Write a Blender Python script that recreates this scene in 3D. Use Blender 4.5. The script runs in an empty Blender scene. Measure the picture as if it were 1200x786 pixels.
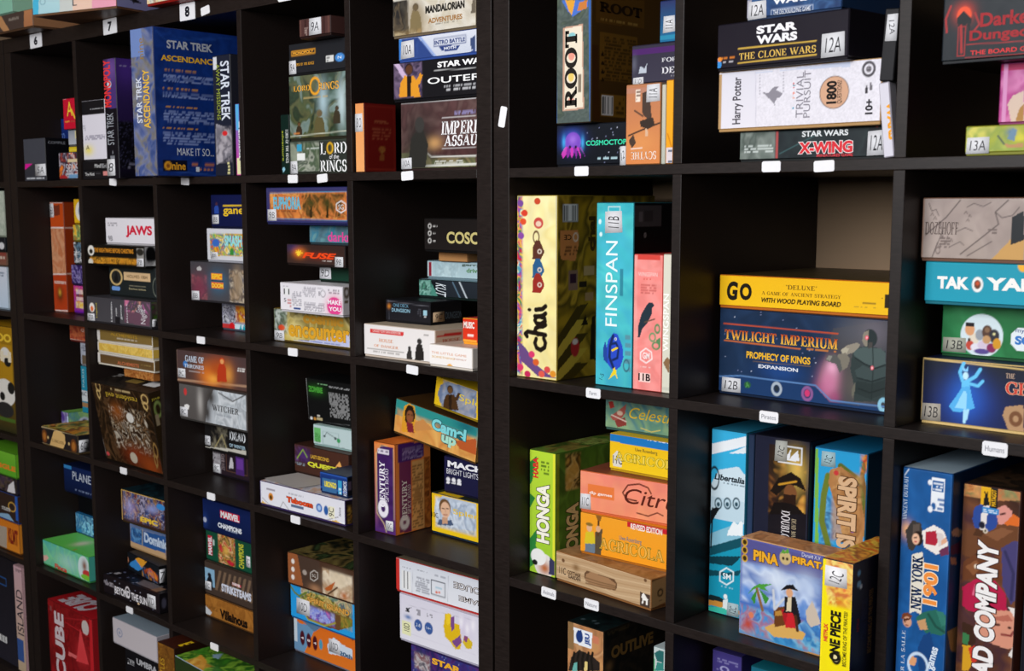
import bpy, bmesh, math, random
import numpy as np
from mathutils import Matrix, Vector, Euler

scene = bpy.context.scene
COL = scene.collection
CM = 0.01

# ------------------------------------------------------------------ camera
cam_data = bpy.data.cameras.new('camera')
cam = bpy.data.objects.new('camera', cam_data)
COL.objects.link(cam)
cam.location = (1.5018, -1.5180, 1.3788)
cam.rotation_euler = (math.pi / 2 - 0.1296, 0, 0.7639)
cam_data.sensor_width = 36.0
cam_data.lens = 1467.1 / 1200 * 36
cam_data.shift_y = 37 / 1200
cam_data.clip_start = 0.05
cam_data.dof.use_dof = True
cam_data.dof.focus_distance = 2.15
cam_data.dof.aperture_fstop = 9.0
scene.camera = cam

# ------------------------------------------------------------------ light and view
scene.view_settings.view_transform = 'Standard'
scene.view_settings.look = 'None'
scene.view_settings.gamma = 1
scene.view_settings.use_curve_mapping = False
scene.view_settings.exposure = 0.2
world = bpy.data.worlds.new('world')
scene.world = world
world.use_nodes = True
world.node_tree.nodes['Background'].inputs[0].default_value = (0.62, 0.72, 1.0, 1)
world.node_tree.nodes['Background'].inputs[1].default_value = 0.004


def area(name, loc, target, size, power, color):
    d = bpy.data.lights.new(name, 'AREA')
    d.shape = 'RECTANGLE'
    d.size, d.size_y = size
    d.energy = power
    d.color = color
    o = bpy.data.objects.new(name, d)
    o.location = loc
    o.rotation_euler = (Vector(target) - Vector(loc)).to_track_quat('-Z', 'Y').to_euler()
    COL.objects.link(o)
    return o


area('window_daylight', (0.4, -3.1, 2.05), (0.2, 0.1, 1.2), (2.0, 1.2), 100, (0.97, 0.98, 1.0))
area('overhead_fill', (-0.6, -2.4, 2.62), (-0.6, -1.2, 0.9), (1.6, 0.9), 4, (1.0, 0.93, 0.84))  # weak warm fill added overhead, not a known fixture

# ------------------------------------------------------------------ materials
def lin(h):
    v = np.array([int(h[i:i + 2], 16) / 255 for i in (0, 2, 4)])
    return np.where(v <= 0.04045, v / 12.92, ((v + 0.055) / 1.055) ** 2.4)


def new_mat(name):
    m = bpy.data.materials.new(name)
    m.use_nodes = True
    return m, m.node_tree.nodes, m.node_tree.links, m.node_tree.nodes['Principled BSDF']


def printed(name, rough, spec=0.45):
    m, n, l, b = new_mat(name)
    a = n.new('ShaderNodeAttribute')
    a.attribute_name = 'Col'
    tc = n.new('ShaderNodeTexCoord')
    nz = n.new('ShaderNodeTexNoise')
    nz.inputs['Scale'].default_value = 60
    l.new(tc.outputs['Object'], nz.inputs['Vector'])
    mr = n.new('ShaderNodeMapRange')
    mr.inputs[3].default_value = rough - 0.06
    mr.inputs[4].default_value = rough + 0.06
    l.new(nz.outputs[0], mr.inputs[0])
    l.new(mr.outputs[0], b.inputs['Roughness'])
    l.new(a.outputs['Color'], b.inputs['Base Color'])
    b.inputs['Specular IOR Level'].default_value = spec
    return m


M_CARD = printed('printed_card', 0.42, 0.16)
M_INK = printed('printed_ink', 0.5, 0.12)
M_PAPER = printed('sticker_paper', 0.75, 0.2)


def wood_mat():
    m, n, l, b = new_mat('dark_wood_foil')
    tc = n.new('ShaderNodeTexCoord')
    mp = n.new('ShaderNodeMapping')
    mp.inputs['Scale'].default_value = (9, 60, 60)
    nz = n.new('ShaderNodeTexNoise')
    nz.inputs['Scale'].default_value = 6
    nz.inputs['Detail'].default_value = 5
    cr = n.new('ShaderNodeValToRGB')
    cr.color_ramp.elements[0].position = 0.3
    cr.color_ramp.elements[0].color = (0.010, 0.0064, 0.0055, 1)
    cr.color_ramp.elements[1].position = 0.75
    cr.color_ramp.elements[1].color = (0.020, 0.0137, 0.012, 1)
    l.new(tc.outputs['Object'], mp.inputs['Vector'])
    l.new(mp.outputs[0], nz.inputs['Vector'])
    l.new(nz.outputs[0], cr.inputs[0])
    l.new(cr.outputs[0], b.inputs['Base Color'])
    b.inputs['Roughness'].default_value = 0.42
    b.inputs['Specular IOR Level'].default_value = 0.22
    bp = n.new('ShaderNodeBump')
    bp.inputs['Strength'].default_value = 0.05
    l.new(nz.outputs[0], bp.inputs['Height'])
    l.new(bp.outputs[0], b.inputs['Normal'])
    return m


def noise_mat(name, c1, c2, scale, rough):
    m, n, l, b = new_mat(name)
    nz = n.new('ShaderNodeTexNoise')
    nz.inputs['Scale'].default_value = scale
    nz.inputs['Detail'].default_value = 6
    cr = n.new('ShaderNodeValToRGB')
    cr.color_ramp.elements[0].position = 0.35
    cr.color_ramp.elements[0].color = (*c1, 1)
    cr.color_ramp.elements[1].position = 0.7
    cr.color_ramp.elements[1].color = (*c2, 1)
    l.new(nz.outputs[0], cr.inputs[0])
    l.new(cr.outputs[0], b.inputs['Base Color'])
    b.inputs['Roughness'].default_value = rough
    return m


M_WOOD = wood_mat()
M_WALL = noise_mat('wall_paint', (0.20, 0.13, 0.075), (0.24, 0.16, 0.095), 14, 0.85)
M_FLOOR = noise_mat('floor_boards', (0.05, 0.038, 0.03), (0.08, 0.06, 0.045), 5, 0.5)
M_CEIL = noise_mat('ceiling_paint', (0.6, 0.58, 0.55), (0.64, 0.62, 0.6), 8, 0.9)

# ------------------------------------------------------------------ mesh helpers
def link(name, me, mat, parent=None):
    o = bpy.data.objects.new(name, me)
    if mat:
        me.materials.append(mat)
    COL.objects.link(o)
    if parent:
        o.parent = parent
    return o


def box_mesh(x0, y0, z0, x1, y1, z1, bev=0.0):
    bm = bmesh.new()
    bmesh.ops.create_cube(bm, size=1)
    for v in bm.verts:
        v.co = ((v.co.x + .5) * (x1 - x0) + x0, (v.co.y + .5) * (y1 - y0) + y0, (v.co.z + .5) * (z1 - z0) + z0)
    if bev:
        bmesh.ops.bevel(bm, geom=list(bm.edges), offset=bev, segments=2, affect='EDGES', profile=0.5)
    me = bpy.data.meshes.new('panel')
    bm.to_mesh(me)
    bm.free()
    return me


def thing(name, label, cat, loc=(0, 0, 0), rot=None, group=None):
    o = bpy.data.objects.new(name, None)
    o.empty_display_size = 0.05
    COL.objects.link(o)
    o.location = loc
    if rot:
        o.rotation_mode = 'QUATERNION'
        o.rotation_quaternion = rot
    o['label'] = label
    o['category'] = cat
    if group:
        o['group'] = group
    return o


def arr_mesh(name, verts, faces, cols):
    """verts (n,3), faces (m,4) quads, cols (n,3) linear"""
    me = bpy.data.meshes.new(name)
    n, k = len(verts), len(faces)
    me.vertices.add(n)
    me.vertices.foreach_set('co', np.asarray(verts, np.float32).ravel())
    me.loops.add(k * 4)
    me.loops.foreach_set('vertex_index', np.asarray(faces, np.int32).ravel())
    me.polygons.add(k)
    me.polygons.foreach_set('loop_start', np.arange(0, k * 4, 4, dtype=np.int32))
    me.polygons.foreach_set('loop_total', np.full(k, 4, np.int32))
    at = me.color_attributes.new('Col', 'FLOAT_COLOR', 'POINT')
    c4 = np.ones((n, 4), np.float32)
    c4[:, :3] = cols
    at.data.foreach_set('color', c4.ravel())
    me.update(calc_edges=True)
    return me


# ------------------------------------------------------------------ print painter (all in centimetres on the face)
def hashn(ix, iy, s):
    v = np.sin(ix * 127.1 + iy * 311.7 + s * 74.7) * 43758.5453
    return v - np.floor(v)


def vnoise(x, y, s):
    ix, iy = np.floor(x), np.floor(y)
    fx, fy = x - ix, y - iy
    fx, fy = fx * fx * (3 - 2 * fx), fy * fy * (3 - 2 * fy)
    a, b = hashn(ix, iy, s), hashn(ix + 1, iy, s)
    c, d = hashn(ix, iy + 1, s), hashn(ix + 1, iy + 1, s)
    return (a * (1 - fx) + b * fx) * (1 - fy) + (c * (1 - fx) + d * fx) * fy


def fbm(x, y, s):
    return (vnoise(x, y, s) * 4 + vnoise(x * 2.1, y * 2.1, s + 3) * 2 + vnoise(x * 4.3, y * 4.3, s + 7)) / 7


def paint(W, H, ops, step, U, V):
    img = np.zeros(U.shape + (3,))

    def mix(mask, c):
        img[:] = img * (1 - mask[..., None]) + c * mask[..., None]

    aa = step * 0.8
    for op in ops:
        k = op[0]
        if k == 'g':
            f = (V / H if op[3] == 'v' else U / W)[..., None]
            img[:] = lin(op[1]) * (1 - f) + lin(op[2]) * f
        elif k == 'p':
            P = np.array(op[1]).reshape(-1, 2)
            ins = np.zeros(U.shape, bool)
            x1, y1 = P[-1]
            for x2, y2 in P:
                if y1 != y2:
                    ins ^= ((V > y1) != (V > y2)) & (U < (x2 - x1) * (V - y1) / (y2 - y1) + x1)
                x1, y1 = x2, y2
            mix(ins.astype(float), lin(op[2]))
        elif k in 'eok':
            cx, cy, rx, ry = op[1:5]
            d = np.sqrt(((U - cx) / rx) ** 2 + ((V - cy) / ry) ** 2)
            if k == 'e':
                mix(np.clip((1 - d) * min(rx, ry) / aa + .5, 0, 1), lin(op[5]))
            elif k == 'o':
                mix(np.exp(-d * d * 1.3) * op[6], lin(op[5]))
            else:
                mix(np.clip((op[6] * .5 - np.abs(d - 1) * min(rx, ry)) / aa + .5, 0, 1), lin(op[5]))
        elif k == 'l':
            P = np.array(op[1]).reshape(-1, 2)
            dm = np.full(U.shape, 1e9)
            for (ax, ay), (bx, by) in zip(P[:-1], P[1:]):
                L = (bx - ax) ** 2 + (by - ay) ** 2 + 1e-9
                tt = np.clip(((U - ax) * (bx - ax) + (V - ay) * (by - ay)) / L, 0, 1)
                dm = np.minimum(dm, np.hypot(U - ax - tt * (bx - ax), V - ay - tt * (by - ay)))
            mix(np.clip((op[2] * .5 - dm) / aa + .5, 0, 1), lin(op[3]))
        elif k == 'n':
            _, seed, sc, pal, amt, bb = op
            cs = np.array([lin(c) for c in pal.split()])
            wx = vnoise(U / sc * .7, V / sc * .7, seed + 11) * 1.3
            v = fbm(U / sc + wx, V / sc - wx, seed)
            v = np.clip((v - .22) / .56, 0, .999) * len(cs)
            i = np.floor(v).astype(int) % len(cs)
            f = (v - np.floor(v))[..., None]
            c = cs[i] * (1 - f) + cs[(i + 1) % len(cs)] * f
            g = (.86 + .28 * vnoise(U / sc * 3.1, V / sc * 3.1, seed + 5))[..., None]
            m = np.full(U.shape, float(amt))
            if bb:
                e = np.minimum(np.minimum(U - bb[0], bb[2] - U), np.minimum(V - bb[1], bb[3] - V))
                m = m * np.clip(e / .6 + .35, 0, 1)
            mix(m, c * g)
        elif k == 'm':
            _, x0, y0, x1, y1, c, rows = op
            rh = (y1 - y0) / rows
            rr = np.floor((V - y0) / rh)
            fy = np.abs((V - y0) / rh - rr - .5) * rh
            word = vnoise(U / max(rh * .7, .25) + rr * 13.7, rr * 3.1 + x0, 5) > .36
            m = (U > x0) & (U < x1) & (V > y0) & (V < y1) & word
            mix(m * np.clip((rh * .28 - fy) / aa + .6, 0, 1) * .85, lin(c))
        elif k == 'b':
            _, x0, y0, x1, y1 = op
            pos = (U - x0) / (x1 - x0) * 22
            m = (U > x0 + .1) & (U < x1 - .1) & (V > y0 + .15) & (V < y1 - .1) & (np.mod(np.floor(pos) * np.floor(pos) * 7 + np.floor(pos) * 3, 11) > 4.5)
            mix(m.astype(float), lin('1c1c20'))
    return img


PLAIN = {'t', 's'}


def face_grid(W, H, ops, step, org, du, dv):
    simple = all(o[0] in 'gts' for o in ops)
    nx = 1 if simple else max(2, int(math.ceil(W / step)))
    ny = 1 if simple else max(2, int(math.ceil(H / step)))
    u, v = np.meshgrid(np.linspace(0, W, nx + 1), np.linspace(0, H, ny + 1))
    c = paint(W, H, ops, step, u, v).reshape(-1, 3)
    P = np.array(org) + u.reshape(-1, 1) * np.array(du) + v.reshape(-1, 1) * np.array(dv)
    i = np.arange((nx + 1) * (ny + 1)).reshape(ny + 1, nx + 1)
    F = np.stack([i[:-1, :-1], i[:-1, 1:], i[1:, 1:], i[1:, :-1]], -1).reshape(-1, 4)
    return P, F, c


def carton_mesh(name, w, d, h, z0, faces, body, edge, step):
    """rounded-edge carton from z0 to h, painted faces front / right / top"""
    b = min(.13, w * .1, d * .1, (h - z0) * .1)
    V, F, Cc, off = [], [], [], 0

    def put(P, Q, c):
        nonlocal off
        V.append(np.asarray(P, float)); F.append(np.asarray(Q) + off)
        Cc.append(np.broadcast_to(c, (len(P), 3))); off += len(P)

    X, Y, Z = (0, w), (0, d), (z0, h)
    cb, ce = lin(body), lin(edge)
    for key, W, H, org, du, dv in (
            ('F', w, h, (0, 0, 0), (1, 0, 0), (0, 0, 1)), ('R', d, h, (w, 0, 0), (0, 1, 0), (0, 0, 1)),
            ('T', w, d, (0, 0, h), (1, 0, 0), (0, 1, 0))):
        ops = faces.get(key) or [('g', body, body, 'v')]
        P, Q, c = face_grid(W, H, ops, step if key == 'F' else step * 1.5, org, du, dv)
        P[:, 0] = np.clip(P[:, 0], b, w - b) if key != 'R' else w
        P[:, 1] = np.clip(P[:, 1], b, d - b) if key != 'F' else 0
        P[:, 2] = np.clip(P[:, 2], z0 + b, h - b) if key != 'T' else h
        put(P, Q, c)
    put([(b, d, z0 + b), (b, d, h - b), (w - b, d, h - b), (w - b, d, z0 + b)], [[0, 1, 2, 3]], cb)
    put([(0, b, z0 + b), (0, b, h - b), (0, d - b, h - b), (0, d - b, z0 + b)], [[0, 1, 2, 3]], cb)
    put([(b, b, z0), (b, d - b, z0), (w - b, d - b, z0), (w - b, b, z0)], [[0, 1, 2, 3]], ce)
    for sx in (0, 1):
        x, xi = X[sx], X[sx] + (b if sx == 0 else -b)
        for sy in (0, 1):
            y, yi = Y[sy], Y[sy] + (b if sy == 0 else -b)
            put([(x, yi, z0 + b), (xi, y, z0 + b), (xi, y, h - b), (x, yi, h - b)], [[0, 1, 2, 3]], ce)
        for sz in (0, 1):
            z, zi = Z[sz], Z[sz] + (b if sz == 0 else -b)
            put([(x, b, zi), (x, d - b, zi), (xi, d - b, z), (xi, b, z)], [[0, 1, 2, 3]], ce)
    for sy in (0, 1):
        y, yi = Y[sy], Y[sy] + (b if sy == 0 else -b)
        for sz in (0, 1):
            z, zi = Z[sz], Z[sz] + (b if sz == 0 else -b)
            put([(b, y, zi), (w - b, y, zi), (w - b, yi, z), (b, yi, z)], [[0, 1, 2, 3]], ce)
            for sx in (0, 1):
                x, xi = X[sx], X[sx] + (b if sx == 0 else -b)
                put([(x, yi, zi), (xi, y, zi), (xi, yi, z), (xi, yi, z)], [[0, 1, 2, 3]], ce)
    P = np.concatenate(V)
    P[:, 0] -= w / 2
    P[:, 1] -= d / 2
    return arr_mesh(name, P * CM, np.concatenate(F), np.concatenate(Cc))


# ------------------------------------------------------------------ lettering
TEXT_JOBS = []          # (curve object, finishing function)


def text_curve(s, bold, shear):
    c = bpy.data.curves.new('lettering', 'FONT')
    c.body = s
    c.offset = bold
    c.shear = max(-1, min(1, shear))
    c.resolution_u = 4
    o = bpy.data.objects.new('lettering', c)
    COL.objects.link(o)
    return o



class Serif:
    """a small roman capital alphabet drawn from stems, hairlines, bowls and slab serifs"""
    T, H = .17, .06

    def __init__(self, g):
        self.g, self.V, self.F, self.x = g, [], [], 0.0

    def quad(self, *p):
        n = len(self.V)
        self.V += [(self.x + a, b) for a, b in p]
        self.F.append([n, n + 1, n + 2, n + 3])

    def bar(self, x0, y0, x1, y1):
        g = self.g
        self.quad((x0 - g, y0 - g), (x1 + g, y0 - g), (x1 + g, y1 + g), (x0 - g, y1 + g))

    def stem(self, x, y0=0, y1=1, w=None, ser=3):
        w = w or self.T
        self.bar(x - w / 2, y0, x + w / 2, y1)
        if ser & 1:
            self.bar(x - w / 2 - .08, y0, x + w / 2 + .08, y0 + .05)
        if ser & 2:
            self.bar(x - w / 2 - .08, y1 - .05, x + w / 2 + .08, y1)

    def hair(self, x0, x1, y, flag=0):
        self.bar(x0, y - self.H / 2, x1, y + self.H / 2)
        if flag:
            self.bar(x1 - .06, min(y, y + flag), x1, max(y, y + flag))

    def diag(self, x0, y0, x1, y1, w):
        g = self.g
        h = w / 2 + g
        if y1 < y0:
            x0, y0, x1, y1 = x1, y1, x0, y0
        s = (x1 - x0) / (y1 - y0)
        x0, y0, x1, y1 = x0 - s * g, y0 - g, x1 + s * g, y1 + g
        self.quad((x0 - h, y0), (x0 + h, y0), (x1 + h, y1), (x1 - h, y1))

    def arc(self, cx, cy, rx, ry, a0, a1):
        n = 16
        pts = []
        for i in range(n + 1):
            a = math.radians(a0 + (a1 - a0) * i / n)
            w = (self.H + (self.T - self.H) * abs(math.cos(a)) ** 1.3) / 2
            c, s = math.cos(a), math.sin(a)
            pts.append(((cx + (rx + w - self.T / 2 + self.g) * c, cy + (ry + w - self.H + self.g) * s),
                        (cx + (rx - w - self.T / 2 - self.g) * c, cy + (ry - w - self.H - self.g) * s)))
        for (a, b), (c, d) in zip(pts[:-1], pts[1:]):
            self.quad(b, a, c, d)

    def put(self, ch):
        T, H = self.T, self.H
        st, ha, di, ar = self.stem, self.hair, self.diag, self.arc
        w = .8
        if ch == 'A':
            di(.1, 0, .43, 1, H); di(.43, 1, .78, 0, T); ha(.2, .64, .34); self.bar(.0, 0, .22, .05); self.bar(.62, 0, .94, .05); w = .92
        elif ch in 'BPR':
            st(.18); ha(.18, .36, .97); ha(.18, .36, .5)
            ar(.36, .735, .34, .295, -90, 90)
            if ch == 'B':
                ar(.36, .25, .4, .31, -90, 90); ha(.18, .36, .03)
            if ch == 'R':
                di(.42, .5, .74, 0, T); self.bar(.66, 0, .9, .05)
            w = .86
        elif ch in 'CG':
            ar(.48, .5, .46, .56, 48, 312); self.bar(.74, .68, .8, .98)
            if ch == 'G':
                st(.76, .04, .42, ser=2)
            else:
                self.bar(.76, .06, .8, .26)
            w = .92
        elif ch in 'DOQ0':
            if ch == 'D':
                st(.18); ha(.18, .4, .97); ha(.18, .4, .03); ar(.4, .5, .48, .56, -90, 90)
            else:
                ar(.47, .5, .46 if ch != '0' else .36, .56, 0, 360)
            if ch == 'Q':
                di(.5, .2, .86, -.15, T * .8)
            w = .94
        elif ch in 'EFL':
            st(.18)
            if ch != 'L':
                ha(.18, .66, .97, -.2); ha(.18, .5, .52); self.bar(.48, .42, .52, .62)
            if ch != 'F':
                ha(.18, .7, .03, .22)
            w = .76
        elif ch == 'H':
            st(.18); st(.72); ha(.18, .72, .52); w = .92
        elif ch in 'I1':
            st(.2); w = .42
        elif ch == 'J':
            st(.34, .2, 1, ser=2); ar(.2, .2, .22, .26, 180, 360); w = .52
        elif ch == 'K':
            st(.18); di(.24, .42, .66, 1, H); di(.38, .56, .74, 0, T); self.bar(.62, 0, .9, .05); self.bar(.54, .95, .78, 1); w = .88
        elif ch == 'M':
            st(.14, w=H); di(.2, 1, .54, 0, T); di(.54, 0, .88, 1, H); st(.94); w = 1.12
        elif ch == 'N':
            st(.14, w=H); di(.18, 1, .74, 0, T); st(.76, w=H, ser=2); w = .92
        elif ch == 'S':
            ar(.36, .73, .3, .32, 30, 262); ar(.36, .27, .32, .34, -150, 84); self.bar(.58, .7, .63, .98); self.bar(.06, .02, .11, .32); w = .7
        elif ch == 'T':
            st(.4, ser=1); ha(.04, .76, .97, -.22); self.bar(.04, .76, .1, .98); w = .82
        elif ch == 'U':
            st(.2, .3, 1, ser=2); ar(.46, .32, .35, .38, 180, 360); st(.74, .3, 1, w=H, ser=2); w = .92
        elif ch in 'VW':
            for o in ((0, .5) if ch == 'W' else (0,)):
                di(.1 + o, 1, .42 + o, 0, T); di(.42 + o, 0, .72 + o, 1, H); self.bar(o, .95, .24 + o, 1); self.bar(.62 + o, .95, .82 + o, 1)
            w = .84 if ch == 'V' else 1.32
        elif ch == 'X':
            di(.12, 1, .7, 0, T); di(.1, 0, .7, 1, H); w = .84
        elif ch == 'Y':
            di(.08, 1, .4, .46, T); di(.4, .46, .72, 1, H); st(.4, 0, .5, ser=1); self.bar(0, .95, .2, 1); self.bar(.62, .95, .82, 1); w = .82
        elif ch == 'Z':
            ha(.08, .7, .97); ha(.08, .7, .03, .2); di(.14, 0, .62, 1, T); w = .78
        elif ch == '9':
            ar(.36, .68, .34, .38, 0, 360); di(.34, 0, .58, .55, T * .8); w = .72
        elif ch in '"':
            self.bar(.06, .72, .12, 1); self.bar(.2, .72, .26, 1); w = .34
        elif ch == ' ':
            w = .42
        elif ch == '.':
            self.bar(.06, 0, .18, .1); w = .26
        self.x += w + .04

    @classmethod
    def text(cls, s, bold, shear):
        o = cls(max(bold, -.02))
        for ch in s.upper():
            o.put(ch)
        v = np.array(o.V, float)
        v[:, 0] += v[:, 1] * shear
        return v, o.F


def face_point(key, w, d, h, u, v, e):
    if key == 'F':
        P = np.stack([u, 0 * u - e, v], -1)
    elif key == 'R':
        P = np.stack([0 * u + w + e, u, v], -1)
    else:
        P = np.stack([u, v, 0 * u + h + e], -1)
    return (P - np.array([w / 2, d / 2, 0])) * CM


def queue_text(name, parent, key, dims, s, rect, layers, rot, shear, lift, grad=None, ser=0):
    mk = Serif.text if ser else text_curve
    TEXT_JOBS.append((name, parent, key, dims, rect, [(mk(s, b, shear), c) for b, c in layers], rot, lift, grad))


def finish_texts():
    dg = bpy.context.evaluated_depsgraph_get()
    dg.update()
    for name, parent, key, dims, rect, layers, rot, lift, grad in TEXT_JOBS:
        w, d, h = dims
        x0, y0, x1, y1 = rect
        a = math.radians(rot)
        VV, FF, CC, off, box = [], [], [], 0, None
        for j, (o, c) in enumerate(layers):
            if isinstance(o, tuple):
                co, fs = o
                n = len(co)
            else:
                me = o.evaluated_get(dg).to_mesh()
                n = len(me.vertices)
                co = np.zeros(n * 3)
                me.vertices.foreach_get('co', co)
                co = co.reshape(-1, 3)[:, :2]
                fs = [list(p.vertices) for p in me.polygons]
                o.evaluated_get(dg).to_mesh_clear()
            X = co[:, 0] * math.cos(a) - co[:, 1] * math.sin(a)
            Y = co[:, 0] * math.sin(a) + co[:, 1] * math.cos(a)
            if n == 0:
                continue
            if box is None:
                box = (X.min(), X.max(), Y.min(), Y.max())
            bx = max(box[1] - box[0], 1e-6)
            by = max(box[3] - box[2], 1e-6)
            u = x0 + (X - box[0]) / bx * (x1 - x0)
            v = y0 + (Y - box[2]) / by * (y1 - y0)
            VV.append(face_point(key, w, d, h, u, v, lift + .012 * j))
            FF += [[i + off for i in f] for f in fs]
            if grad:
                f = np.clip((v - y0) / (y1 - y0), 0, 1)[:, None]
                CC.append(lin(grad[1]) * (1 - f) + lin(grad[0]) * f)
            else:
                CC.append(np.broadcast_to(lin(c), (n, 3)))
            off += n
        if not VV:
            continue
        me = bpy.data.meshes.new(name)
        P = np.concatenate(VV)
        me.from_pydata(P.tolist(), [], FF)
        at = me.color_attributes.new('Col', 'FLOAT_COLOR', 'POINT')
        c4 = np.ones((off, 4), np.float32)
        c4[:, :3] = np.concatenate(CC)
        at.data.foreach_set('color', c4.ravel())
        if w:
            ax, lim = {'F': ((0, 2), (w, h)), 'R': ((1, 2), (d, h)), 'T': ((0, 1), (w, d))}[key]
            off3 = (-w / 2, -d / 2, 0)
            cuts = []
            for a_, L in zip(ax, lim):
                lo, hi = (off3[a_] + .15) * CM, (off3[a_] + L - .15) * CM
                if P[:, a_].min() < lo:
                    cuts.append((a_, lo, -1))
                if P[:, a_].max() > hi:
                    cuts.append((a_, hi, 1))
            if cuts:
                bm = bmesh.new()
                bm.from_mesh(me)
                for a_, pos, sg in cuts:
                    co, no = [0, 0, 0], [0, 0, 0]
                    co[a_], no[a_] = pos, sg
                    bmesh.ops.bisect_plane(bm, geom=list(bm.verts) + list(bm.edges) + list(bm.faces), plane_co=co, plane_no=no, clear_outer=True)
                bm.to_mesh(me)
                bm.free()
                if not me.polygons:
                    continue
        link(name, me, M_INK, parent)
    for job in TEXT_JOBS:
        for o, c in job[5]:
            if isinstance(o, tuple):
                continue
            cu = o.data
            bpy.data.objects.remove(o)
            bpy.data.curves.remove(cu)


def flat_patch(key, dims, pts, lift, col):
    w, d, h = dims
    P = np.array(pts, float)
    a = face_point(key, w, d, h, P[:, 0], P[:, 1], lift)
    b = face_point(key, w, d, h, P[:, 0], P[:, 1], 0.0)
    n = len(P)
    F = [[0, 1, 2, 3]] + [[i, n + i, n + (i + 1) % n, (i + 1) % n] for i in range(n)]
    return arr_mesh('sticker', np.concatenate([a, b]), F, np.broadcast_to(lin(col), (2 * n, 3)))


GROUPS = {'B': 'boxed games in the left shelving unit', 'A': 'boxed games in the right shelving unit',
          'C': 'boxed games in the far left shelving unit', 'T': 'boxed games on top of the left shelving unit'}


def G(label, unit, pose, rot, base, cols, F=(), R=(), T=()):
    """one boxed game: carton or lid + base, printed lettering and price-gun style stickers"""
    X, Y, Z, w, d, h = pose
    A = Matrix.Rotation(math.radians(rot[0]), 3, 'Z') @ Matrix.Rotation(math.radians(rot[2]), 3, 'Y') @ Matrix.Rotation(math.radians(rot[1]), 3, 'X')
    c = A @ Vector((w / 2, d / 2, 0))
    root = thing('board_game_box', label, 'game box', ((X + c.x) * CM, (Y + c.y) * CM, (Z + c.z) * CM), A.to_quaternion(), GROUPS[unit])
    faces = {'F': F, 'R': R, 'T': T}
    step = .13 if unit == 'A' else .2
    dims = (w, d, h)
    if base:
        me = carton_mesh('lid', w, d, h, base, faces, cols[0], cols[1], step)
        link('lid', me, M_CARD, root)
        k = .14
        hb = base + .3
        mb = carton_mesh('base', w - 2 * k, d - 2 * k, hb, 0, {}, cols[1], cols[1], step)
        link('base', mb, M_CARD, root)
    else:
        link('carton', carton_mesh('carton', w, d, h, 0, faces, cols[0], cols[1], step), M_CARD, root)
    first = True
    for key, ops in faces.items():
        FW, FH = {'F': (w, h), 'R': (d, h), 'T': (w, d)}[key]
        for j, op in enumerate(ops):
            if op[0] == 't':
                _, s, x0, y0, x1, y1, c, k = op
                b = min(k.get('b', 0), .05)
                lay = []
                if 'un' in k:
                    lay.append((min(k['un'][1], b + .04), k['un'][0]))
                lay.append((b, c))
                if 'ov' in k:
                    lay.append((k['ov'][1], k['ov'][0]))
                queue_text('title_lettering' if first else 'small_lettering', root, key, dims, s, (x0, y0, x1, y1), lay,
                           k.get('rot', 0), k.get('sh', 0), .03, k.get('gr'), k.get('se', 0))
                first = False
            elif op[0] == 's':
                _, s, x0, y0, x1, y1, rt, paper, big = op
                rd = random.Random(s + label)
                x0, x1 = max(x0, .05), min(x1, FW - .05)
                y0, y1 = max(y0, .05), min(y1, FH - .05)
                j_ = min(x1 - x0, y1 - y0) * .06
                pts = [(x0 + rd.uniform(-j_, j_) * .3, y0), (x1, y0 + rd.uniform(0, j_)), (x1 - rd.uniform(0, j_), y1), (x0 + rd.uniform(0, j_), y1 - rd.uniform(0, j_))]
                st = link('sticker', flat_patch(key, dims, pts, .045, paper), M_PAPER, root)
                st['label'] = 'white paper sticker'
                fx, fy = (.16, .2) if big else (.2, .24)
                rx0, rx1 = x0 + (x1 - x0) * fx, x1 - (x1 - x0) * fx
                ry0, ry1 = y0 + (y1 - y0) * fy, y1 - (y1 - y0) * fy
                queue_text('handwriting', st, key, dims, s, (rx0, ry0, rx1, ry1), [(-.006, '1c1a22')], rt, .12, .06)


# ------------------------------------------------------------------ the room
def struct(name, me, mat):
    o = link(name, me, mat)
    o['kind'] = 'structure'
    return o


struct('floor', box_mesh(-3.4, -4.2, -0.05, 3.6, 0.52, 0.0), M_FLOOR)
struct('wall_back', box_mesh(-3.4, 0.393, 0.0, 3.6, 0.52, 2.8), M_WALL)
struct('ceiling', box_mesh(-3.4, -4.2, 2.8, 3.6, 0.52, 2.85), M_CEIL)
struct('wall_left', box_mesh(-3.5, -4.2, 0.0, -3.4, 0.52, 2.8), M_WALL)

# ------------------------------------------------------------------ shelving units
CELL, TD, TO, TS = 33.5, 1.642, 3.577, 1.542      # compartment, divider, outer panel, shelf (cm)
UW = 5 * CELL + 4 * TD + 2 * TO
ZT = 177.24                                        # underside of the top panel
DEP = 39.0


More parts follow.
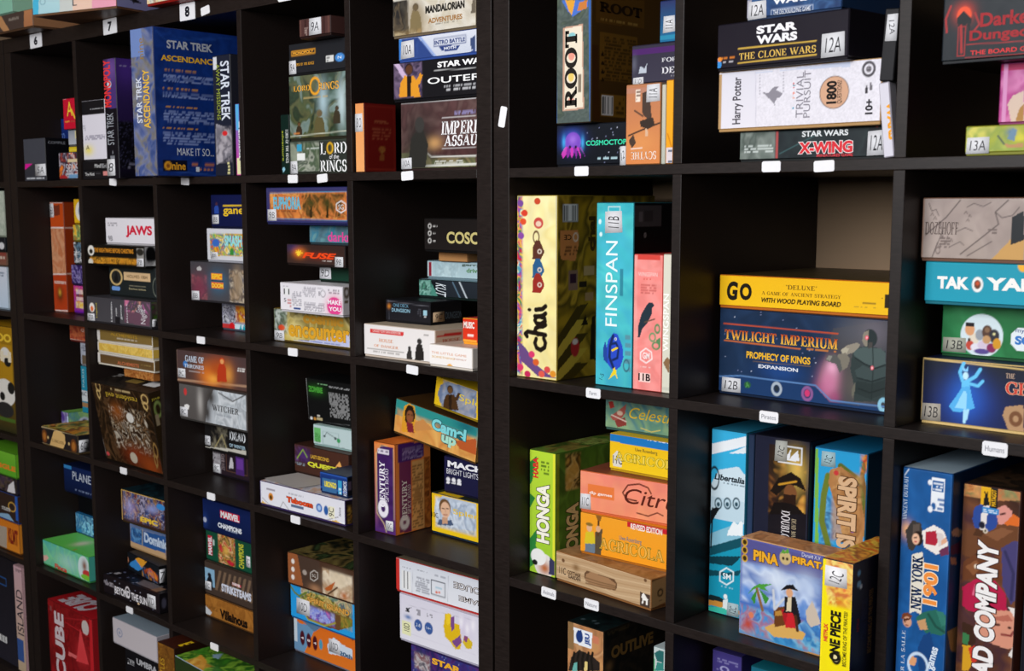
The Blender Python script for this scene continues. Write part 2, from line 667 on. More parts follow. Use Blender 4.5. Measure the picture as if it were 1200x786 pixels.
def unit(x0, label, tags):
    u = thing('cube_shelving_unit', label, 'shelving unit', ((x0 + UW / 2) * CM, DEP / 2 * CM, 0))
    ox, oy = x0 + UW / 2, DEP / 2

    def part(name, xa, ya, za, xb, yb, zb):
        me = box_mesh((xa - ox) * CM, (ya - oy) * CM, za * CM, (xb - ox) * CM, (yb - oy) * CM, zb * CM, .0009)
        return link(name, me, M_WOOD, u)

    part('top_panel', x0, 0, ZT, x0 + UW, DEP, ZT + TO)
    part('bottom_panel', x0 + TO, .02, 0, x0 + UW - TO, DEP, TO)
    part('side_panel', x0, 0, 0, x0 + TO, DEP, ZT - .02)
    part('side_panel', x0 + UW - TO, 0, 0, x0 + UW, DEP, ZT - .02)
    for r in range(1, 5):
        z = ZT - r * CELL - (r - 1) * TS
        part('shelf', x0 + TO + .02, .04, z - TS, x0 + UW - TO - .02, DEP, z)
    for r in range(5):
        z1 = ZT - r * (CELL + TS)
        for k in range(1, 5):
            x = x0 + TO + k * CELL + (k - 1) * TD
            part('divider', x, .08, max(z1 - CELL, TO) + .01, x + TD, DEP, z1 - .01)
    for cx, cz, w, h, tilt, txt in tags:
        tag = thing_part_label(u, cx - ox, -oy, cz, w, h, tilt, txt)
    return u


def thing_part_label(u, lx, ly, lz, w, h, tilt, txt):
    ca, sa = math.cos(math.radians(tilt)), math.sin(math.radians(tilt))
    k = min(w, h) * (.05 if len(txt) == 1 else .13)
    out = [(-w / 2 + k, -h / 2), (w / 2 - k, -h / 2), (w / 2, -h / 2 + k), (w / 2, h / 2 - k), (w / 2 - k, h / 2), (-w / 2 + k, h / 2), (-w / 2, h / 2 - k), (-w / 2, -h / 2 + k)]
    V = []
    for e in (-.1, .05):
        for x, z in out:
            V.append(((lx + x * ca - z * sa) * CM, (ly + e) * CM, (lz + x * sa + z * ca) * CM))
    bm = bmesh.new()
    vs = [bm.verts.new(v) for v in V]
    bm.faces.new(vs[:8])
    bm.faces.new(list(reversed(vs[8:])))
    for i in range(8):
        bm.faces.new([vs[i], vs[8 + i], vs[8 + (i + 1) % 8], vs[(i + 1) % 8]])
    bmesh.ops.recalc_face_normals(bm, faces=list(bm.faces))
    me = bpy.data.meshes.new('shelf_label')
    bm.to_mesh(me)
    bm.free()
    at = me.color_attributes.new('Col', 'FLOAT_COLOR', 'POINT')
    c = lin('ecebee')
    for x in at.data:
        x.color = (*c, 1)
    o = link('number_tag' if len(txt) == 1 else 'shelf_label', me, M_PAPER, u)
    o['label'] = 'white paper number tag' if len(txt) == 1 else 'small white printed label'
    if txt:
        big = len(txt) == 1
        fw, fh = (.3, .62) if big else ((.76 if len(txt) > 5 else .5), .4)
        # the face_point mapping uses the bottom-centre frame of the unit
        queue_text('label_lettering', o, 'F', (0, -2 * ly, 0), txt,
                   (lx - w * fw / 2, lz - h * fh / 2, lx + w * fw / 2, lz + h * fh / 2),
                   [(.05 if big else .0, '1a1a24' if big else '8a8a92')], 0, 0, .13)
    return o


B_TAGS = [(-162.6, 178.95, 6.4, 3.5, 1, '6'), (-125.1, 178.95, 6.2, 3.5, 1, '7'), (-91.9, 178.9, 6.0, 3.6, 0, '8'), (-85.0, 178.4, 3.3, 1.7, 8, ''),
          (-56.8, 178.6, 4.7, 2.6, 0, '')]
for cx, cz, tl, tx in ((-126.7, 143.0, -4, ''), (-95.1, 142.8, -3, ''), (-55.6, 142.8, 0, ''), (-46.1, 142.8, 4, ''), (-21.3, 142.9, 3, ''),
                       (-90.8, 107.9, 0, ''), (-56.9, 108.0, 0, ''), (-20.5, 107.7, -3, ''), (-127.3, 72.9, 0, ''), (-88.7, 72.8, 0, ''),
                       (-57.3, 73.0, 0, ''), (-127.1, 37.6, 0, ''), (-89.3, 37.6, 0, '')):
    B_TAGS.append((cx, cz, 3.2, 1.6, tl, tx))
A_TAGS = [(20.0, 143.0, 2.9, 1.5, 0, ''), (54.6, 143.0, 3.0, 1.5, 0, ''), (62.8, 142.9, 3.1, 1.5, 2, ''), (22.8, 107.9, 3.0, 1.6, 0, 'Farm'),
          (55.3, 107.9, 3.1, 1.6, 0, 'Pirates'), (87.8, 107.7, 3.2, 1.8, 0, 'Humans'), (13.4, 72.9, 3.3, 1.7, -2, 'Animals'), (22.8, 73.0, 3.1, 1.7, 0, 'Nature'),
          (2.7, 152.2, 1.5, 3.4, -12, '')]
unit(-UW - .5127 - UW, 'dark wood cube shelving unit at the far left edge, mostly out of frame', [])
unit(-UW, 'dark wood cube shelving unit filling the left half, with number tags on its top edge', B_TAGS)
unit(0.5127, 'dark wood cube shelving unit on the right, nearest the viewer', A_TAGS)

# ------------------------------------------------------------------ the boxed games
G('small grey upright box with pink corner, leftmost in the top left compartment','B',[-172.83,.11,143.77,12.11,14,10.93],[0,0,0],0,('44444c','111116'),
 F=[('g','44464f','44464f','v'),('p',[-.2,.2,12.3,.2,12.3,4.5,-.2,4.5],'34353d'),('p',[.5,4.5,4.8,4.5,.3,3],'e01a9a'),('m',.6,.4,11.5,1,'cfd2d8',1),('s','5A',6.1,1.22,12.06,4.34,0,'dedee2',0)],
 R=[('g','0c0c10','0c0c10','v'),('t','COMPILE',.85,9.4,5.51,10.06,'8a8c94',{})])
G('short box with busy comic picture, bottom of the narrow pile in the top left compartment','B',[-157.12,1.85,143.77,12.73,20,7],[0,0,0],.35,('3a3340','222222'),
 F=[('g','53506a','53506a','v'),('n',3,2.2,'e87a2a 2b3040 b9b0b8 6d5f70 1c2030 93342c c9c4c9',1,0),('p',[4.7,4.5,9.9,4.5,9.9,5.3,4.7,5.3],'ddc9a0'),('e',2.07,.52,2.25,.89,'a8282c'),('p',[5.1,.5,9.9,.5,9.9,1.5,5.1,1.5],'6f9cc4'),('m',3.3,1.4,9.6,1.7,'e8e8ee',1),('t','SONS',3.83,2.2,9.87,4.08,'d8d8de',{})])
G('thin yellow box lying on the comic picture box','B',[-153.63,2.93,150.8,9.24,14,1.42],[0,0,0],0,('d2b422','997a10'),
 F=[('g','d8bc2a','d8bc2a','v'),('p',[.3,.4,4.5,.4,4.5,.7,.3,.7],'e8d24a')])
G('small stack box of pale grey and cream under the red box with a yellow letter','B',[-153.07,2.64,152.22,8,10,4.14],[0,0,0],.35,('8b8f98','555555'),
 F=[('g','b9bcc4','8d93a0','v'),('p',[3.5,1.8,6.4,1.8,6.4,3.8,3.5,3.8],'d9d0a0')])
G('bright red box with a tall yellow letter, top of the top left narrow pile','B',[-152.88,1.5,156.38,8.24,16,7.6],[0,0,0],0,('c4122e','7a0c1c'),
 F=[('g','c91431','c91431','v'),('t','A',1.98,3.24,4.75,6.71,'f2d23a',{}),('l',[4.2,4.8,5.9,2.7],.5,'f2d23a'),('m',.4,1.6,3,2.1,'f0b83a',2),('m',3.4,1.6,5.8,2,'4d8a4a',2),('p',[-.3,7.5,1.9,7.5,1.9,7.6,-.3,7.6],'e4dfe4')])
G('dark blue upright box standing behind the small grey box','B',[-177.53,13.18,143.77,4,12,17.03],[0,0,0],0,('1c2f72','101a44'),
 F=[('g','0d1633','16307a','v'),('t','TZO',-1.75,11.32,1.87,13.07,'6f93d8',{})])
G('flat black box with small white lettering, lowest in the compartment under tag 7','B',[-142.25,.51,143.77,16.9,19,2.19],[0,0,0],0,('1d1c20','141418'),
 F=[('g','19181c','19181c','v'),('t','The Mind',1.26,.93,5.68,1.68,'f0f0f0',{}),('m',6.5,1.2,8.7,1.4,'8a8a90',1),('p',[10.1,.8,12.5,.8,12.5,1.9,10.1,1.9],'d98a86')])
G('flat black box with grey lettering, second from the bottom beside the white lettered box','B',[-142.26,.56,145.98,16.9,19,2.18],[0,0,0],0,('1d1c20','141418'),
 F=[('g','141317','141317','v'),('t','Mind',6.04,.58,8.8,1.53,'e0e0e0',{}),('m',8.8,.5,11.7,1.5,'b9b9bd',3)])
G('white and black upright box with a yellow stamp mark, left of the purple space box','B',[-142.25,.95,148.17,17,8,14.66],[0,0,0],.35,('222126','1c1b20'),
 F=[('g','e4e0ea','e4e0ea','v'),('p',[-.6,11.1,11.1,11.1,11.1,14.5,-.6,14.5],'18171b'),('m',3.9,12.3,10.8,12.6,'b8b8bc',1),('m',-.1,7.4,1.5,8.8,'8b8894',3),('m',1,5.1,10.9,6.3,'77738a',3),('o',2.6,2.7,2.7,1.4,'efe07a',1),('t','A',1.48,2.84,3.03,3.91,'3a3530',{})])
G('tall purple to black upright box with red lettered spine, left of big blue box','B',[-124.98,-2.3,143.77,5.57,27,27.51],[.1,0,0],0,('3a2c58','120f1c'),
 F=[('g','121018','121018','v'),('p',[2.1,27.5,5.9,27.2,5.5,16,1.2,16.2],'4b3474'),('o',3.2,25,3.9,2.9,'6a4a90',1),('t','MONOPOLY',-.16,16.44,3.25,27.2,'e83a3a',{'rot':90,'b':.03}),('e',2.44,21.59,1,.79,'c8ccd8'),('t','STAR TREK',.8,7.76,3.81,15.09,'a8acb4',{'rot':90}),('m',1.6,3.2,3.6,6.6,'8a8c94',3),('s','8',.06,.6,3.69,4.55,0,'dedee2',0)],
 R=[('g','0c0a12','33215a','v'),('o',2.8,25,3.9,4.4,'452a7c',1),('m',.9,25.6,4,25.8,'9a90b8',1),('n',5,.25,'0c0a12 0c0a12 0c0a12 0c0a12 33324a',1,[-.7,2.2,5.4,13.2]),('m',1.9,2.2,4.4,3.7,'77758a',2)])
G('big blue box standing upright with a shrink-wrapped spine, largest box of the top left shelf','B',[-99.72,-9.47,143.77,8.9,30,31.14],[1.4,0,0],0,('3a5aa0','0c1a48'),
 F=[('g','5b6fa6','8f8f98','v'),('n',8,3,'3a4c80 48588c 6c7496 77736c 525e8a',1,0),('p',[-.2,31.8,4.3,31.3,5.6,25.2,-.4,25.2],'6f86bc'),('t','STAR TREK',1.7,11.33,3.85,21,'d5dae6',{'rot':90,'b':.02}),('t','ASCENDANCY',4.38,10.09,6.92,22.39,'e8b83a',{'rot':90,'b':.02}),('t','nine',3.16,24.7,5.12,29.03,'9a7a3a',{'rot':90})],
 R=[('g','0f2a70','14347e','v'),('l',[.8,30.3,3,28.5,15.6,29.7],.25,'2f5cb0'),('l',[3.1,30.6,5.7,29.2,20.2,30.4],.2,'2a52a0'),('l',[.4,1.4,14.5,.3,19.2,2.3],.25,'3a62b8'),('n',9,4,'0d2460 143682 102c70 183c8c',.6,0),('t','STAR TREK',3.26,26.86,14.69,28.58,'b8bcc6',{'b':.03}),('t','ASCENDANC',1.72,24.2,14.58,25.43,'f0b82a',{'b':.03}),('m',2.2,22.1,10.9,22.6,'d89a2a',1),('m',2.1,19.9,15,21.5,'8fa2d8',4),('m',2,18.2,10.7,18.8,'d89a2a',1),('m',1.9,16.6,14.9,17.7,'8fa2d8',3),('m',1.8,14.4,10.6,14.9,'d89a2a',1),('m',1.8,11.3,14.7,13.9,'8fa2d8',5),('m',1.7,9.9,10.4,10.4,'d89a2a',1),('m',1.6,7.3,14.5,9.4,'8fa2d8',4),('m',2.4,6.7,11.4,7.2,'8fa2d8',1),('t','MAKE IT SO...',4.97,4.47,14.25,6.07,'d8dce6',{}),('p',[1.4,1,7.4,1,7.4,3.3,1.4,3.3],'090d20'),('t','nine',3.57,1.38,6.92,2.98,'e8a42a',{'b':.02}),('e',2.61,2.22,.91,.92,'e8a42a'),('e',2.61,2.22,.48,.51,'8a4a1a'),('m',8.5,2.2,14.2,3.1,'c87a4a',1),('m',10.1,1.2,14.1,1.9,'d88a4a',1),('t','l',9.53,1.07,10.41,2.09,'dfe4f0',{})])
G('narrow dark upright box with white lettered spine, right end of the big blue box','B',[-85,1.27,143.77,6.65,24,25.33],[0,0,0],0,('23242e','15151c'),
 F=[('g','1e2130','1e2130','v'),('p',[.6,11.2,3.8,10.4,6.9,7.7,6.8,4.6,.5,2.4],'8f8b92'),('n',12,1.6,'b9b2b8 77727c 4a4850 a8a0a6',.7,[.5,2.8,6.7,10.4]),('e',3.98,8.98,.98,.54,'d02a2a'),('t','STAR TREK',2.98,11.59,6.22,23.97,'d8deea',{'rot':-90,'b':.02}),('t','AWAY MISSIONS',1.32,11.88,2.72,23.54,'9aa63a',{'rot':-90}),('p',[.2,22.4,1.7,22.4,1.7,25.1,.2,25.1],'d6d8de'),('m',4.6,.3,5.6,3,'e8e0a0',4)])
G('thin upright box in blue, magenta and white, against the upright next to the blue box','B',[-77.11,1.3,143.77,3,20,14.93],[0,0,0],0,('b03a98','5a2050'),
 F=[('g','d22a9a','3a7ac8','v'),('p',[1.1,.3,2.2,.3,2.2,11.2,1.1,11.2],'f0eef0'),('p',[.4,9.5,1.4,9.5,1.4,14.8,.4,14.8],'5ab0e0'),('t','MISSION',1.17,3.18,2.12,9.88,'3a3a5a',{'rot':-90}),('p',[.3,.2,1.6,.2,1.6,3.6,.3,3.6],'e8e4b0')])
G('thin dark green upright box with white vertical letters, left of the stack with sticker 9A','B',[-62.45,2.25,143.77,2.82,22,12.01],[0,0,0],0,('10261f','0c1a16'),
 F=[('g','0e241e','0e241e','v'),('t','LORD OF THE RINGS',1.62,2.34,2.56,8.96,'e8ece8',{'rot':-90,'se':1}),('t','adventure',.43,2.74,1.07,8.79,'b8c03a',{'rot':-90}),('p',[.7,1.6,1.4,1.1,.7,.4,.2,1],'8fc4d8')])
G('grey green box with big white serif style capitals, bottom of the stack with sticker 9A','B',[-57.65,.94,143.77,18.69,27,6.5],[0,0,0],.35,('56604a','2c3028'),
 F=[('g','7d8676','3c443a','v'),('n',15,2.6,'8f9684 5c6a50 3c5038 a8ab9c 2c3a30',.8,[0,.1,9.9,6.1]),('p',[9.5,-.1,17.9,-.1,17.9,6.2,9.5,6.2],'31352f'),('p',[9.7,-.1,17.9,-.1,17.9,5.9,9.7,5.9],'2e332e'),('t','L',9.91,3.63,11.52,5.91,'f4f4f4',{'b':.01,'se':1}),('t','RD',14.13,3.7,17.97,5.87,'f4f4f4',{'b':.01,'se':1}),('e',12.83,4.79,1.08,1.15,'d8a82a'),('e',12.83,4.79,.65,.8,'6a5a2a'),('e',12.69,4.8,.36,.62,'3a3a30'),('t','of the',12.64,2.75,15.52,3.57,'f0f0f0',{}),('t','RINGS',9.81,.23,17.88,2.55,'f4f4f4',{'b':.01,'se':1}),('p',[2.3,4.5,3.9,4.5,3.9,5.8,2.3,5.8],'3a9ac0'),('p',[2.3,2.6,4.8,2.6,4.8,4.1,2.3,4.1],'e6e8e4'),('m',5.4,4.7,9.5,5.1,'c8d0c8',1),('s','9A',.1,.06,2.42,2.55,0,'dedee2',0),('m',2.6,.2,9.2,.4,'d8dcd8',1)])
G('picture box of a hooded forest figure under golden letters, middle of the 9A sticker stack','B',[-57.98,1.24,150.29,19.02,27,12.68],[0,0,0],.35,('4a4a36','2c2a20'),
 F=[('g','3e4a2e','7c9494','v'),('n',21,3.4,'6f847e 4d6458 2c3a22 222c18 5a5a36 44502e 7c8c84',.9,0),('o',16.6,6.7,1.5,4.8,'b8ccd0',1),('o',10.9,7.4,1.7,4,'a4bcc4',1),('p',[7.7,.4,8.1,3.2,8.7,4.4,10.6,4.3,11.2,3.1,11.4,.3],'5e5636'),('e',9.69,5.06,.92,.72,'6a6248'),('e',9.69,4.95,.69,.56,'6a5a40'),('p',[13.9,2.9,14.1,4.6,14.6,5.4,15.7,5.3,16.1,4.5,16.2,2.8],'3c3426'),('e',15.15,5.77,.57,.46,'3a3024'),('e',15.15,5.7,.43,.35,'4a3c2c'),('p',[1.9,.6,2.1,2.2,2.6,2.9,3.6,2.9,4,2.2,4.1,.6],'3a2e20'),('e',3.1,3.28,.53,.41,'2e2218'),('e',3.1,3.21,.4,.32,'6a4a30'),('p',[-.1,.1,18,.1,18,.5,-.1,.5],'2c241c'),('l',[.1,.9,18,1.4],.15,'c8ccb8'),('t','LORD',1.6,9.56,6.89,10.71,'e8a83a',{'b':.02,'se':1}),('t','RINGS',9.64,9.39,15.84,10.88,'e8a83a',{'b':.02,'se':1}),('k',8.46,10.34,1.47,1.51,'e8a02a',.5),('m',4.6,8,12.3,8.4,'b8a068',1),('m',.3,1.2,3.2,1.7,'c87a3a',1)])
G('charcoal box with a gold framed word, just under the small brown box with sticker 9A','B',[-57.7,1.23,162.99,18.41,27,6.14],[0,0,0],.35,('26272a','18191b'),
 F=[('g','232428','232428','v'),('l',[.9,3.9,8.4,3.9,8.4,4.7,.9,4.7,.9,3.9],.25,'c88a2a'),('t','MONOPOLY',1.36,4.04,7.96,4.58,'f0a83a',{'b':.03}),('t','LORD OF THE RINGS',1.89,1.79,8.04,2.36,'e0a030',{'b':.01,'se':1}),('s','9A',.02,.35,2.32,2.97,0,'dedee2',0),('p',[11.7,1.8,14.2,1.8,14.2,3.1,11.7,3.1],'d8d8d6'),('m',12,1.9,13.9,2.9,'5a5a5a',2),('e',16,2.48,1.4,.78,'4a8ad0'),('t','N',15.44,2.23,16.56,2.74,'eaf2fa',{})])
G('small brown striped box with a big white sticker reading 9A, top of its stack','B',[-49.67,-2.14,169.13,9.66,8,3.69],[0,0,0],.35,('4a2f2c','2a1a18'),
 F=[('g','4e3230','4e3230','v'),('p',[.1,.2,.7,.2,.7,4,.1,4],'60403a'),('p',[1.6,.1,2.2,.1,2.2,4,1.6,4],'3a2422'),('p',[3.1,.1,3.6,.1,3.6,4,3.1,4],'60403a'),('p',[4.5,0,5.1,0,5.1,4,4.5,4],'3a2422'),('p',[5.9,-.1,6.5,-.1,6.5,4,5.9,4],'60403a'),('p',[7.4,-.1,7.9,-.1,7.9,4,7.4,4],'3a2422'),('p',[8.8,-.2,9.3,-.2,9.3,3.9,8.8,3.9],'60403a'),('s','9A',3.06,.46,6.86,3.57,0,'dedee2',0),('m',1.7,.5,2.7,2.1,'a89088',4)])
G('dark red book shaped box with an orange spine and a small white tag','B',[-36.84,.77,143.77,2.65,7.87,12.84],[0,0,0],0,('6c1714','4a0e0c'),
 F=[('g','f0a868','e89a5c','v'),('s','8 O',-.15,7.51,2.25,10.89,0,'dedee2',0)],
 R=[('g','701812','761a16','v'),('l',[.5,.6,7.4,.6,7.4,12.3,.5,12.3,.5,.6],.15,'8a2a1e'),('m',2.4,9.2,6.1,9.7,'a85a3a',2),('m',1.8,6,6.7,8.4,'9a4a32',4),('e',4.31,4.34,.81,.61,'9a5a2a'),('p',[3.7,2.1,3.8,3.2,4,3.7,4.6,3.7,4.8,3.3,4.8,2.2],'8a4a24'),('e',4.3,3.99,.29,.28,'8a4a24'),('e',4.3,3.95,.22,.22,'9a6a32')])
G('large maroon box with bold white slanted letters, bottom of the stack with sticker 10A','B',[-24.22,1.07,143.77,20.18,29,12.21],[.1,0,0],.35,('5a3434','2e2020'),
 F=[('g','4a2c2c','5c4646','v'),('n',27,4,'5a3a3a 4a2e2e 68504c 3c2424',.6,0),('p',[-.1,.2,19.3,-.1,19.3,1.4,8.1,1.6,6.6,3.3,-.1,3.3],'67684a'),('n',28,2.5,'7a7a52 54583c 8a7e58 40442c',.8,[.1,.2,19.3,2.3]),('l',[.3,12.3,19.3,12.2],.5,'c8c8c8'),('l',[3.4,.8,19.3,.9],.3,'e0e0d8'),('l',[6.7,3.3,8.1,2.4,19.3,2.3],.25,'d8d8d0'),('o',8.3,4.8,2.4,1.2,'e8b070',1),('o',5,5.4,4.3,4.9,'2a2826',1),('o',4,1.7,3.7,2.5,'4a4a38',1),('p',[1.8,.5,2.8,5.9,5.7,7.9,7.3,4.5,6.5,.4],'2c2b28'),('e',5.07,8.1,1.24,1.39,'3a3836'),('m',14,9.4,19.3,10.1,'9a94c8',2),('t','IMPERIAL',10.74,6.14,22.97,8.41,'f0eef0',{'b':.02,'sh':.12,'se':1}),('t','ASSAULT',11.43,4.09,22.96,6,'f0eef0',{'b':.02,'sh':.12,'se':1}),('l',[11,9.1,19.3,9.1],.12,'d8d4d4'),('l',[10.9,3.8,19.3,3.8],.12,'d8d4d4'),('m',8.9,1.1,16.2,1.7,'d8d8d0',2),('s','10A',.1,.36,2.9,2.39,0,'dedee2',0)])
G('black box with a yellow jacketed figure and white capitals, below the 10A sticker box','B',[-25.22,.28,156,21.45,29,6.95],[.6,0,0],.35,('17161a','101014'),
 F=[('g','17161a','17161a','v'),('p',[0,7.1,7.6,6.8,7.5,.7,.1,.7],'41364e'),('n',31,2.5,'5a4a6a 37304a 7a6680 2c2638',.8,[.1,.7,7.6,7]),('p',[0,7.1,1.5,7,3.9,4.3,3,3.8],'c8b0d0'),('p',[1.5,1,1.9,3.4,3,4.6,5.5,4.4,6.5,3.1,7.2,.7],'e0962a'),('p',[3.7,.9,3.7,4.4,4.8,4.4,4.7,.8],'231a18'),('e',4.25,5.69,1.07,1,'231a18'),('e',4.25,5.58,.89,.83,'5a3826'),('p',[6,3.4,7.1,4.8,7.8,4.4,6.9,2.7],'e0962a'),('t','STAR WARS',11.63,5.39,24.56,6.38,'f0f0f0',{'b':.04}),('l',[10.8,5,21,4.7],.1,'c8c8c8'),('t','OUTER RIM',9.1,2.72,29.92,3.81,'f4f4f4',{'b':.01}),('m',13.2,1.9,21,2.3,'c0c0c4',1),('m',13.8,1.3,21,1.7,'e0e0e4',1)])
G('white and navy box with a big sticker reading 10A, second from the top','B',[-23.88,.45,162.95,20.13,28,4.27],[0,0,0],.35,('cdd3e0','2f4a90'),
 F=[('g','c4cad8','d4d8e4','v'),('p',[-.1,4.2,5.3,4.1,9.5,.3,0,.4],'2f4684'),('l',[5.6,4.2,9.8,.3],.5,'8fa6d8'),('n',33,2,'2f4684 26386e 3c5698',.5,[.1,.2,5.3,4.1]),('p',[-.1,4.1,.9,4.1,1,.3,.1,.3],'3a7ac8'),('t','INTRO BATTLE',9.57,2.38,17.16,3.09,'2a3e7a',{'b':.03}),('l',[9.4,2.1,17.4,2.1,17.4,3.4,9.4,3.4,9.4,2.1],.15,'2a3e7a'),('p',[10.5,2,16.1,1.9,15.1,1,11.5,1.2],'2a3e7a'),('t','HOTH',11.93,1.35,14.97,1.84,'d8dce8',{'b':.04}),('p',[18.6,.8,19.7,.9,19.7,3.2,18.4,2.7],'3c4c74'),('p',[17.4,-.1,19.7,1.1,19.7,-.2],'3c5088'),('s','10A',.63,.61,4.19,3.77,0,'dedee2',0)])
G('pale cream box with dark capitals and dark figure, topmost above the 10A sticker box','B',[-25.07,.19,167.23,21.29,29,7.17],[.1,0,0],.35,('d8d0c0','6a5c48'),
 F=[('g','c9c0ae','d8d2c6','v'),('n',35,4,'cfc6b4 b8ab94 ddd8ce c4b89e',.6,0),('p',[-.2,6.6,3.8,6.4,4.3,.4,.3,.3],'2b2928'),('n',36,2,'2c2a2a 4a463e 1c1b1c 6a5c48',.8,[-.1,.2,4.4,6.5]),('o',6.2,2.6,2.2,3.2,'8a7654',1),('p',[4.5,.8,4.8,3.3,5.3,4.4,6.9,4.3,7.5,3.1,7.7,.5],'80704e'),('e',6.14,4.98,.79,.67,'5a4c3a'),('e',6.14,4.87,.6,.52,'6a5a42'),('n',37,1.6,'a88c5e 7c6644 c8b48c',.7,[.3,0,8,1.3]),('t','MANDALORIAN',8.7,3.56,18.52,4.88,'262420',{'b':.05}),('t','ADVENTURES',9.39,1.83,17.94,2.7,'a0703a',{'b':.03}),('m',11.2,1.4,16.9,1.7,'6a6256',1),('p',[20,2.4,21.2,2.5,21.2,4.6,20.4,4.7],'6a6052')])
G('tall burnt orange upright box with white bands, leftmost in the second row','B',[-177.4,8.77,108.73,7.75,20,29.65],[0,0,0],0,('b84a1e','6a2408'),
 F=[('g','c8481a','b5522a','v'),('p',[-.4,29.5,7.2,29.6,7.3,22.8,-.5,22.7],'c84c18'),('p',[-.5,22.7,7.3,22.8,7.8,10.5,-.3,10.2],'c47a52'),('n',41,3,'d29068 b86a40 d8a27c c47a52',.7,[-.8,10.3,7.6,22.5]),('p',[-.3,10.2,7.4,10.5,8.5,.5,.4,.1],'b8401a'),('l',[-.5,22.7,7.3,22.8],.35,'e8d8d0'),('l',[-.3,10.1,7.6,10.4],.35,'e8d8d0'),('l',[.6,.2,8.5,.5],.35,'e8d8d0'),('l',[-.4,29.5,7.2,29.5],.3,'e0d0c8'),('m',.5,7.6,7.2,8.4,'ecdcd0',2),('o',3.7,4.8,1.8,2.1,'3c2410',1),('o',3.6,5.3,.9,1,'d8a03a',1),('p',[2.1,28.7,5.7,28.9,5.6,26.1,2.1,26],'7a3420'),('s','6B',-.28,25.49,2.2,29.27,0,'dedee2',0)],
 R=[('g','8a2c0c','8e3412','v'),('l',[-.2,22.8,2.8,22.7],.35,'c8a898'),('l',[0,10.5,2.2,10.4],.35,'c8a898')])
G('bright purple and yellow box, bottom of the narrow pile beside the tall orange box','B',[-165.3,8.41,108.73,14,20,7.7],[0,0,0],.35,('7a2a90','401848'),
 F=[('g','7a2a9a','c83a8a','v'),('p',[1.1,1.6,5,1.6,5,3.4,1.1,3.4],'f0c83a'),('p',[-.2,.3,5.7,.3,5.7,.9,-.2,.9],'6a1c9a'),('p',[1.3,3.6,5.1,3.6,5.1,6.6,1.3,6.6],'e8e0e8'),('p',[1.3,4.7,5.1,4.7,5.1,5.5,1.3,5.5],'3a3440'),('n',43,1.5,'f0c040 e05a3a 8a2a9a f0e8f0',.4,[.7,1.5,5.5,7.2])])
G('dark violet box with star pattern, second from the bottom of the narrow pile','B',[-166.59,8.66,116.45,14,20,5.39],[0,0,0],.35,('3c2660','241638'),
 F=[('g','3c2a6a','3c2a6a','v'),('n',44,1,'3c2a6a 2c1c50 6a58a0 9a90c0 30205a',1,0)])
G('white and black box in the middle of the narrow pile beside the tall orange box','B',[-165.31,8.95,121.85,13,20,6.1],[0,0,0],.35,('8a9098','222222'),
 F=[('g','1c1c20','8fa4b4','v'),('n',45,1.8,'22222a d8d8dc 18181c 6a8aa0',1,0),('t','GOT',-.32,2.58,3.44,3.51,'e8e8e8',{})])
G('yellow box with a green picture, second from the top of the narrow pile','B',[-163.64,8.15,127.95,13,20,4.54],[0,0,0],.35,('c89a2a','6a5a1a'),
 F=[('g','e0a82a','d8b040','v'),('n',46,1.8,'e8b030 c87a20 4a8a5a f0d060',1,0)])
G('yellow box with a white disc, top of the narrow pile beside the tall orange box','B',[-163.04,8.35,132.48,13,20,6.69],[0,0,0],.35,('e0b020','8a6a10'),
 F=[('g','e8b41e','e8b41e','v'),('e',3.44,3.49,2.51,2.53,'e8e4da'),('e',3.86,3.49,1.47,1.52,'8a94b0')])
G('wide charcoal box with vertical white titles and an orange flame, bottom of its pile','B',[-141.8,-.16,108.73,29.35,26,6.49],[1.1,0,0],.35,('47454a','2a282c'),
 F=[('g','4a484d','434146','v'),('e',2.4,3.69,1.24,1.17,'f0e8e0'),('e',2.37,3.4,.67,.68,'e8703a'),('t','Hidden',11.31,.74,12.05,5.49,'ecebee',{'rot':90}),('t','role',13.51,2.31,14.24,4.17,'ecebee',{'rot':90}),('t','game',15.95,1.51,16.67,5.02,'ecebee',{'rot':90}),('t','players',18.53,.97,19.24,5.4,'ecebee',{'rot':90}),('t','Legend',4.24,1.27,5,4.87,'d8c84a',{'rot':90}),('p',[17.5,.9,28.6,.6,29.4,6.7,17.7,6.3],'6a4a5a'),('n',48,2.2,'d87a9a e0a08a 5a4a54 4a4650 b8689a',.9,[17.8,3.6,29.3,6.5]),('t','Game',23.02,3.69,25.62,5.49,'d8d4d8',{'rot':90}),('t','Night',24.88,1.05,27.72,4.58,'dcd8dc',{'rot':90}),('p',[13.3,.3,15.5,.3,15.5,2,13.3,2],'1c1b20'),('s','7B',-.12,.35,3.53,2.19,0,'dedee2',0)],
 R=[('g','39363a','39363a','v'),('n',49,1.5,'3a5a1e 2c3a1c 4a2a3c 55603a',1,[.2,1.6,1.8,6.6]),('s','7B',.29,.59,1.63,2.33,0,'dedee2',0)])
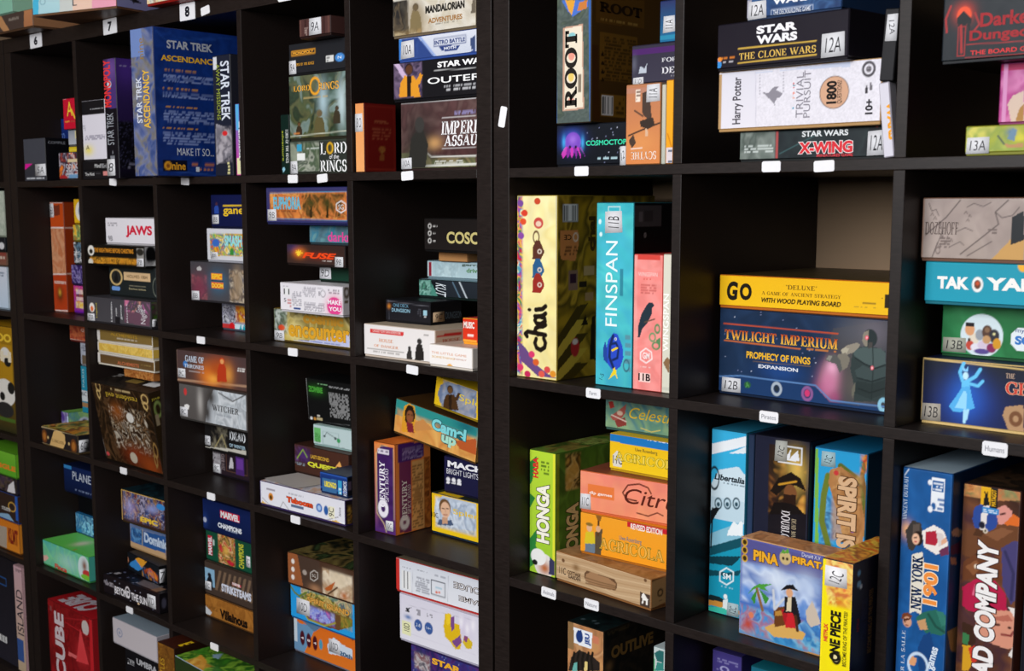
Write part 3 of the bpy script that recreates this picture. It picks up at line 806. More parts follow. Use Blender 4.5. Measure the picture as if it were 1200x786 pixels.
G('black box with orange lettering and a white sphere, directly under the white red lettered box','B',[-141.02,0,122.89,25.72,20,5.11],[2.2,0,0],.35,('17150f','0f0e0c'),
 F=[('g','14110c','14110c','v'),('e',2.01,3.63,1.46,1.25,'e8e4dc'),('e',1.99,3.39,.82,.58,'1a1712'),('t','THE NIGHTMARE BEFORE CHRISTMAS',3.55,3.26,21.07,4.33,'e0922a',{'b':.02}),('p',[1.3,1.9,5.4,1.7,11.6,2.1,22.4,1.9,22.3,.8,14.2,.8,5.3,.5,1.7,.8],'d8922a'),('n',51,.8,'d8922a 3a260c e0a030 a86a1c',.9,[1.7,.6,22.3,2.1]),('e',1.69,.84,1.1,.77,'d8d4c8'),('p',[22.4,.1,25.5,.1,25.5,4.6,22.4,4.6],'8f8c88'),('e',23.89,3.71,1.49,.82,'2a2824'),('s','7B',22.3,.31,25.22,2.29,0,'dedee2',0)],
 R=[('g','a8a6a8','a8a6a8','v'),('e',1.74,3.02,1.47,2.19,'0e0d0e'),('n',52,1.2,'a8a6a8 d0cecc 8a8888',.8,[0,0,3.1,1.6])])
G('dark green box with a cream title plate and a round silhouette badge','B',[-137.29,3.72,115.24,22,20,7.65],[0,0,0],.35,('23292a','161a1a'),
 F=[('g','1f2526','1f2526','v'),('e',3.42,4.75,3.04,2.02,'d8b87a'),('e',3.42,4.75,2.38,1.64,'2c2c2a'),('p',[2.3,3.5,2.6,4.8,3,5.3,4,5.4,4.3,4.8,4.3,3.6],'181818'),('e',3.49,5.65,.5,.33,'181818'),('e',3.48,5.6,.37,.25,'1a1a1a'),('p',[7.2,4.2,19.5,4.2,19.5,6.2,7.2,6.2],'dcb98c'),('t','HOLMES 1884',8.71,4.82,18.21,5.57,'6a5030',{}),('p',[1.4,1.4,4.8,1.4,5.1,1.7,5.1,2.2,4.8,2.5,1.4,2.5,1.1,2.2,1.1,1.7],'6f9ad8'),('m',9.4,2.8,17.3,3.1,'8a8470',1),('t','Sherlock Holmes',9.41,1.98,17.28,2.47,'c0b48c',{}),('k',22.11,3.05,1.58,2.13,'7a8074',.2),('p',[.1,.4,22.5,.4,22.5,.5,.1,.5],'3a7a80')])
G('white box with large red capitals, topmost above the orange lettered box','B',[-137.92,3.63,128.01,23.17,22,6.48],[.1,0,0],.35,('e6e2e6','b8b4b8'),
 F=[('g','e8e4ea','e8e4ea','v'),('t','JAWS',9.76,1.83,21.8,4.71,'d8173a',{'b':.04}),('m',1.1,4.4,5.7,5.4,'8a868e',2),('t','9B',1.16,.83,3.26,2.09,'55505a',{})])
G('deep navy box with yellow lettering and a small figure, top of the third compartment pile','B',[-94.53,6,132.45,18.86,20,7.48],[0,0,0],.35,('141c4a','0c1230'),
 F=[('g','0f1640','121a4a','v'),('t','ganesha',4.85,2.69,18.44,4.94,'ecc028',{'b':.02}),('l',[4.9,5,12.4,5.1],.3,'ecc028'),('p',[1.2,3.3,1.4,4.6,1.8,5.1,2.7,5.1,3,4.6,3,3.3],'2a4aa0'),('e',2.24,5.43,.46,.33,'4a2830'),('e',2.24,5.38,.35,.26,'4a2c40'),('s','8B',.44,.95,3.01,3.03,0,'dedee2',0)])
G('white framed box with a riot of yellow, red and teal artwork, second from the top','B',[-96.86,6.17,124.92,19.19,22,7.53],[0,0,0],.35,('d2d2d8','9a9aa2'),
 F=[('g','d4d4da','d4d4da','v'),('p',[1.3,6.2,14.4,6.5,14.4,1.6,1.2,1.3],'d8a030'),('n',55,1.4,'e0b02a c8402a 3a8ab0 6ab03a e8d85a a83060 3aa0a8 f0e0a0',1,[1.2,1.5,14.6,6.4]),('t','SMASH',7.05,3.62,13.83,6.01,'9adce0',{'b':.05}),('p',[9,1.6,9.2,2.7,9.5,3.2,10.3,3.2,10.5,2.8,10.6,1.7],'3a8a3a'),('e',9.89,3.5,.39,.29,'d8c03a'),('e',9.89,3.45,.29,.22,'c89a5a'),('e',3.59,4.29,1.45,.9,'3a6ac0'),('s','8B',1.4,.71,4.24,2.21,0,'dedee2',0)])
G('dark grey box with monster figures around a glowing orange title, widest of its pile','B',[-102.29,5,115.8,27,27,9.13],[.1,0,0],.35,('4a484c','2c2a2e'),
 F=[('g','4a484d','454348','v'),('n',57,2,'8a4a5c 5a3440 4a4448 a05a60 3c3a40',.95,[.3,.3,6.8,6.1]),('o',3.7,3.5,3.7,3.2,'7a3a4c',1),('n',58,1.6,'b8a08a 8a7458 4a4448 c8b8a0 3a4a6a',.95,[15.6,.2,21.4,7.7]),('o',18.9,4.7,1.9,4,'9a846a',1),('o',11.1,4.8,3.8,2.7,'3a6a88',1),('p',[8.6,5.3,13,5.3,13,6.6,8.6,6.6],'f08a2a'),('p',[8.5,3.3,13.4,3.3,13.4,4.6,8.5,4.6],'e86a28'),('t','EPIC',8.85,5.38,12.86,6.52,'f8c83a',{'b':.04}),('t','DOOM',8.74,3.42,13.23,4.44,'f8d04a',{'b':.04}),('p',[8.5,4.8,13.3,4.8,13.3,5,8.5,5],'2a2a34'),('p',[2.6,7.6,3.8,8.1,4.8,7.6,4.4,7,2.9,7],'b8b4b4'),('s','8B',.26,.22,3.44,2.37,0,'dedee2',0)])
G('small box with black and white tangle pattern and flames, bottom of the third pile','B',[-100.79,12.14,108.73,15,18,7.05],[.1,0,0],.35,('8a8a98','4a4a58'),
 F=[('g','9a98b0','9a98b0','v'),('n',60,1,'1c1c22 d8d6e0 3a3a48 b8b4c4',1,[.2,1.7,5.5,5.9]),('n',61,1.4,'d8702a e8b03a a83a1c e8d8c0',1,[5.5,2,9.7,6.1]),('p',[0,.2,5.1,.2,5.1,1.4,0,1.4],'c83a3a'),('e',4,.94,1.15,.94,'d81c24'),('p',[5.1,.3,9.6,.3,9.6,1.7,5.1,1.7],'cfe4ee'),('p',[6.6,0,7.6,1.8,8,.1],'1aa0b0'),('p',[8,.1,8.9,1.9,9.5,.3],'1aa0b0')])
G('wide blue edged box with an orange landscape and teal letters, topmost in its compartment','B',[-67.62,1.95,133.66,26.54,29.5,7.54],[0,0,0],.35,('2c3066','1c2048'),
 F=[('g','333466','3a3868','v'),('p',[1.4,6.4,26.7,6.7,26.6,1,1.3,1.4],'c8723a'),('n',63,2.2,'d8843e b85a2c e8a85a 8a4a24 c87438',.8,[1.3,1.1,26.6,6.5]),('n',64,1.4,'54401e 3c3018 8a5a28 c8743a',.9,[12,1.5,25.7,6.3]),('p',[14.7,1.5,14.8,3.8,15.4,3.8,15.4,1.5],'3a2a14'),('o',15.1,4.4,2,1.2,'46401c',1),('p',[19.9,1.5,20.1,3.8,20.6,3.8,20.6,1.5],'33260f'),('o',20.3,4.4,1.9,1.2,'3e3a18',1),('l',[1.4,6.4,26.7,6.6],.15,'4a8ab0'),('l',[1.3,1.3,26.6,1],.15,'4a8ab0'),('t','EUPHORIA',2.52,3.07,11.79,5.65,'6ab4cc',{'b':.04}),('m',4.1,2.5,10.2,3,'7a4424',1),('l',[24.7,4.8,26.1,4.2,26.1,3.1,24.6,2.5,23.2,3.1,23.2,4.2,24.7,4.8],.22,'e6e2e2'),('t','SG',23.87,3.12,25.45,4.1,'e6e2e2',{}),('s','9B',.38,.76,3.48,3.13,0,'dedee2',0)])
G('teal grey box with pink lettering peeking from below the wide orange landscape box','B',[-57.44,5.12,129.7,16.96,20,3.96],[0,0,0],.35,('5a8088','2a3a40'),
 F=[('g','5c8a94','4a5e6a','v'),('n',66,3,'6a9aa0 4a6a78 58808c 2a7a98',.8,0),('t','darkness',6.09,.67,17.93,2.61,'e04a98',{'b':.02}),('m',7.7,-.3,12.4,-.1,'3aa0c0',1)])
G('dark brown box with glowing red letters, a yellow spark and a sticker reading 9B','B',[-64.55,4.59,125.3,19.74,12,4.4],[-1.3,0,0],.35,('3c2a26','221816'),
 F=[('g','3e2c27','382622','v'),('o',2.4,3.5,2.5,1.1,'2c2a5a',1),('o',4.4,2.6,2.3,1.1,'e87a1c',1),('p',[5.6,2.6,4.7,2.4,5.2,2,4.4,2.2,4.1,1.7,3.9,2.2,3.1,1.9,3.6,2.4,2.7,2.5,3.6,2.7,3.1,3.1,3.9,2.9,4.2,3.4,4.4,2.9,5.2,3.2,4.7,2.7],'ffd23a'),('t','FUSE',5.44,1.56,17.02,2.77,'f04a1c',{'b':.04,'sh':.3}),('o',11.2,2.1,4.7,.8,'a02a10',.5),('m',12.3,1,16.2,1.3,'d0c8c0',1),('s','9B',16.45,.11,19.19,2.15,0,'dedee2',0)],
 R=[('g','241816','241816','v')])
G('small dark green box with a white sticker reading 9D','B',[-58.23,8.12,121.87,14,12,3.42],[0,0,0],.35,('183028','0e1c16'),
 F=[('g','14382a','0f2018','v'),('s','9D',.08,.69,3.89,3.09,0,'dedee2',1)])
G('white box showing its printed back with a pink round badge and barcode','B',[-63.54,1.96,115.84,21.07,22,6.03],[-1.1,0,0],.35,('e4e0e4','c0bcc0'),
 F=[('g','ece8ec','e4e0e6','v'),('p',[1.2,3.4,3.4,3.4,3.4,4.9,1.2,4.9],'e8e8e8'),('b',1.2,3.4,3.4,4.9),('m',.8,5.2,3.5,5.4,'8a8690',1),('m',4,1.4,7.4,4.4,'8f8b96',8),('m',7.9,3.4,12.2,5.3,'9a96a0',5),('m',8.2,.6,15.2,2.4,'8f8b96',6),('m',8.3,5.2,15.7,5.5,'a09ca6',1),('k',14.7,4.35,.77,.65,'8a8690',.15),('t','8',13.23,3.84,13.77,4.75,'7a7680',{}),('m',16.3,4.4,19.9,5.4,'6a6670',2),('o',18.4,2,2.7,2.1,'e83a88',1),('e',18.36,2.01,2.4,1.84,'e0468e'),('t','MAKE',16.25,2.36,20.55,3.28,'f6eef4',{'b':.03}),('t','YOU',16.52,1.08,20.52,1.9,'f6eef4',{'b':.03}),('p',[4.7,.7,7.1,.7,7.1,1,4.7,1],'2a4a8a'),('t','5',1.31,2.04,2.14,2.82,'4a4650',{}),('m',2.5,.9,3.8,2.8,'c87a7a',3)],
 R=[('g','cfc9cb','cfc9cb','v'),('k',.96,4.85,.52,.91,'5a4c3a',.4),('p',[.5,2.6,1.3,2.6,1.3,3.2,.5,3.2],'6a5a44')])
G('golden brown box with large rounded letters, bottom of the compartment holding sticker 9B boxes','B',[-71.83,6.11,108.73,27.09,29,7.09],[.3,0,0],.35,('a8841c','4a3a18'),
 F=[('g','c8b04a','5a5238','v'),('n',70,2.6,'7a6a34 a8903c c8b060 d8c888 5a4c2c',.5,0),('p',[0,6.9,4.5,6.9,3.5,.3,.1,.1],'6a705a'),('n',71,1.8,'8a9a8a 3a4a3a c0c8c0 2a3a30',.9,[.1,1.8,4.9,7]),('e',2.74,3.02,1.16,.6,'d83a1c'),('p',[4.3,.4,25.4,.6,25.5,3.4,13.9,1.1],'c8c8e0'),('p',[4.3,.4,25.4,.4,25.5,2,10,.8],'c0c4e4'),('o',7.6,2.6,3.2,2.5,'e8d890',1),('t','cosmic',10.29,4.46,23.6,6.8,'b8862c',{'b':.07}),('t','encounter',5.17,1.27,25.53,4.59,'3c2a34',{'b':.09,'ov':('e0a42a',.04)}),('m',8.5,.6,22.4,1,'6a74b0',1),('s','9B',.16,.23,3.66,2.35,0,'dedee2',0)])
G('flat white box with a red pill shaped banner and thin orange letters','B',[-36.86,2.12,108.73,20.21,24,6.32],[0,0,0],.35,('e6e0dc','c8b8a8'),
 F=[('g','eee9e6','e8e2e0','v'),('p',[2,4.7,11.4,4.7,11.6,4.9,11.6,5.3,11.4,5.5,2,5.5,1.8,5.3,1.8,4.9],'d83a3a'),('t','CHOOSE YOUR OWN ADVENTURE',2.66,4.87,10.79,5.36,'f6e4e0',{}),('t','HOUSE',4.49,3.07,8.56,3.74,'e08a4a',{'se':1}),('t','OF DANGER',3.08,2.04,10.07,2.56,'e08a4a',{'se':1}),('l',[1,1.6,11.6,1.6],.08,'6a6460'),('m',2.7,.9,10.5,1.4,'a09a96',1),('p',[12.3,.3,12.5,1.6,12.8,2.2,13.6,2.3,13.8,1.7,13.9,.4],'3a3634'),('e',13.17,2.57,.39,.34,'1c1a1a'),('e',13.17,2.52,.29,.26,'2a2624'),('p',[14.6,.2,14.9,2.4,15.3,3.4,16.6,3.5,17,2.6,17.2,.5],'2a2624'),('e',15.97,3.99,.64,.56,'1c1a1a'),('e',15.97,3.9,.48,.43,'3a3634'),('m',17.1,5.1,19.3,5.5,'8a8480',1),('p',[-.4,1.5,0,1.5,0,5.6,-.4,5.6],'f4f0ee')],
 R=[('g','d2b8a0','d2b8a0','v'),('p',[.5,5.4,6.8,5.6,6.8,5.1,.5,5],'c8302c'),('t','HOUSE',1.81,3.99,6.18,4.6,'b84a28',{'se':1})],
 T=[('g','c8b49c','c8b49c','v')])
G('small flat white box with two rows of orange letters and a yellow bump','B',[-16.64,.63,108.73,11.36,12,4.06],[-.8,0,0],.35,('f0ebe6','d8cfc4'),
 F=[('g','f4efec','f4efec','v'),('t','THE LITTLE GAME',.65,2.37,9.88,2.79,'e0a07a',{}),('t','SOMETHING',.77,1.63,6.73,2,'e0b04a',{}),('t','FAMILY',6.73,1.72,9.87,1.94,'b8602c',{}),('e',5.49,-.01,.86,.84,'f0a81c'),('p',[4.5,-.5,6.6,-.5,6.6,-.3,4.5,-.3],'f4efec')],
 R=[('g','e8ddd4','e8ddd4','v')],
 T=[('g','d8c4b4','d8c4b4','v')])
G('small red box with white lettering resting on the small flat white box','B',[-11.87,4.45,112.81,6.5,6,4.73],[0,0,0],.35,('d0321c','e89a2a'),
 F=[('g','d8361e','d8361e','v'),('p',[.1,.3,3.7,.3,3.7,.8,.1,.8],'f0a03a'),('t','MUSIC',.34,2.9,3.1,4.11,'f4e8e0',{'b':.04}),('m',.6,1.3,2.9,2,'f4e8e0',1)])
G('black box with pale blue outlined letters and a brown paper sticker','B',[-36.13,7.05,115.07,12.36,8.59,4.47],[2.3,0,0],.35,('1d1c20','141418'),
 F=[('g','1f1e23','1b1a1f','v'),('t','ONE DECK',2.19,3.05,6.49,3.72,'6a98b0',{}),('t','DUNGEON',1.78,2.09,6.87,2.79,'8ab4c8',{'b':.02}),('l',[.8,4.5,1,.4],.1,'4a4a52'),('l',[.6,4.1,12.1,3.6],.08,'6a6a72'),('p',[10.5,1.9,11.4,1.9,11.4,2.9,10.5,2.9],'9ac4d4'),('m',10.5,1.4,11.3,1.8,'d0d0d4',1),('o',1,3.1,.5,.5,'c87a2a',1),('m',8.9,1.5,9.9,3.1,'4a4a52',4)],
 R=[('g','131216','131216','v'),('s','9C',.69,.58,3.76,2.51,0,'b89c7c',0),('t','DUNGEON',4.08,1.02,8.59,2.29,'55606a',{}),('o',9.9,2.7,.5,.5,'c87a2a',1)],
 T=[('g','19181c','19181c','v')])
G('dark teal edged box with slanted white letters, behind the black pale blue lettered box','B',[-34.75,14.55,119.54,23.44,22,3.67],[.1,0,0],.35,('22323a','14201e'),
 F=[('g','20262c','262c34','v'),('p',[-.1,3.4,3.7,3.5,6.1,.4,.2,.3],'4a8a7a'),('n',75,1.8,'5a9a82 2c5a50 8ac0b0 1c3a34',.9,[0,.4,3.7,3.5]),('p',[3.4,3.4,5.4,3.5,8.4,.1,6,-.1],'14171c'),('t','KUT',4.93,.39,7.85,3.07,'dfe8ee',{'rot':-90,'sh':.5}),('l',[9.7,3.4,11.9,.2],.2,'6a8aa0'),('l',[11.6,3.5,14.8,-1.4],.25,'d8e4ec'),('p',[13.5,.3,16.4,.3,16.4,-2.4,15.1,-1.8],'3a8a9a')],
 T=[('g','8aa8b4','5a7080','v')])
G('pale ice blue box with a small crimson side panel, under the brown cardboard block','B',[-34,16.13,123.21,20.05,20,3.58],[.3,0,0],.35,('a8c0c8','6a8088'),
 F=[('g','b0c8ce','a4bec6','v'),('p',[.3,.4,1.4,.4,1.4,3.3,.3,3.3],'c8d4d8'),('p',[.5,.5,1.3,.5,1.3,3.2,.5,3.2],'8a2434'),('n',77,1.6,'b4ccd2 9cb4bc bfd4d8',.8,[2,.4,9.2,3.3]),('t','gerry',9.88,2.67,14.96,3.17,'4a5c50',{'b':.03}),('t','drive',11.16,1.56,14.96,2.41,'5a8a5a',{'b':.03})])
G('plain brown cardboard box between the pale blue box and the black box with cream letters','B',[-29.79,15.33,126.79,8.12,12,1.93],[.1,0,0],0,('a87a4c','7a5430'),
 F=[('g','b08050','a07044','v')])
G('black box with thin cream capitals and three small white icons, topmost of its pile','B',[-31.01,12.74,128.72,17.58,20,6.42],[-6.5,0,0],.35,('1e1a1a','141212'),
 F=[('g','221d1c','1d1918','v'),('t','COSCO',7.28,1.74,20.04,3.97,'cbbd7c',{'b':.03}),('k',1.82,4.93,.46,.4,'d8d4d0',.2),('m',2.8,4.7,4.5,5.1,'d0ccc8',1),('k',1.8,3.55,.46,.4,'d8d4d0',.2),('m',2.8,3.4,3.6,3.7,'d0ccc8',1),('k',1.78,2.11,.46,.4,'d8d4d0',.2),('m',2.8,1.9,3.6,2.3,'d0ccc8',1)])
G('low cream and black patterned box with a hexagon emblem and a sticker reading 6C','B',[-170.7,.2,73.69,20.91,13,5.11],[-.9,0,0],.35,('c8ac7a','4a3a24'),
 F=[('g','221e20','221e20','v'),('p',[4.6,.5,7.3,4.5,10.2,5.2,13.5,4.3,13.8,2.2,11.9,-.1,8.5,-.8,5.1,-.3],'d8b070'),('t','Carcass',6.21,1.58,12.82,2.39,'6a4a24',{'se':1}),('e',1.7,2.47,1.64,1.83,'6a3c1c'),('e',1.7,2.47,.94,1.08,'a8682c'),('e',18.37,1.94,1.75,1.88,'6a3c1c'),('e',18.37,1.94,.99,1.15,'a8682c'),('e',3.77,2.37,.47,.38,'e0c080'),('e',15.78,2.25,.44,.37,'e0c080'),('l',[.2,4.9,21.4,5.2],.35,'d8c090'),('l',[-.1,.3,20.9,0],.35,'d8c090')],
 R=[('g','1c1a22','1c1a22','v'),('s','6C',.2,.62,2.91,3.82,0,'dedee2',1),('l',[0,0,3,.1],.3,'d8c090')],
 T=[('g','8a6a24','8a6a24','v'),('n',80,3,'d89a2a c8702a 3a3420 e8b84a 7a8a4a 54421c',1,0),('l',[1.2,-.4,1.3,7],.3,'d8c090')])
G('light green box with a purple end, lying behind the low patterned box','B',[-176.84,9,73.69,4.25,20,7.35],[-.2,0,0],0,('5aa04a','3a6a34'),
 F=[('g','4a2c80','5a3c90','v'),('n',81,1.2,'4a2c80 7a6ab0 d8d8e8',.5,0),('p',[3.2,4.3,4.1,4.3,4.1,6.2,3.2,6.2],'c8d8f0')],
 R=[('g','6aa84a','6aa84a','v'),('n',82,3,'7ab85a 5a9a44 a8d088 5a88a0',.8,0),('e',4.45,4.63,1.44,.98,'c8d0e0'),('e',4.56,4.51,.69,.55,'4a3c6a')],
 T=[('g','86c05a','7ab850','v')])
G('teal upright box end with a sticker, above the light green box at the left','B',[-170.38,12,81.01,11,12,13.04],[0,0,0],0,('1f7a90','124a58'),
 F=[('g','1f84a0','2a8aa4','v'),('p',[-.4,3.3,3.5,3.3,3.5,6.3,-.4,6.3],'d0d4d8'),('t','6C',.19,4.76,2.95,5.94,'4a4a50',{}),('p',[-.3,1.7,3.8,1.7,3.8,2.9,-.3,2.9],'a07850'),('t','PARIS',.81,7.17,1.92,12.24,'a8d0d8',{'rot':90})])
G('pale grey box with dark marks in the middle of the narrow pile at the right','B',[-169.73,11.86,94.05,12,16,6.63],[0,0,0],.35,('a8acb4','6a6e76'),
 F=[('g','b0b4c0','b0b4c0','v'),('m',.5,4,3.2,5.9,'5a5c6a',3),('p',[.7,.5,2.9,.5,2.9,3,.7,3],'6a5a48')])
G('red box with a cream edge, topmost of the narrow pile under the second shelf','B',[-173.08,10.66,100.68,16,18,4.77],[0,0,0],.35,('b84434','6a241c'),
 F=[('g','b84a3a','b84a3a','v'),('n',85,1.8,'c85a3a 9a3424 d87a4a 8a2c24',.8,0),('l',[.2,.4,9,.3],.4,'e0d0c8'),('t','Q',6.43,2.91,8.39,3.84,'e8d8d0',{})])
G('large dark bronze picture box leaning forward with its title upside down, in the third row','B',[-139.64,2.19,73.69,28,11,20.44],[-.9,9.3,0],.35,('3a2a18','1c140c'),
 F=[('g','1e140a','1e140a','v'),('n',88,2,'2a1c0e 1a1008 4a3418 3a2410 241808',1,0),('n',89,3,'1a1008 2a1c0e 140c06 5a4028 2a1c10 120a05 3a2818',.8,0),('n',92,1.6,'2a1c10 c8b498 3a2818 1a1008 8a6a4a 2a1c10 e0d4c0 3a2414',.75,[6.5,4.2,24.9,15.5]),('o',10.8,14.1,3.3,2.3,'8a4a1a',1),('o',16.1,3.4,6.4,2.9,'7a2c10',1),('o',22.6,1.6,5.2,3.4,'8a3c14',1),('e',16.84,13.09,1.71,1.23,'d8d4cc'),('e',14.8,2.62,1.74,1.39,'b8ac98'),('k',25.77,18.8,1.47,1.08,'c8a86a',.35),('k',25.63,17.12,.98,.87,'c8a86a',.35),('l',[24.2,17.8,25.9,15.9],.3,'c8a86a'),('k',3.3,19.63,1.09,1.25,'c8a86a',.35),('k',2.86,17.65,.73,1.01,'c8a86a',.35),('l',[2,18.5,2.8,16.2],.3,'c8a86a'),('k',26.35,6.15,.87,1.67,'8a6a3a',.35),('k',25.69,3.5,.58,1.35,'8a6a3a',.35),('l',[25.1,4.7,25.4,1.5],.3,'8a6a3a'),('t','resident evil',6.86,17.36,22.02,18.67,'c8a838',{'rot':180}),('m',9.6,19.3,19.3,20.1,'c0a878',1),('e',1.48,1.76,.81,.54,'c8484a'),('l',[-1.7,12.6,.1,5.5,.5,1.1],.12,'8a8a88')],
 R=[('g','2a1e10','2a1e10','v'),('k',1.82,16.15,.86,1.68,'7a8a4a',.4),('t','evil',.71,18.32,2.68,19,'b8a838',{'rot':180}),('p',[.6,12.4,1.7,12.4,1.7,15.1,.6,15.1],'8a7a60')],
 T=[('g','141010','141010','v'),('n',90,2,'141010 2a2420 0e0c0c 3a3028',.7,0),('p',[9.6,3.9,15.5,3.9,15.5,6.3,9.6,6.3],'8a7038'),('p',[18.2,3.9,23.9,3.9,23.9,7.2,18.2,7.2],'e0e0e0'),('m',-1.6,5.5,3,8,'b8b4b0',3)])
G('small mottled orange brown box squeezed between the leaning dark box and the cream edged pile','B',[-131,3.2,95.64,14,14,2.21],[0,0,0],0,('a0602c','6a3c18'),
 F=[('g','a8642c','a8642c','v'),('n',91,.8,'b8703a 8a4c1c c88a4a 7a4014',1,0),('p',[15.1,1.1,16.8,1.1,16.8,2.7,15.1,2.7],'3a5a8a')])
G('brown box with cream edges and a round yellow badge, lowest of the cream edged pile','B',[-141.89,2.13,97.9,26.5,26,3.02],[.8,0,0],.35,('6a5030','d8d0c0'),
 F=[('g','6a5030','5e4426','v'),('l',[.1,2.9,29,2.8],.4,'dcd6d0'),('p',[-.4,-.2,1.2,-.2,1.2,3,-.4,3],'dcd6d0'),('p',[27.3,.3,28.9,.3,28.9,3.7,27.3,3.7],'c8c0b4'),('t','ALCHEMISTS',9.54,.71,19.65,1.56,'c8704a',{'b':.02}),('o',27.3,1.9,.9,1.1,'e8b020',1),('m',20.7,1.4,25,1.7,'a08850',1)])
G('yellow box with cream edges, middle of the cream edged pile','B',[-142.13,2.35,100.94,26.5,26,2.62],[0,0,0],.35,('d8b04a','d8d0c0'),
 F=[('g','dcb44e','dcb44e','v'),('n',93,1.2,'e0bc5a d0a43c e8c868',.8,0),('l',[.1,2.6,29.8,3.1],.4,'dcd6d0'),('p',[-.3,-.5,.6,-.5,.6,2.6,-.3,2.6],'dcd6d0')])
G('brown cream edged box with gold title, topmost of the cream edged pile','B',[-142.26,2.41,103.58,26.5,26,3.39],[0,0,0],.35,('8a7038','d8d0c0'),
 F=[('g','7a6434','8a6e38','v'),('l',[-.2,.1,29.8,.7],.5,'dcd6d0'),('p',[-.3,.1,1.4,.1,1.4,2.9,-.3,2.9],'dcd6d0'),('p',[28,.8,29.5,.8,29.5,2.9,28,2.9],'dcd6d0'),('t','ALCHEMISTS',6.88,1.96,19.66,2.74,'c89a2c',{}),('m',9.9,1.2,19.6,1.7,'d0c4b0',1)])
G('long brown box with blue white serif letters and a fiery figure, topmost of its compartment','B',[-105.57,2.6,96.58,29.37,28,7.96],[3.4,0,0],.35,('5c4038','3a2a24'),
 F=[('g','563e38','4e3c3c','v'),('l',[-.6,.8,25.6,1.6],.5,'a8846a'),('o',12.2,2.9,4.1,3.1,'e07a2a',1),('o',16.3,4.3,4.8,3.5,'b8501c',1),('o',19.5,3.6,1.9,2.5,'e8a048',.7),('o',13.8,2.1,2.5,1.3,'f0a040',1),('p',[15.2,1.7,15.6,4.5,16.3,5.8,18.1,5.9,18.7,4.8,18.8,2],'b83a1c'),('e',17.26,6.52,.89,.72,'c83a14'),('e',17.25,6.41,.67,.55,'e8a060'),('t','GAME OF',3.45,5.33,10.51,6.82,'d0dcec',{'b':.02,'se':1}),('t','THRONES',3.09,3.9,10.43,4.83,'d0dcec',{'b':.02,'se':1}),('m',4.6,3.1,10.4,3.4,'b8b0b0',1),('e',3.39,4.75,.86,.73,'3a7ac0'),('m',22.6,4.6,25.6,5.6,'e8e4e0',2),('p',[-.7,.8,.3,.8,.3,7.8,-.7,7.8],'7a6054'),('s','9C',.39,1.43,3.36,3.57,0,'dedee2',0)])
G('grey box with pale smoke and dark serif capitals, directly under the long brown box','B',[-105.58,3,88.17,29,29,8.4],[-.1,0,0],.35,('5a5654','3c3a38'),
 F=[('g','55504e','5c5856','v'),('p',[14.8,8.5,27.2,9,26.8,.2,10.7,0,11.9,5.2],'c0c6cc'),('n',97,3,'c8ced4 a8b0b6 d4d8dc 9aa0a6',.8,[14.5,-.5,27,8.8]),('o',13.3,6.4,2.2,2.6,'3c3836',1),('o',11.7,2.7,1.6,3.1,'3c3836',1),('o',8.8,4.9,1.3,3.6,'a8a4a0',1),('t','WITCHER',13.88,3.53,24.31,4.96,'34302e',{'b':.01,'se':1}),('m',15.6,2.4,23,3.1,'9aa0a8',1),('l',[16.5,7.8,22,6.4,27.2,8.5],.25,'3a3836'),('e',2.67,6.58,.67,.84,'c83a3a'),('s','9C',.16,.76,3.43,2.92,0,'dedee2',0),('p',[2,3.4,3.2,3.8,4.3,3.5,3.8,2.5,2.1,2.3],'e8e6e4')])
G('black and white box with big pale block capitals, third from the top','B',[-107.25,10.53,79.56,21,20,8.6],[0,0,0],.35,('201e1e','161414'),
 F=[('g','1c1a1a','1c1a1a','v'),('n',99,1.6,'2a2826 1c1a1a 5a5448 8a8470',.9,[2.6,1,9.7,6.4]),('l',[3.9,.7,7.4,4.4,9.1,1.4],.3,'a89a6a'),('t','DEAD',10.51,3.62,17.04,5.83,'e0e4e8',{'b':.05,'se':1}),('t','OF WINTER',10.39,2.02,16.94,2.84,'a8c4d4',{'b':.03}),('p',[-1.4,.5,17.2,1,17.2,1.9,10,1.5],'c8c4b8'),('s','9C',-1.1,1.13,2.38,3.4,0,'dedee2',0)])
G('dark purple box with two violet windows, lowest above the bare shelf','B',[-105.6,11.46,73.69,17,20,5.85],[0,0,0],.35,('2c2030','1a141c'),
 F=[('g','2a1e26','241a20','v'),('p',[-.4,.4,3.5,.4,3.5,5,-.4,5],'3a2c3a'),('n',101,1,'8a8488 3a3038 c0bcc0',.8,[-.3,.1,3.5,5.3]),('t','ZEN BIRD',3.75,1.45,5.07,5.32,'9a8a8c',{'rot':90}),('l',[5.8,1.6,14.3,1.6,14.3,5.9,5.8,5.9,5.8,1.6],.15,'6a4a3a'),('p',[9.7,1.3,13.2,1.3,13.2,5.9,9.7,5.9],'4a2a70'),('p',[10.2,2.6,12.8,2.6,12.8,5.2,10.2,5.2],'6a3c98'),('p',[6.9,2.3,7.1,3.6,7.4,4.3,8.4,4.4,8.7,3.9,8.7,2.5],'c8c4c8'),('e',7.92,4.66,.46,.35,'d0ccd0'),('e',7.91,4.61,.35,.27,'d0ccd0'),('s','9C',.24,.51,3.11,2.66,0,'dedee2',0)])
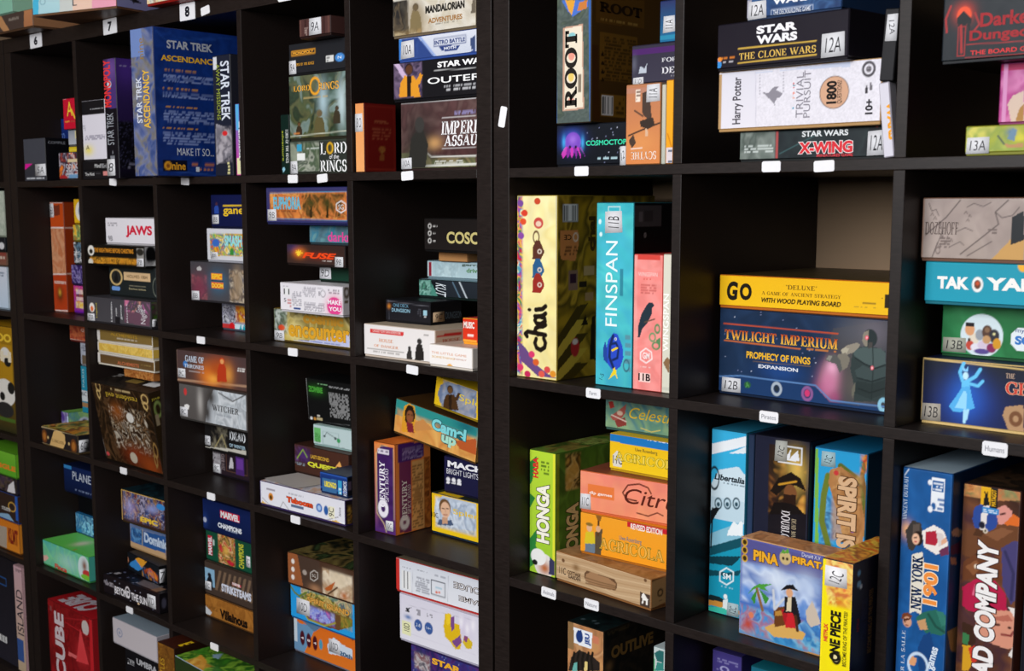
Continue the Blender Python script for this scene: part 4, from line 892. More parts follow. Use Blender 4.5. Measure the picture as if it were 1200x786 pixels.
G('black box showing its printed back with green lettering, topmost of the fourth compartment pile','B',[-70.51,13.82,90.34,18,7,9.86],[.9,4.1,0],.35,('161616','0e0e0e'),
 F=[('g','121212','151515','v'),('l',[.2,9.8,-.1,0],.2,'a8a8a8'),('l',[-.6,-.1,14,.8],.12,'5a5a5a'),('p',[2.2,10.2,2.8,10.3,2.5,9.9],'cfcfcf'),('p',[3.7,10.3,4.3,10.4,4,10],'cfcfcf'),('p',[5.2,10.4,5.8,10.5,5.6,10.1],'cfcfcf'),('p',[6.7,10.6,7.3,10.6,7,10.3],'cfcfcf'),('p',[8.2,10.7,8.8,10.7,8.5,10.4],'cfcfcf'),('p',[9.7,10.8,10.3,10.9,10,10.5],'cfcfcf'),('p',[11.2,10.9,11.7,11,11.5,10.6],'cfcfcf'),('p',[12.6,11,13.2,11.1,12.9,10.7],'cfcfcf'),('p',[14.1,11.1,14.6,11.2,14.4,10.9],'cfcfcf'),('t','ZOMBIE',.82,6.84,5.71,8.15,'4aa03a',{'b':.06}),('o',3.3,7.4,3,1.3,'2a6a20',.6),('m',3.9,8.7,7.6,9,'8ac08a',1),('m',7.9,8.3,14.9,8.7,'e0e0e0',2),('m',7.8,1.9,14.4,7.4,'a8a8a8',14),('e',1.02,.85,.46,.35,'e0e0e0'),('e',2.24,.84,.46,.35,'c88a3a'),('p',[2.9,.7,4.9,.7,4.9,1.2,2.9,1.2],'b8a880'),('p',[3.2,1.4,4.2,1.4,4.2,1.9,3.2,1.9],'c8c4b8')])
G('pale mint box with a green panel and a small line drawing','B',[-67.27,12.5,85.7,15,8,4.64],[2.3,0,0],.35,('b8d0cc','8aa8a4'),
 F=[('g','c0d4d4','bccfd0','v'),('p',[.3,.9,2.5,.9,2.5,3.9,.3,3.9],'6ab86a'),('m',.5,.7,2.3,2.8,'3a7a3a',6),('l',[3.2,.6,8.4,.6,8.4,3.4,3.2,3.4,3.2,.6],.1,'8aa8a8'),('l',[3.8,2.3,4.5,3.3,6.3,2.7,8.4,2.2],.15,'4a5a5a'),('e',8.4,1.92,.57,.47,'3a9a5a'),('e',3.77,2.38,.36,.24,'3a4a4a'),('e',7.34,2.26,.36,.28,'3a4a4a'),('m',8.7,.3,10.5,.7,'8a9a9a',1)])
G('maroon brown box with bulging yellow letters and a purple creature at left','B',[-71.98,10.8,79.16,19,11,6.51],[0,0,0],.35,('43281e','2a1812'),
 F=[('g','43281f','4a2c22','v'),('n',105,2,'5a3a6a 3a244a 43281f 6a4a80',.9,[.3,2.6,5.6,6]),('o',3.1,4.5,2.3,1.5,'4a2c6a',1),('l',[1,3.3,3.1,5.5,4.6,4],.3,'8aa83a'),('t','LAST-SECOND',5.91,4,12.31,4.81,'d8a83a',{'b':.03}),('t','QUEST',4.75,2.02,14.93,3.2,'d8d83a',{'b':.07}),('p',[14.4,3.3,15.9,4.7,16.6,3.5],'e8a85a'),('m',.2,1.9,3.8,2.4,'9ab0c0',2)])
G('flat black box with pale grey sides and a red and white label on top','B',[-71.86,2.6,79.16,13.29,11,-.02],[-5.3,0,0],0,('18151a','b8b0ac'),
 F=[('g','17130f','1a1612','v')],
 R=[('g','bdb5b0','c8c0bc','v')],
 T=[('g','17151a','17151a','v'),('p',[-7.1,7.3,-4,7.3,-4,9.8,-7.1,9.8],'d8d4d4'),('p',[-4.3,8.4,-1.5,8.4,-1.5,11,-4.3,11],'b82a34')])
G('small dark blue box with a round yellow emblem standing on the long white comic box','B',[-52.34,2.68,79.16,8.6,8,4.45],[1.4,0,0],.35,('1c3a7a','14284e'),
 F=[('g','14204a','1c3a80','v'),('l',[0,1.2,8.6,1.2,8.6,4.2,0,4.2,0,1.2],.2,'3a6ac8'),('p',[.8,3.1,5.4,3.4,5.3,.4,.7,.2],'3a6a9a'),('t','UBONGO',1.43,1.46,5.23,2.68,'e8d84a',{'b':.05}),('p',[5.8,.5,6.9,.5,6.9,3.4,5.8,3.4],'3a9ac8'),('m',5.8,.5,6.8,3.4,'d8e8f0',4),('t','KOSMOS',7.39,.49,8.47,3.45,'d8dce8',{'rot':90,'b':.02})],
 R=[('g','16141c','16141c','v'),('p',[.2,1.6,.9,1.6,.9,3.3,.2,3.3],'5a4a5a')],
 T=[('g','3a3a4c','24243a','v')])
G('long white box with a jagged cartoon border and red outlined letters','B',[-71.26,1.02,73.69,28.07,27,5.36],[1.6,0,0],.35,('e2e0ea','3a2c5a'),
 F=[('g','e6e6ee','e0dfe8','v'),('p',[0,0,.8,1,3.1,.2,5.4,.3,8.3,-.3,12,.1,14.9,-.2,18.4,.2,21.2,-.1,25.3,.9,28,0,28,-.1],'e0b45a'),('l',[.7,1.7,3.1,.5,6.9,.4,8,1.9,10.2,.2,14.9,.2,19.1,.5,21.9,.3,26,1.7],.12,'5a4a3a'),('t','Taboom',9.14,2.05,17.97,3.4,'e04a1c',{'b':.07,'un':('2a2a2a',.11)}),('m',9.8,3.9,15.4,4.2,'6a6a72',1),('p',[10.7,1.3,14.9,1.3,14.9,1.9,10.7,1.9],'5a6a88'),('p',[2.3,3.6,5.2,3.6,5.2,4.1,2.3,4.1],'a09aa4'),('e',3.78,2.31,.84,.86,'d88a2c'),('e',3.78,2.17,.46,.48,'5a3a14'),('e',19.9,2.56,.98,.91,'3a6ab8'),('e',19.9,2.56,.56,.55,'a8c4e8'),('e',22.11,2.39,.69,1,'2a5aa0'),('t','9C',23,1.44,24.57,3.21,'4a4640',{'rot':90}),('p',[22.8,1,24.7,1,24.7,3.4,22.8,3.4],'e8e4c8'),('p',[-.6,.1,.3,.1,.3,5.3,-.6,5.3],'5a4c88'),('t','deluxe',26.07,1.9,26.75,3.72,'3a3a4a',{'rot':90})],
 R=[('g','231a20','231a20','v'),('n',107,1.2,'a8702a 3a2a20 c89a3a 1c161a',1,[.6,-.2,1.8,4.1])],
 T=[('g','b8b4bc','b8b4bc','v'),('n',108,2.5,'c8c4c8 d89a6a e0dce0 a8a4b0',.7,0)])
G('yellow framed box with a blue grey landscape and a dark tower figure, topmost and tilted','B',[-23.23,7.64,99.81,13.23,18,5.93],[0,0,8.7],.35,('e0b81c','8a7010'),
 F=[('g','e4bc1c','e0b41a','v'),('p',[.8,2.7,1.4,4.5,3.4,5.7,10.9,5.8,11.6,.7,4.5,.3,1.7,1.1],'6a7896'),('n',110,2.5,'7a88a4 54627e 8f9cb4 a8a4a4',.8,[2,.2,11.1,5.7]),('p',[2.6,-.1,2.6,1.8,3.2,3.1,5.1,3.6,6,2.8,6.8,1],'4a3018'),('p',[4.3,.3,3.8,3.1,4.6,3.4,5,.5],'2c1c10'),('e',4.04,4.28,.79,.8,'2c1c10'),('e',4.06,4.19,.66,.66,'6a4a2a'),('p',[5.6,2.9,6.2,4.3,6.8,4.2,6.3,2.6],'4a3018'),('t','Splen',6.67,2.54,14.11,4.13,'e8c83a',{})])
G('wide desert picture box with chunky pale blue letters and a headscarfed woman, resting tilted','B',[-36.87,9.3,92.68,23.46,26,7.2],[.1,0,7.8],.35,('c89a4a','4a3418'),
 F=[('g','d8954a','2a8a8a','v'),('p',[.1,7.3,22.8,6.7,23.2,4.1,.2,2.5],'2f8f8a'),('p',[.2,3.8,9.1,4.4,23,5,23.7,.2,.1,.2],'dca052'),('n',112,5,'e0a858 c87a3a e8b868 b8602c',.55,[.5,-2.6,23.1,5.3]),('p',[5.7,3.6,8.3,5,11.2,3.6,5.9,1.9],'c88a4c'),('p',[17.3,3,23,5,23.5,1.9,18.8,2],'b8582a'),('o',20.1,6.6,3.7,1.4,'1c6a72',1),('p',[2.4,.8,2.2,4.2,2.6,6.2,4,7.1,5.5,6.8,6.1,5.2,5.9,2.5,6.5,1.7],'d89a2a'),('p',[4.1,1.2,3.5,3.2,5.4,3.3,6,1.6],'7a2430'),('p',[3.2,3.1,2.8,5.3,3.6,6.6,5,6.7,5.9,5.4,5.7,3.7],'241810'),('e',4.41,4.45,1.01,1.27,'8a5230'),('l',[3.7,4.7,4.2,4.8],.2,'1c100c'),('l',[4.7,4.9,5.2,4.9],.2,'1c100c'),('e',4.58,3.77,.32,.11,'a03a34'),('t','Camel',10.69,3.55,20.46,6.07,'7fd4d8',{'b':.09,'un':('1c5a60',.13)}),('t','up',13.62,1.25,17.99,3.54,'a8dcc8',{'b':.1,'un':('1c5a60',.14)})],
 T=[('g','4a3016','3c2812','v')])
G('orange and purple upright box with white vertical letters, left of the tilted desert box','B',[-36.43,3.81,73.69,6,9.76,18.14],[3,0,0],0,('d8702c','7a3a14'),
 F=[('g','4a2470','e08848','v'),('p',[-.1,18.9,6.1,18.9,6,17.9,-.1,17.7],'dc7a3a'),('p',[.9,16.3,1.9,17.5,3.1,17.7,3.9,17.4,5.6,17.5,5.6,.8,4.3,.6,.7,4.3],'41205e'),('n',115,3,'41205e 4c2868 36184e',.7,[.8,.9,5.6,16.7]),('l',[.7,15.8,1.9,17.4,3.9,17.6],.15,'d8b878'),('l',[.7,15.8,.7,3.8,2.6,2,3.3,.4],.18,'e0c890'),('l',[5.5,17.1,5.5,3.2],.12,'e0c890'),('p',[1.1,15.9,4.4,15.9,4.4,16.8,1.1,16.8],'d8d0dc'),('m',1.3,16.1,4.2,16.7,'5a4a6a',1),('t','CENTURY',1.47,5.27,3.1,14.4,'f0ecf4',{'rot':90,'b':.03,'se':1}),('t','SPICE ROAD',3.1,6.53,4.11,13.05,'d8d0e0',{'rot':90,'se':1}),('k',2.47,4.98,1.02,1.25,'e8e4ec',.9),('s','10C',3.08,.75,5.24,2.78,0,'dedee2',0)],
 R=[('g','f0873c','f68c40','v'),('p',[1.1,18.5,4.5,18.2,4.2,0,.9,.5],'7a3058'),('p',[.7,18.4,7.7,17.5,8,14.6,.6,14.3],'4a2070'),('m',1.8,14.7,7.4,17,'a894c0',6),('t','CENTURY',1.67,2.72,3.1,10.79,'f0e4e0',{'rot':90,'b':.03,'se':1}),('t','SPICE ROAD',3.23,3.85,4.15,9.66,'e0d0d0',{'rot':90,'se':1}),('k',2.38,2.33,.85,.96,'e8dcdc',.9),('p',[4.6,14,7.8,14.1,7.7,.1,4.4,.4],'eeb068'),('m',4.7,.6,7.6,13.4,'8a5428',22),('p',[7.8,14.3,9.7,14.3,9.6,.2,7.8,-.1],'a85a24'),('n',117,2,'b8642a 7a4018 d8843a 5a3014',.8,[7.9,.1,9.6,14.2])])
G('navy box with bold white capitals below the tilted desert box','B',[-25.56,12.43,81.87,16.86,20,7.33],[0,0,0],.35,('1c1c3c','121228'),
 F=[('g','1a1a3a','1c1c40','v'),('t','MACHI',1.08,5.29,11.8,6.52,'f0f0f4',{'b':.08}),('t','BRIGHT LIGHTS, BIG',.79,3.72,12.11,4.97,'d8d8e0',{}),('e',1.19,2.75,.54,.43,'e8e8ee'),('p',[.6,2.3,1.8,2.3,1.7,2,.6,1.9],'e8e8ee'),('e',2.74,2.8,.54,.43,'e8e8ee'),('p',[2.1,2.3,3.3,2.4,3.3,2,2.2,2],'e8e8ee'),('e',4.28,2.85,.53,.42,'e8e8ee'),('p',[3.7,2.4,4.9,2.4,4.8,2.1,3.7,2.1],'e8e8ee')])
G('yellow box with a portrait of a man and snowy blue panel, over a navy base','B',[-27.67,10.98,73.69,17.12,20,8.16],[-.7,0,0],.35,('e8c01c','1c2c3c'),
 F=[('g','ecc41c','e8bc18','v'),('p',[.8,5,1.5,6.8,3.2,7.8,12.7,7.8,12.7,2.5,5.2,1.9,1.4,2.3],'b8c4d4'),('n',120,2,'c4d0de a0b0c4 d8e0ea 8fa0b8',.8,[1.1,1.4,12.7,7.5]),('p',[1.7,1.8,2.2,3,3.9,3,5.7,3.5,6.4,2.5],'4a5a78'),('p',[3.1,2.3,3.1,3.6,4.6,3.9,4.8,2.6],'c89a7c'),('e',3.9,5.72,1.66,1.67,'6a4a2a'),('e',4.03,5.22,1.35,1.57,'e0b494'),('l',[3.1,5.4,3.7,5.4],.2,'3a2418'),('l',[4.3,5.5,4.9,5.6],.2,'3a2418'),('l',[4,5.4,4.1,4.8],.15,'b8866a'),('l',[3.5,4.2,4.6,4.3],.2,'a0584a'),('t','Splend',6.27,4.54,15.31,5.88,'e8c43a',{'b':.01}),('t','10C',.12,3.22,1.94,4.2,'2a2620',{})],
 T=[('g','2c3018','2c3018','v'),('p',[1.7,-.5,7.5,-.5,7.5,5.1,1.7,5.1],'e8bc18')])
G('dark blue box with tall pale capitals, below the third shelf at the left','B',[-176.98,9,58.31,20,16,7.86],[.8,0,0],.35,('16224a','0e1630'),
 F=[('g','101a3a','16285a','v'),('p',[.3,6.8,4.5,6.8,4.5,7.9,.3,7.9],'3a8ac8'),('t','PLANET',4.96,4.12,17.15,6.41,'ccd4e4',{}),('m',6,1.1,15.2,1.7,'8a9ac0',1)])
G('plain black box added to fill the dark gap between the bright and dark blue boxes','B',[-176.85,12.79,51.73,14,12,6.58],[0,0,0],.35,('0c0c0e','0a0a0c'),  # added black block: fills the dark gap and carries the box above
 F=[('g','0c0c0f','0c0c0f','v')])
G('bright blue box with pale letters standing on the green and teal box','B',[-177.44,12.09,45.82,14,12,5.89],[0,0,0],.35,('2a7ab0','184a6a'),
 F=[('g','2f8ac0','1f5a90','v'),('n',123,1.6,'3a9ad0 2a6aa0 8ac4e0 1c4a7a',.9,0),('t','430',3.57,1.05,11.24,4.19,'8fd0f0',{'b':.02})])
G('light green and teal box with a cartoon badge, front left of the fourth row','B',[-177.49,2.17,38.64,26,25,7.16],[0,0,0],.35,('6ac86a','3a8a4a'),
 F=[('g','4ab8b0','6ad07a','h'),('o',4.5,3.4,8,3.4,'8ad88a',.7),('n',125,3.5,'6ac8a8 4ab0b8 88d890 58c0a0',.5,0),('o',14.6,3.3,7.7,2.8,'bce4e0',.6),('p',[-.3,2.5,2,3,3.3,2.4,1.1,1.1,-.5,.9],'e8b8a8'),('e',23.28,3.42,3.22,3.47,'d8ecec'),('o',23.6,4.3,1.5,1.8,'8a5a44',1),('e',24.76,2.24,2.35,1.08,'c83a3a'),('e',24.14,1.2,2.79,.76,'7ac83a'),('t','Finca',6.74,.31,13.59,1.69,'d8382c',{'b':.04})],
 R=[('g','4aa898','4aa898','v')],
 T=[('g','6ad85a','8ae07a','v'),('o',12.3,5.3,2.3,3,'f0e8c8',.9),('m',14.1,0,16.9,2,'c8703a',1)])
G('gold framed box with a crowded superhero style picture, topmost above the pale blue lettered box','B',[-138.36,5,57.33,24,22,8.56],[1.6,0,0],.35,('c89a4a','3a2c14'),
 F=[('g','3a2420','3a2420','v'),('n',128,1.3,'2a2048 8a2a24 1c1830 c8984a 3a2a60 201828 b8b0cc 4a3430 2c5a98',1,[1,1.1,19.8,8.9]),('l',[.4,8.4,20.2,8.5],.35,'e0b45a'),('l',[.1,0,19.6,.1],.35,'e0b45a'),('l',[.4,8.4,.3,0],.3,'e0b45a'),('t','EPIC',8.85,1.52,16.77,2.83,'ecc43a',{'b':.06}),('o',14.3,5.5,3.2,1.3,'8f9ad0',1),('e',18.33,6.64,1.92,.79,'3a8ad0'),('o',4.3,4.3,3.3,2.6,'a8a4dc',.7)],
 T=[('g','17262c','17262c','v'),('n',129,2,'17262c 1c3a44 101a20',.8,0)])
G('blue box with pale swirling letters over a sandy band, under the gold framed box','B',[-142.28,9.26,48.84,20,20,8.47],[-.6,0,0],.35,('3a6aa8','a8845a'),
 F=[('g','b8946a','3a78b8','v'),('p',[.5,5.3,17.9,6.2,17.6,1.4,7,1.6,.2,1.8],'2c5a9a'),('n',131,1.6,'3a78b8 24508a 6aa4d8 1c3a6a',.9,[.7,1.9,6.4,5.9]),('p',[.2,1.6,7,1.6,17.6,1.9,17.5,0,.1,.5],'c8a47a'),('t','Dominion',7.31,2.82,20.66,5.48,'c4d4e8',{'b':.05}),('l',[6.6,6,6.2,1.7],.3,'c8b48a')])
G('small black box with blue and orange flashes and a white numbered sticker','B',[-139.21,6.63,43.83,18.1,12,5.02],[-5.3,0,0],.35,('171618','0e0e10'),
 F=[('g','161a20','161a20','v'),('p',[1.6,2.5,6.4,4.6,9.7,2.8,6.1,1.2,.9,1.6],'3a8ad0'),('p',[4.6,4.1,8.8,5.7,13.4,6.9,9.8,4.4,12.2,5.4,8.5,2.5],'e8a030'),('p',[9.7,2.3,13.2,3.6,17.7,2.6,17.6,1.6,14.1,1.3],'d8602a'),('n',133,1.2,'e8a030 c84a1c 161a20 3a6aa0',.6,[8.4,0,17.7,3.1]),('e',-.3,2.91,.97,.85,'b87a5a')],
 R=[('g','121214','121214','v'),('s','7',.14,.78,1.88,4.21,0,'dedee2',1)],
 T=[('g','141416','141416','v')])
G('flat black starry box with white spaced capitals and a sticker, bottom of the second compartment','B',[-141.87,1.07,38.64,26.41,26,5.16],[.9,0,0],.35,('211a1f','141014'),
 F=[('g','1c1519','1a1418','v'),('e',13.5,-1.48,.15,.09,'a8b0d0'),('e',24.46,2.91,.14,.09,'d8dcf0'),('e',3.65,-1.76,.16,.09,'8a90b8'),('e',16.23,6.52,.15,.09,'a8b0d0'),('e',10.58,-.89,.15,.09,'8a90b8'),('e',19.6,7.78,.15,.09,'d8dcf0'),('e',3.19,-1.32,.16,.09,'a8b0d0'),('e',6.56,-3.41,.16,.09,'8a90b8'),('e',14.63,-1.69,.15,.09,'a8b0d0'),('e',23.51,.72,.14,.09,'a8b0d0'),('e',10.67,-2.21,.15,.09,'a8b0d0'),('e',14.83,2.36,.15,.09,'d8dcf0'),('e',15.42,.13,.15,.09,'8a90b8'),('e',17.71,2.83,.15,.09,'8a90b8'),('e',7.99,2.98,.15,.09,'a8b0d0'),('e',21.88,4.08,.15,.09,'d8dcf0'),('e',15.44,3.81,.15,.09,'a8b0d0'),('e',5.96,4.25,.16,.09,'a8b0d0'),('e',7.53,-3.61,.16,.09,'a8b0d0'),('e',13.03,.64,.15,.09,'d8dcf0'),('e',12.98,3.14,.15,.09,'a8b0d0'),('e',17.83,3.8,.15,.09,'d8dcf0'),('e',7.97,4.05,.15,.09,'d8dcf0'),('e',17,2.02,.15,.09,'d8dcf0'),('e',1.54,3.62,.16,.09,'d8dcf0'),('e',5.44,.69,.16,.09,'d8dcf0'),('e',5.69,2.17,.16,.09,'a8b0d0'),('e',12.12,-2.61,.15,.09,'a8b0d0'),('e',5.72,-2.54,.16,.09,'d8dcf0'),('e',5.57,4.15,.16,.09,'a8b0d0'),('t','BEYOND THE SUN',5.54,1.05,20.92,2.96,'e8e4e8',{'b':.03}),('k',11.78,2.62,.95,1.24,'e8e0e4',.3),('m',.2,2.3,5.1,3.4,'b8b0b8',3),('e',16.81,.59,.46,.41,'e8c8a0'),('s','7D',21.09,1.03,24.89,4.31,0,'dedee2',0)],
 R=[('g','161216','161216','v'),('e',1.31,2.67,.64,1.27,'4a4858')],
 T=[('g','171317','171317','v'),('e',7.62,-3.51,.2,.2,'a8b0d0'),('e',12.7,-2.6,.2,.2,'d8dcf0'),('e',16.66,4.41,.2,.2,'8a90b8'),('e',7.03,.75,.2,.2,'8a90b8'),('e',14.39,-.03,.2,.2,'8a90b8'),('e',13.75,1.57,.2,.2,'d8dcf0'),('e',1.54,1.3,.2,.2,'d8dcf0'),('e',3.64,-1.34,.2,.2,'8a90b8'),('e',19.48,2.4,.2,.2,'a8b0d0'),('e',14.86,4.78,.2,.2,'a8b0d0'),('e',3.81,3.95,.2,.2,'8a90b8'),('e',9.66,2.95,.2,.2,'8a90b8'),('e',9.76,5.9,.2,.2,'a8b0d0'),('e',17.56,4.08,.2,.2,'d8dcf0'),('e',13.23,.81,.2,.2,'a8b0d0'),('e',14.67,3.86,.2,.2,'8a90b8'),('e',3.34,4.24,.2,.2,'8a90b8'),('e',11.81,-3.52,.2,.2,'8a90b8'),('e',6.98,5.48,.2,.2,'8a90b8'),('e',8.22,2.3,.2,.2,'8a90b8'),('e',11.24,-3.71,.2,.2,'8a90b8'),('e',13.93,5.84,.2,.2,'d8dcf0'),('e',14.51,2.62,.2,.2,'8a90b8'),('e',20.98,3.64,.2,.2,'d8dcf0'),('e',1.46,.58,.2,.2,'a8b0d0'),('p',[2.3,1.7,3.8,1.7,3.8,3,2.3,3],'a8a4a8'),('p',[14.5,.9,13,4,21.6,4.3,23,1.2],'6a6468'),('p',[21.4,.8,24.2,.8,24.2,3.4,21.4,3.4],'8a6a54')])
G('navy box with a red block of white letters, topmost below the third shelf','B',[-107.25,9.29,60.07,21,21,7.77],[0,0,0],.35,('14204e','0e1636'),
 F=[('g','101c44','15255a','v'),('p',[7.5,4.2,15.6,4.2,15.6,6.1,7.5,6.1],'d82440'),('t','MARVEL',7.75,4.37,15.4,5.93,'f2eef0',{'b':.06}),('t','CHAMPIONS',6.45,1.72,16.27,2.96,'e8ecf4',{'b':.05}),('m',9.5,1.4,14.6,1.8,'a8b4d0',1),('e',.85,2.55,.72,.62,'e8ecf4'),('o',.8,2.5,1.6,2.1,'2a4a9a',.5)])
G('dark green box with a red figure picture and yellow upright letters, second from the top','B',[-107.18,9.88,52.46,21,20,7.6],[0,0,0],.35,('164a34','0e3024'),
 F=[('g','145038','164a36','v'),('p',[5.3,.8,12.3,.8,12.3,7.1,5.3,7.1],'8a3420'),('n',136,1.4,'c8283a 8a1c24 d8a048 3a5a3a a8602c e0c088',1,[5.2,0,12.3,7.8]),('o',8.5,3.9,1.4,1.4,'e0b050',1),('p',[.9,1.5,2.7,1.5,2.7,6.3,.9,6.3],'d02440'),('t','MARVEL',1.02,1.58,2.55,6.04,'f0e8ec',{'rot':90,'b':.04}),('m',2.9,1.2,3.8,6.1,'c8d8d0',2),('t','CHAMPIONS',13.8,.85,15.92,6.69,'c8c83a',{'rot':90,'b':.03}),('s','7C',16.78,1.64,18.46,4.29,0,'dedee2',0)])
G('brown diagonally striped box with a pale blue picture and sticker, third from the top','B',[-107.25,9.28,44.14,21,21,8.32],[0,0,0],.35,('4c3a30','2c221c'),
 F=[('g','463830','463830','v'),('p',[4.3,1.8,5.4,1.9,7.4,7.1,6.3,7],'7a624e'),('p',[6.4,1.8,7.5,1.9,9.5,7.1,8.4,7],'7a624e'),('p',[8.5,1.8,9.6,1.9,11.5,7.1,10.5,7],'7a624e'),('p',[10.6,1.8,11.6,1.9,13.6,7.1,12.6,7.1],'7a624e'),('p',[12.6,1.8,13.7,1.9,15.6,7.2,14.6,7.1],'7a624e'),('p',[14.7,1.8,15.7,1.9,17.6,7.2,16.6,7.1],'7a624e'),('p',[16.7,1.8,17.7,1.9,19.6,7.2,18.6,7.2],'7a624e'),('p',[18.7,1.8,19.7,1.9,21.6,7.3,20.6,7.2],'7a624e'),('p',[20.7,1.8,21.7,1.9,23.5,7.3,22.6,7.2],'7a624e'),('p',[-.5,2.3,4.4,2.3,4.4,6.7,-.5,6.7],'8ab4d0'),('p',[.3,.9,.7,3.2,1.3,4.3,2.8,4.6,3.3,3.8,3.4,1.6],'181820'),('e',2.06,5,.77,.57,'1c1c24'),('e',2.06,4.91,.58,.44,'1c1c24'),('p',[11.7,4.7,15.3,4.7,15.3,5.3,11.7,5.3],'d83a4a'),('t','MARVEL',11.84,4.67,15.1,5.32,'f0ecec',{'b':.04}),('t','STRIKETEAMS',7.19,2.13,19.4,4.11,'d8dcea',{'b':.05}),('s','7C',-1.09,1.2,2.74,3.35,0,'dedee2',0)])
G('orange brown box with black gothic letters, lowest above the bare shelf','B',[-107.25,9.16,38.64,21,21,5.48],[0,0,0],.35,('8a5a2c','5a3a1a'),
 F=[('g','9a6428','a86c2c','v'),('n',139,1.6,'a86c2c 8a5420 b87a34',.6,0),('t','Villainous',6.33,.78,17.77,3.2,'1c120c',{'b':.05}),('m',0,2,5.4,3,'6a4018',3),('p',[-.5,2.7,2.8,1.4,1.9,.2,-.5,.5],'c8ccd0')])
G('brown box with a stone golem picture, topmost above the bright blue band box','B',[-71.41,7.87,54.55,25.5,28,7.41],[1.2,0,0],.35,('5a3a28','3a2418'),
 F=[('g','5a3828','4a3224','v'),('p',[-.3,7,3.5,7.7,5.4,.5,.3,.1],'9a5a34'),('p',[3.5,7.5,11.1,7.8,12.1,.8,5.4,.5],'4a382e'),('n',141,2.6,'e0cdb0 c8ac8a b08c6a ecdcc4',.95,[12.1,.1,22,6.1]),('o',17.3,3.7,4.1,2,'e4d2b4',.7),('p',[12.7,1.6,16.4,3.9,15.1,1.7,13.6,1.2],'b8602c'),('l',[13.9,.6,17,2.7],.4,'5a3c24'),('o',9.6,.9,2.3,1,'a87a58',1),('o',19.3,1.4,1.3,.9,'b86a34',1),('l',[9.3,4.9,10.5,4.6,10.5,3.4,9.2,2.5,8,2.8,8,4.1,9.3,4.9],.22,'c8c0b8'),('t','SG',8.62,3.35,9.86,4.07,'d8d0c8',{}),('e',6,3.77,.76,.57,'a89a90'),('e',1.94,5.48,.58,.57,'e8e0d8'),('e',1.88,3.67,.58,.58,'e8e0d8'),('e',1.81,1.9,.58,.58,'e8e0d8')],
 R=[('g','2a1c14','2a1c14','v')],
 T=[('g','1c2016','1c2016','v'),('n',142,3,'1c2016 5a4a28 7a6a3a 10140e 3a4a2a',1,0)])
G('bright blue box with an oval gold framed picture, middle above the orange badge box','B',[-72.01,8.88,46.55,26.54,28,7.99],[.2,0,0],.35,('2a9ade','1c5a90'),
 F=[('g','289ee4','2698dc','v'),('p',[3.5,5.2,7.2,7.2,12.2,7.5,15.9,6.8,19.5,5.2,21.6,4.5,21.6,2.9,17,1,12,.6,6.9,.7,3.8,2.4],'6a4a2a'),('n',144,1.4,'d8b44a a87a2c e0c878 7a8a3a 5a4424',.8,[3.8,4.5,21.7,8.1]),('p',[6.4,3,9,4,13.4,3.8,15.8,3.1,14.6,1.8,10.2,1.2,7,1.5],'6a6ad0'),('n',145,1.2,'8a9ae8 d86aa0 5a4ab0 c8d0f0',.7,[6.5,1.2,15.7,4.3]),('l',[3.7,5.5,3.5,3.1,6.3,.9,12,.8,15.8,2.3],.4,'a8a03a'),('t','SPIRIT ISLAND',6.09,4.84,20.78,6.22,'d8a04a',{'b':.05,'un':('5a3a1c',.09)}),('l',[-.3,7.4,1.6,6,3.2,5.5,5.9,6.9],.5,'6a7a2a'),('n',146,1,'5a7a2a 8a9a3a c8a03a',.6,[17.6,1.7,21.6,4.4]),('s','10D',2.14,1.44,6.93,5.11,0,'dedee2',0)])
G('orange and grey blue box with dark round badges, lowest of its stack','B',[-72.11,9.63,38.64,27.19,28,7.88],[0,0,0],.35,('d8722c','6a6a7a'),
 F=[('g','e27826','dc6c20','v'),('p',[-.2,7.6,2.1,6.8,8,7.2,5.2,2.6,3.5,.1,-.5,0],'6a94b8'),('p',[3.4,7.5,6.1,7.9,9.9,7.6,7.6,6.1],'5a7a98'),('e',3.16,3.64,.86,1.68,'4a1420'),('t','4',2.63,3.35,3.7,3.93,'e8d8d8',{'b':.03}),('e',5.46,3.59,.85,1.67,'4a1420'),('t','8',4.93,3.3,5.98,3.87,'e8d8d8',{'b':.03}),('e',7.72,3.53,.84,1.66,'4a1420'),('t','4',7.2,3.25,8.24,3.82,'e8d8d8',{'b':.03}),('e',9.78,3.72,.64,1.15,'4a9ab8'),('p',[12,4.3,14.3,6.5,17.3,5.6,20.7,5.3,20.6,3.3,16,2.9,12.6,2.4],'d0dcea'),('t','20th',16.16,3,20.65,4.05,'4a6a8a',{'b':.06}),('l',[16.8,8.7,20.9,7.7],.6,'7a3410'),('s','10D',12.64,2.99,16.59,6.07,0,'dedee2',0),('p',[-.3,2.3,1.2,2.3,1.2,7.5,-.3,7.5],'c8d4dc')])
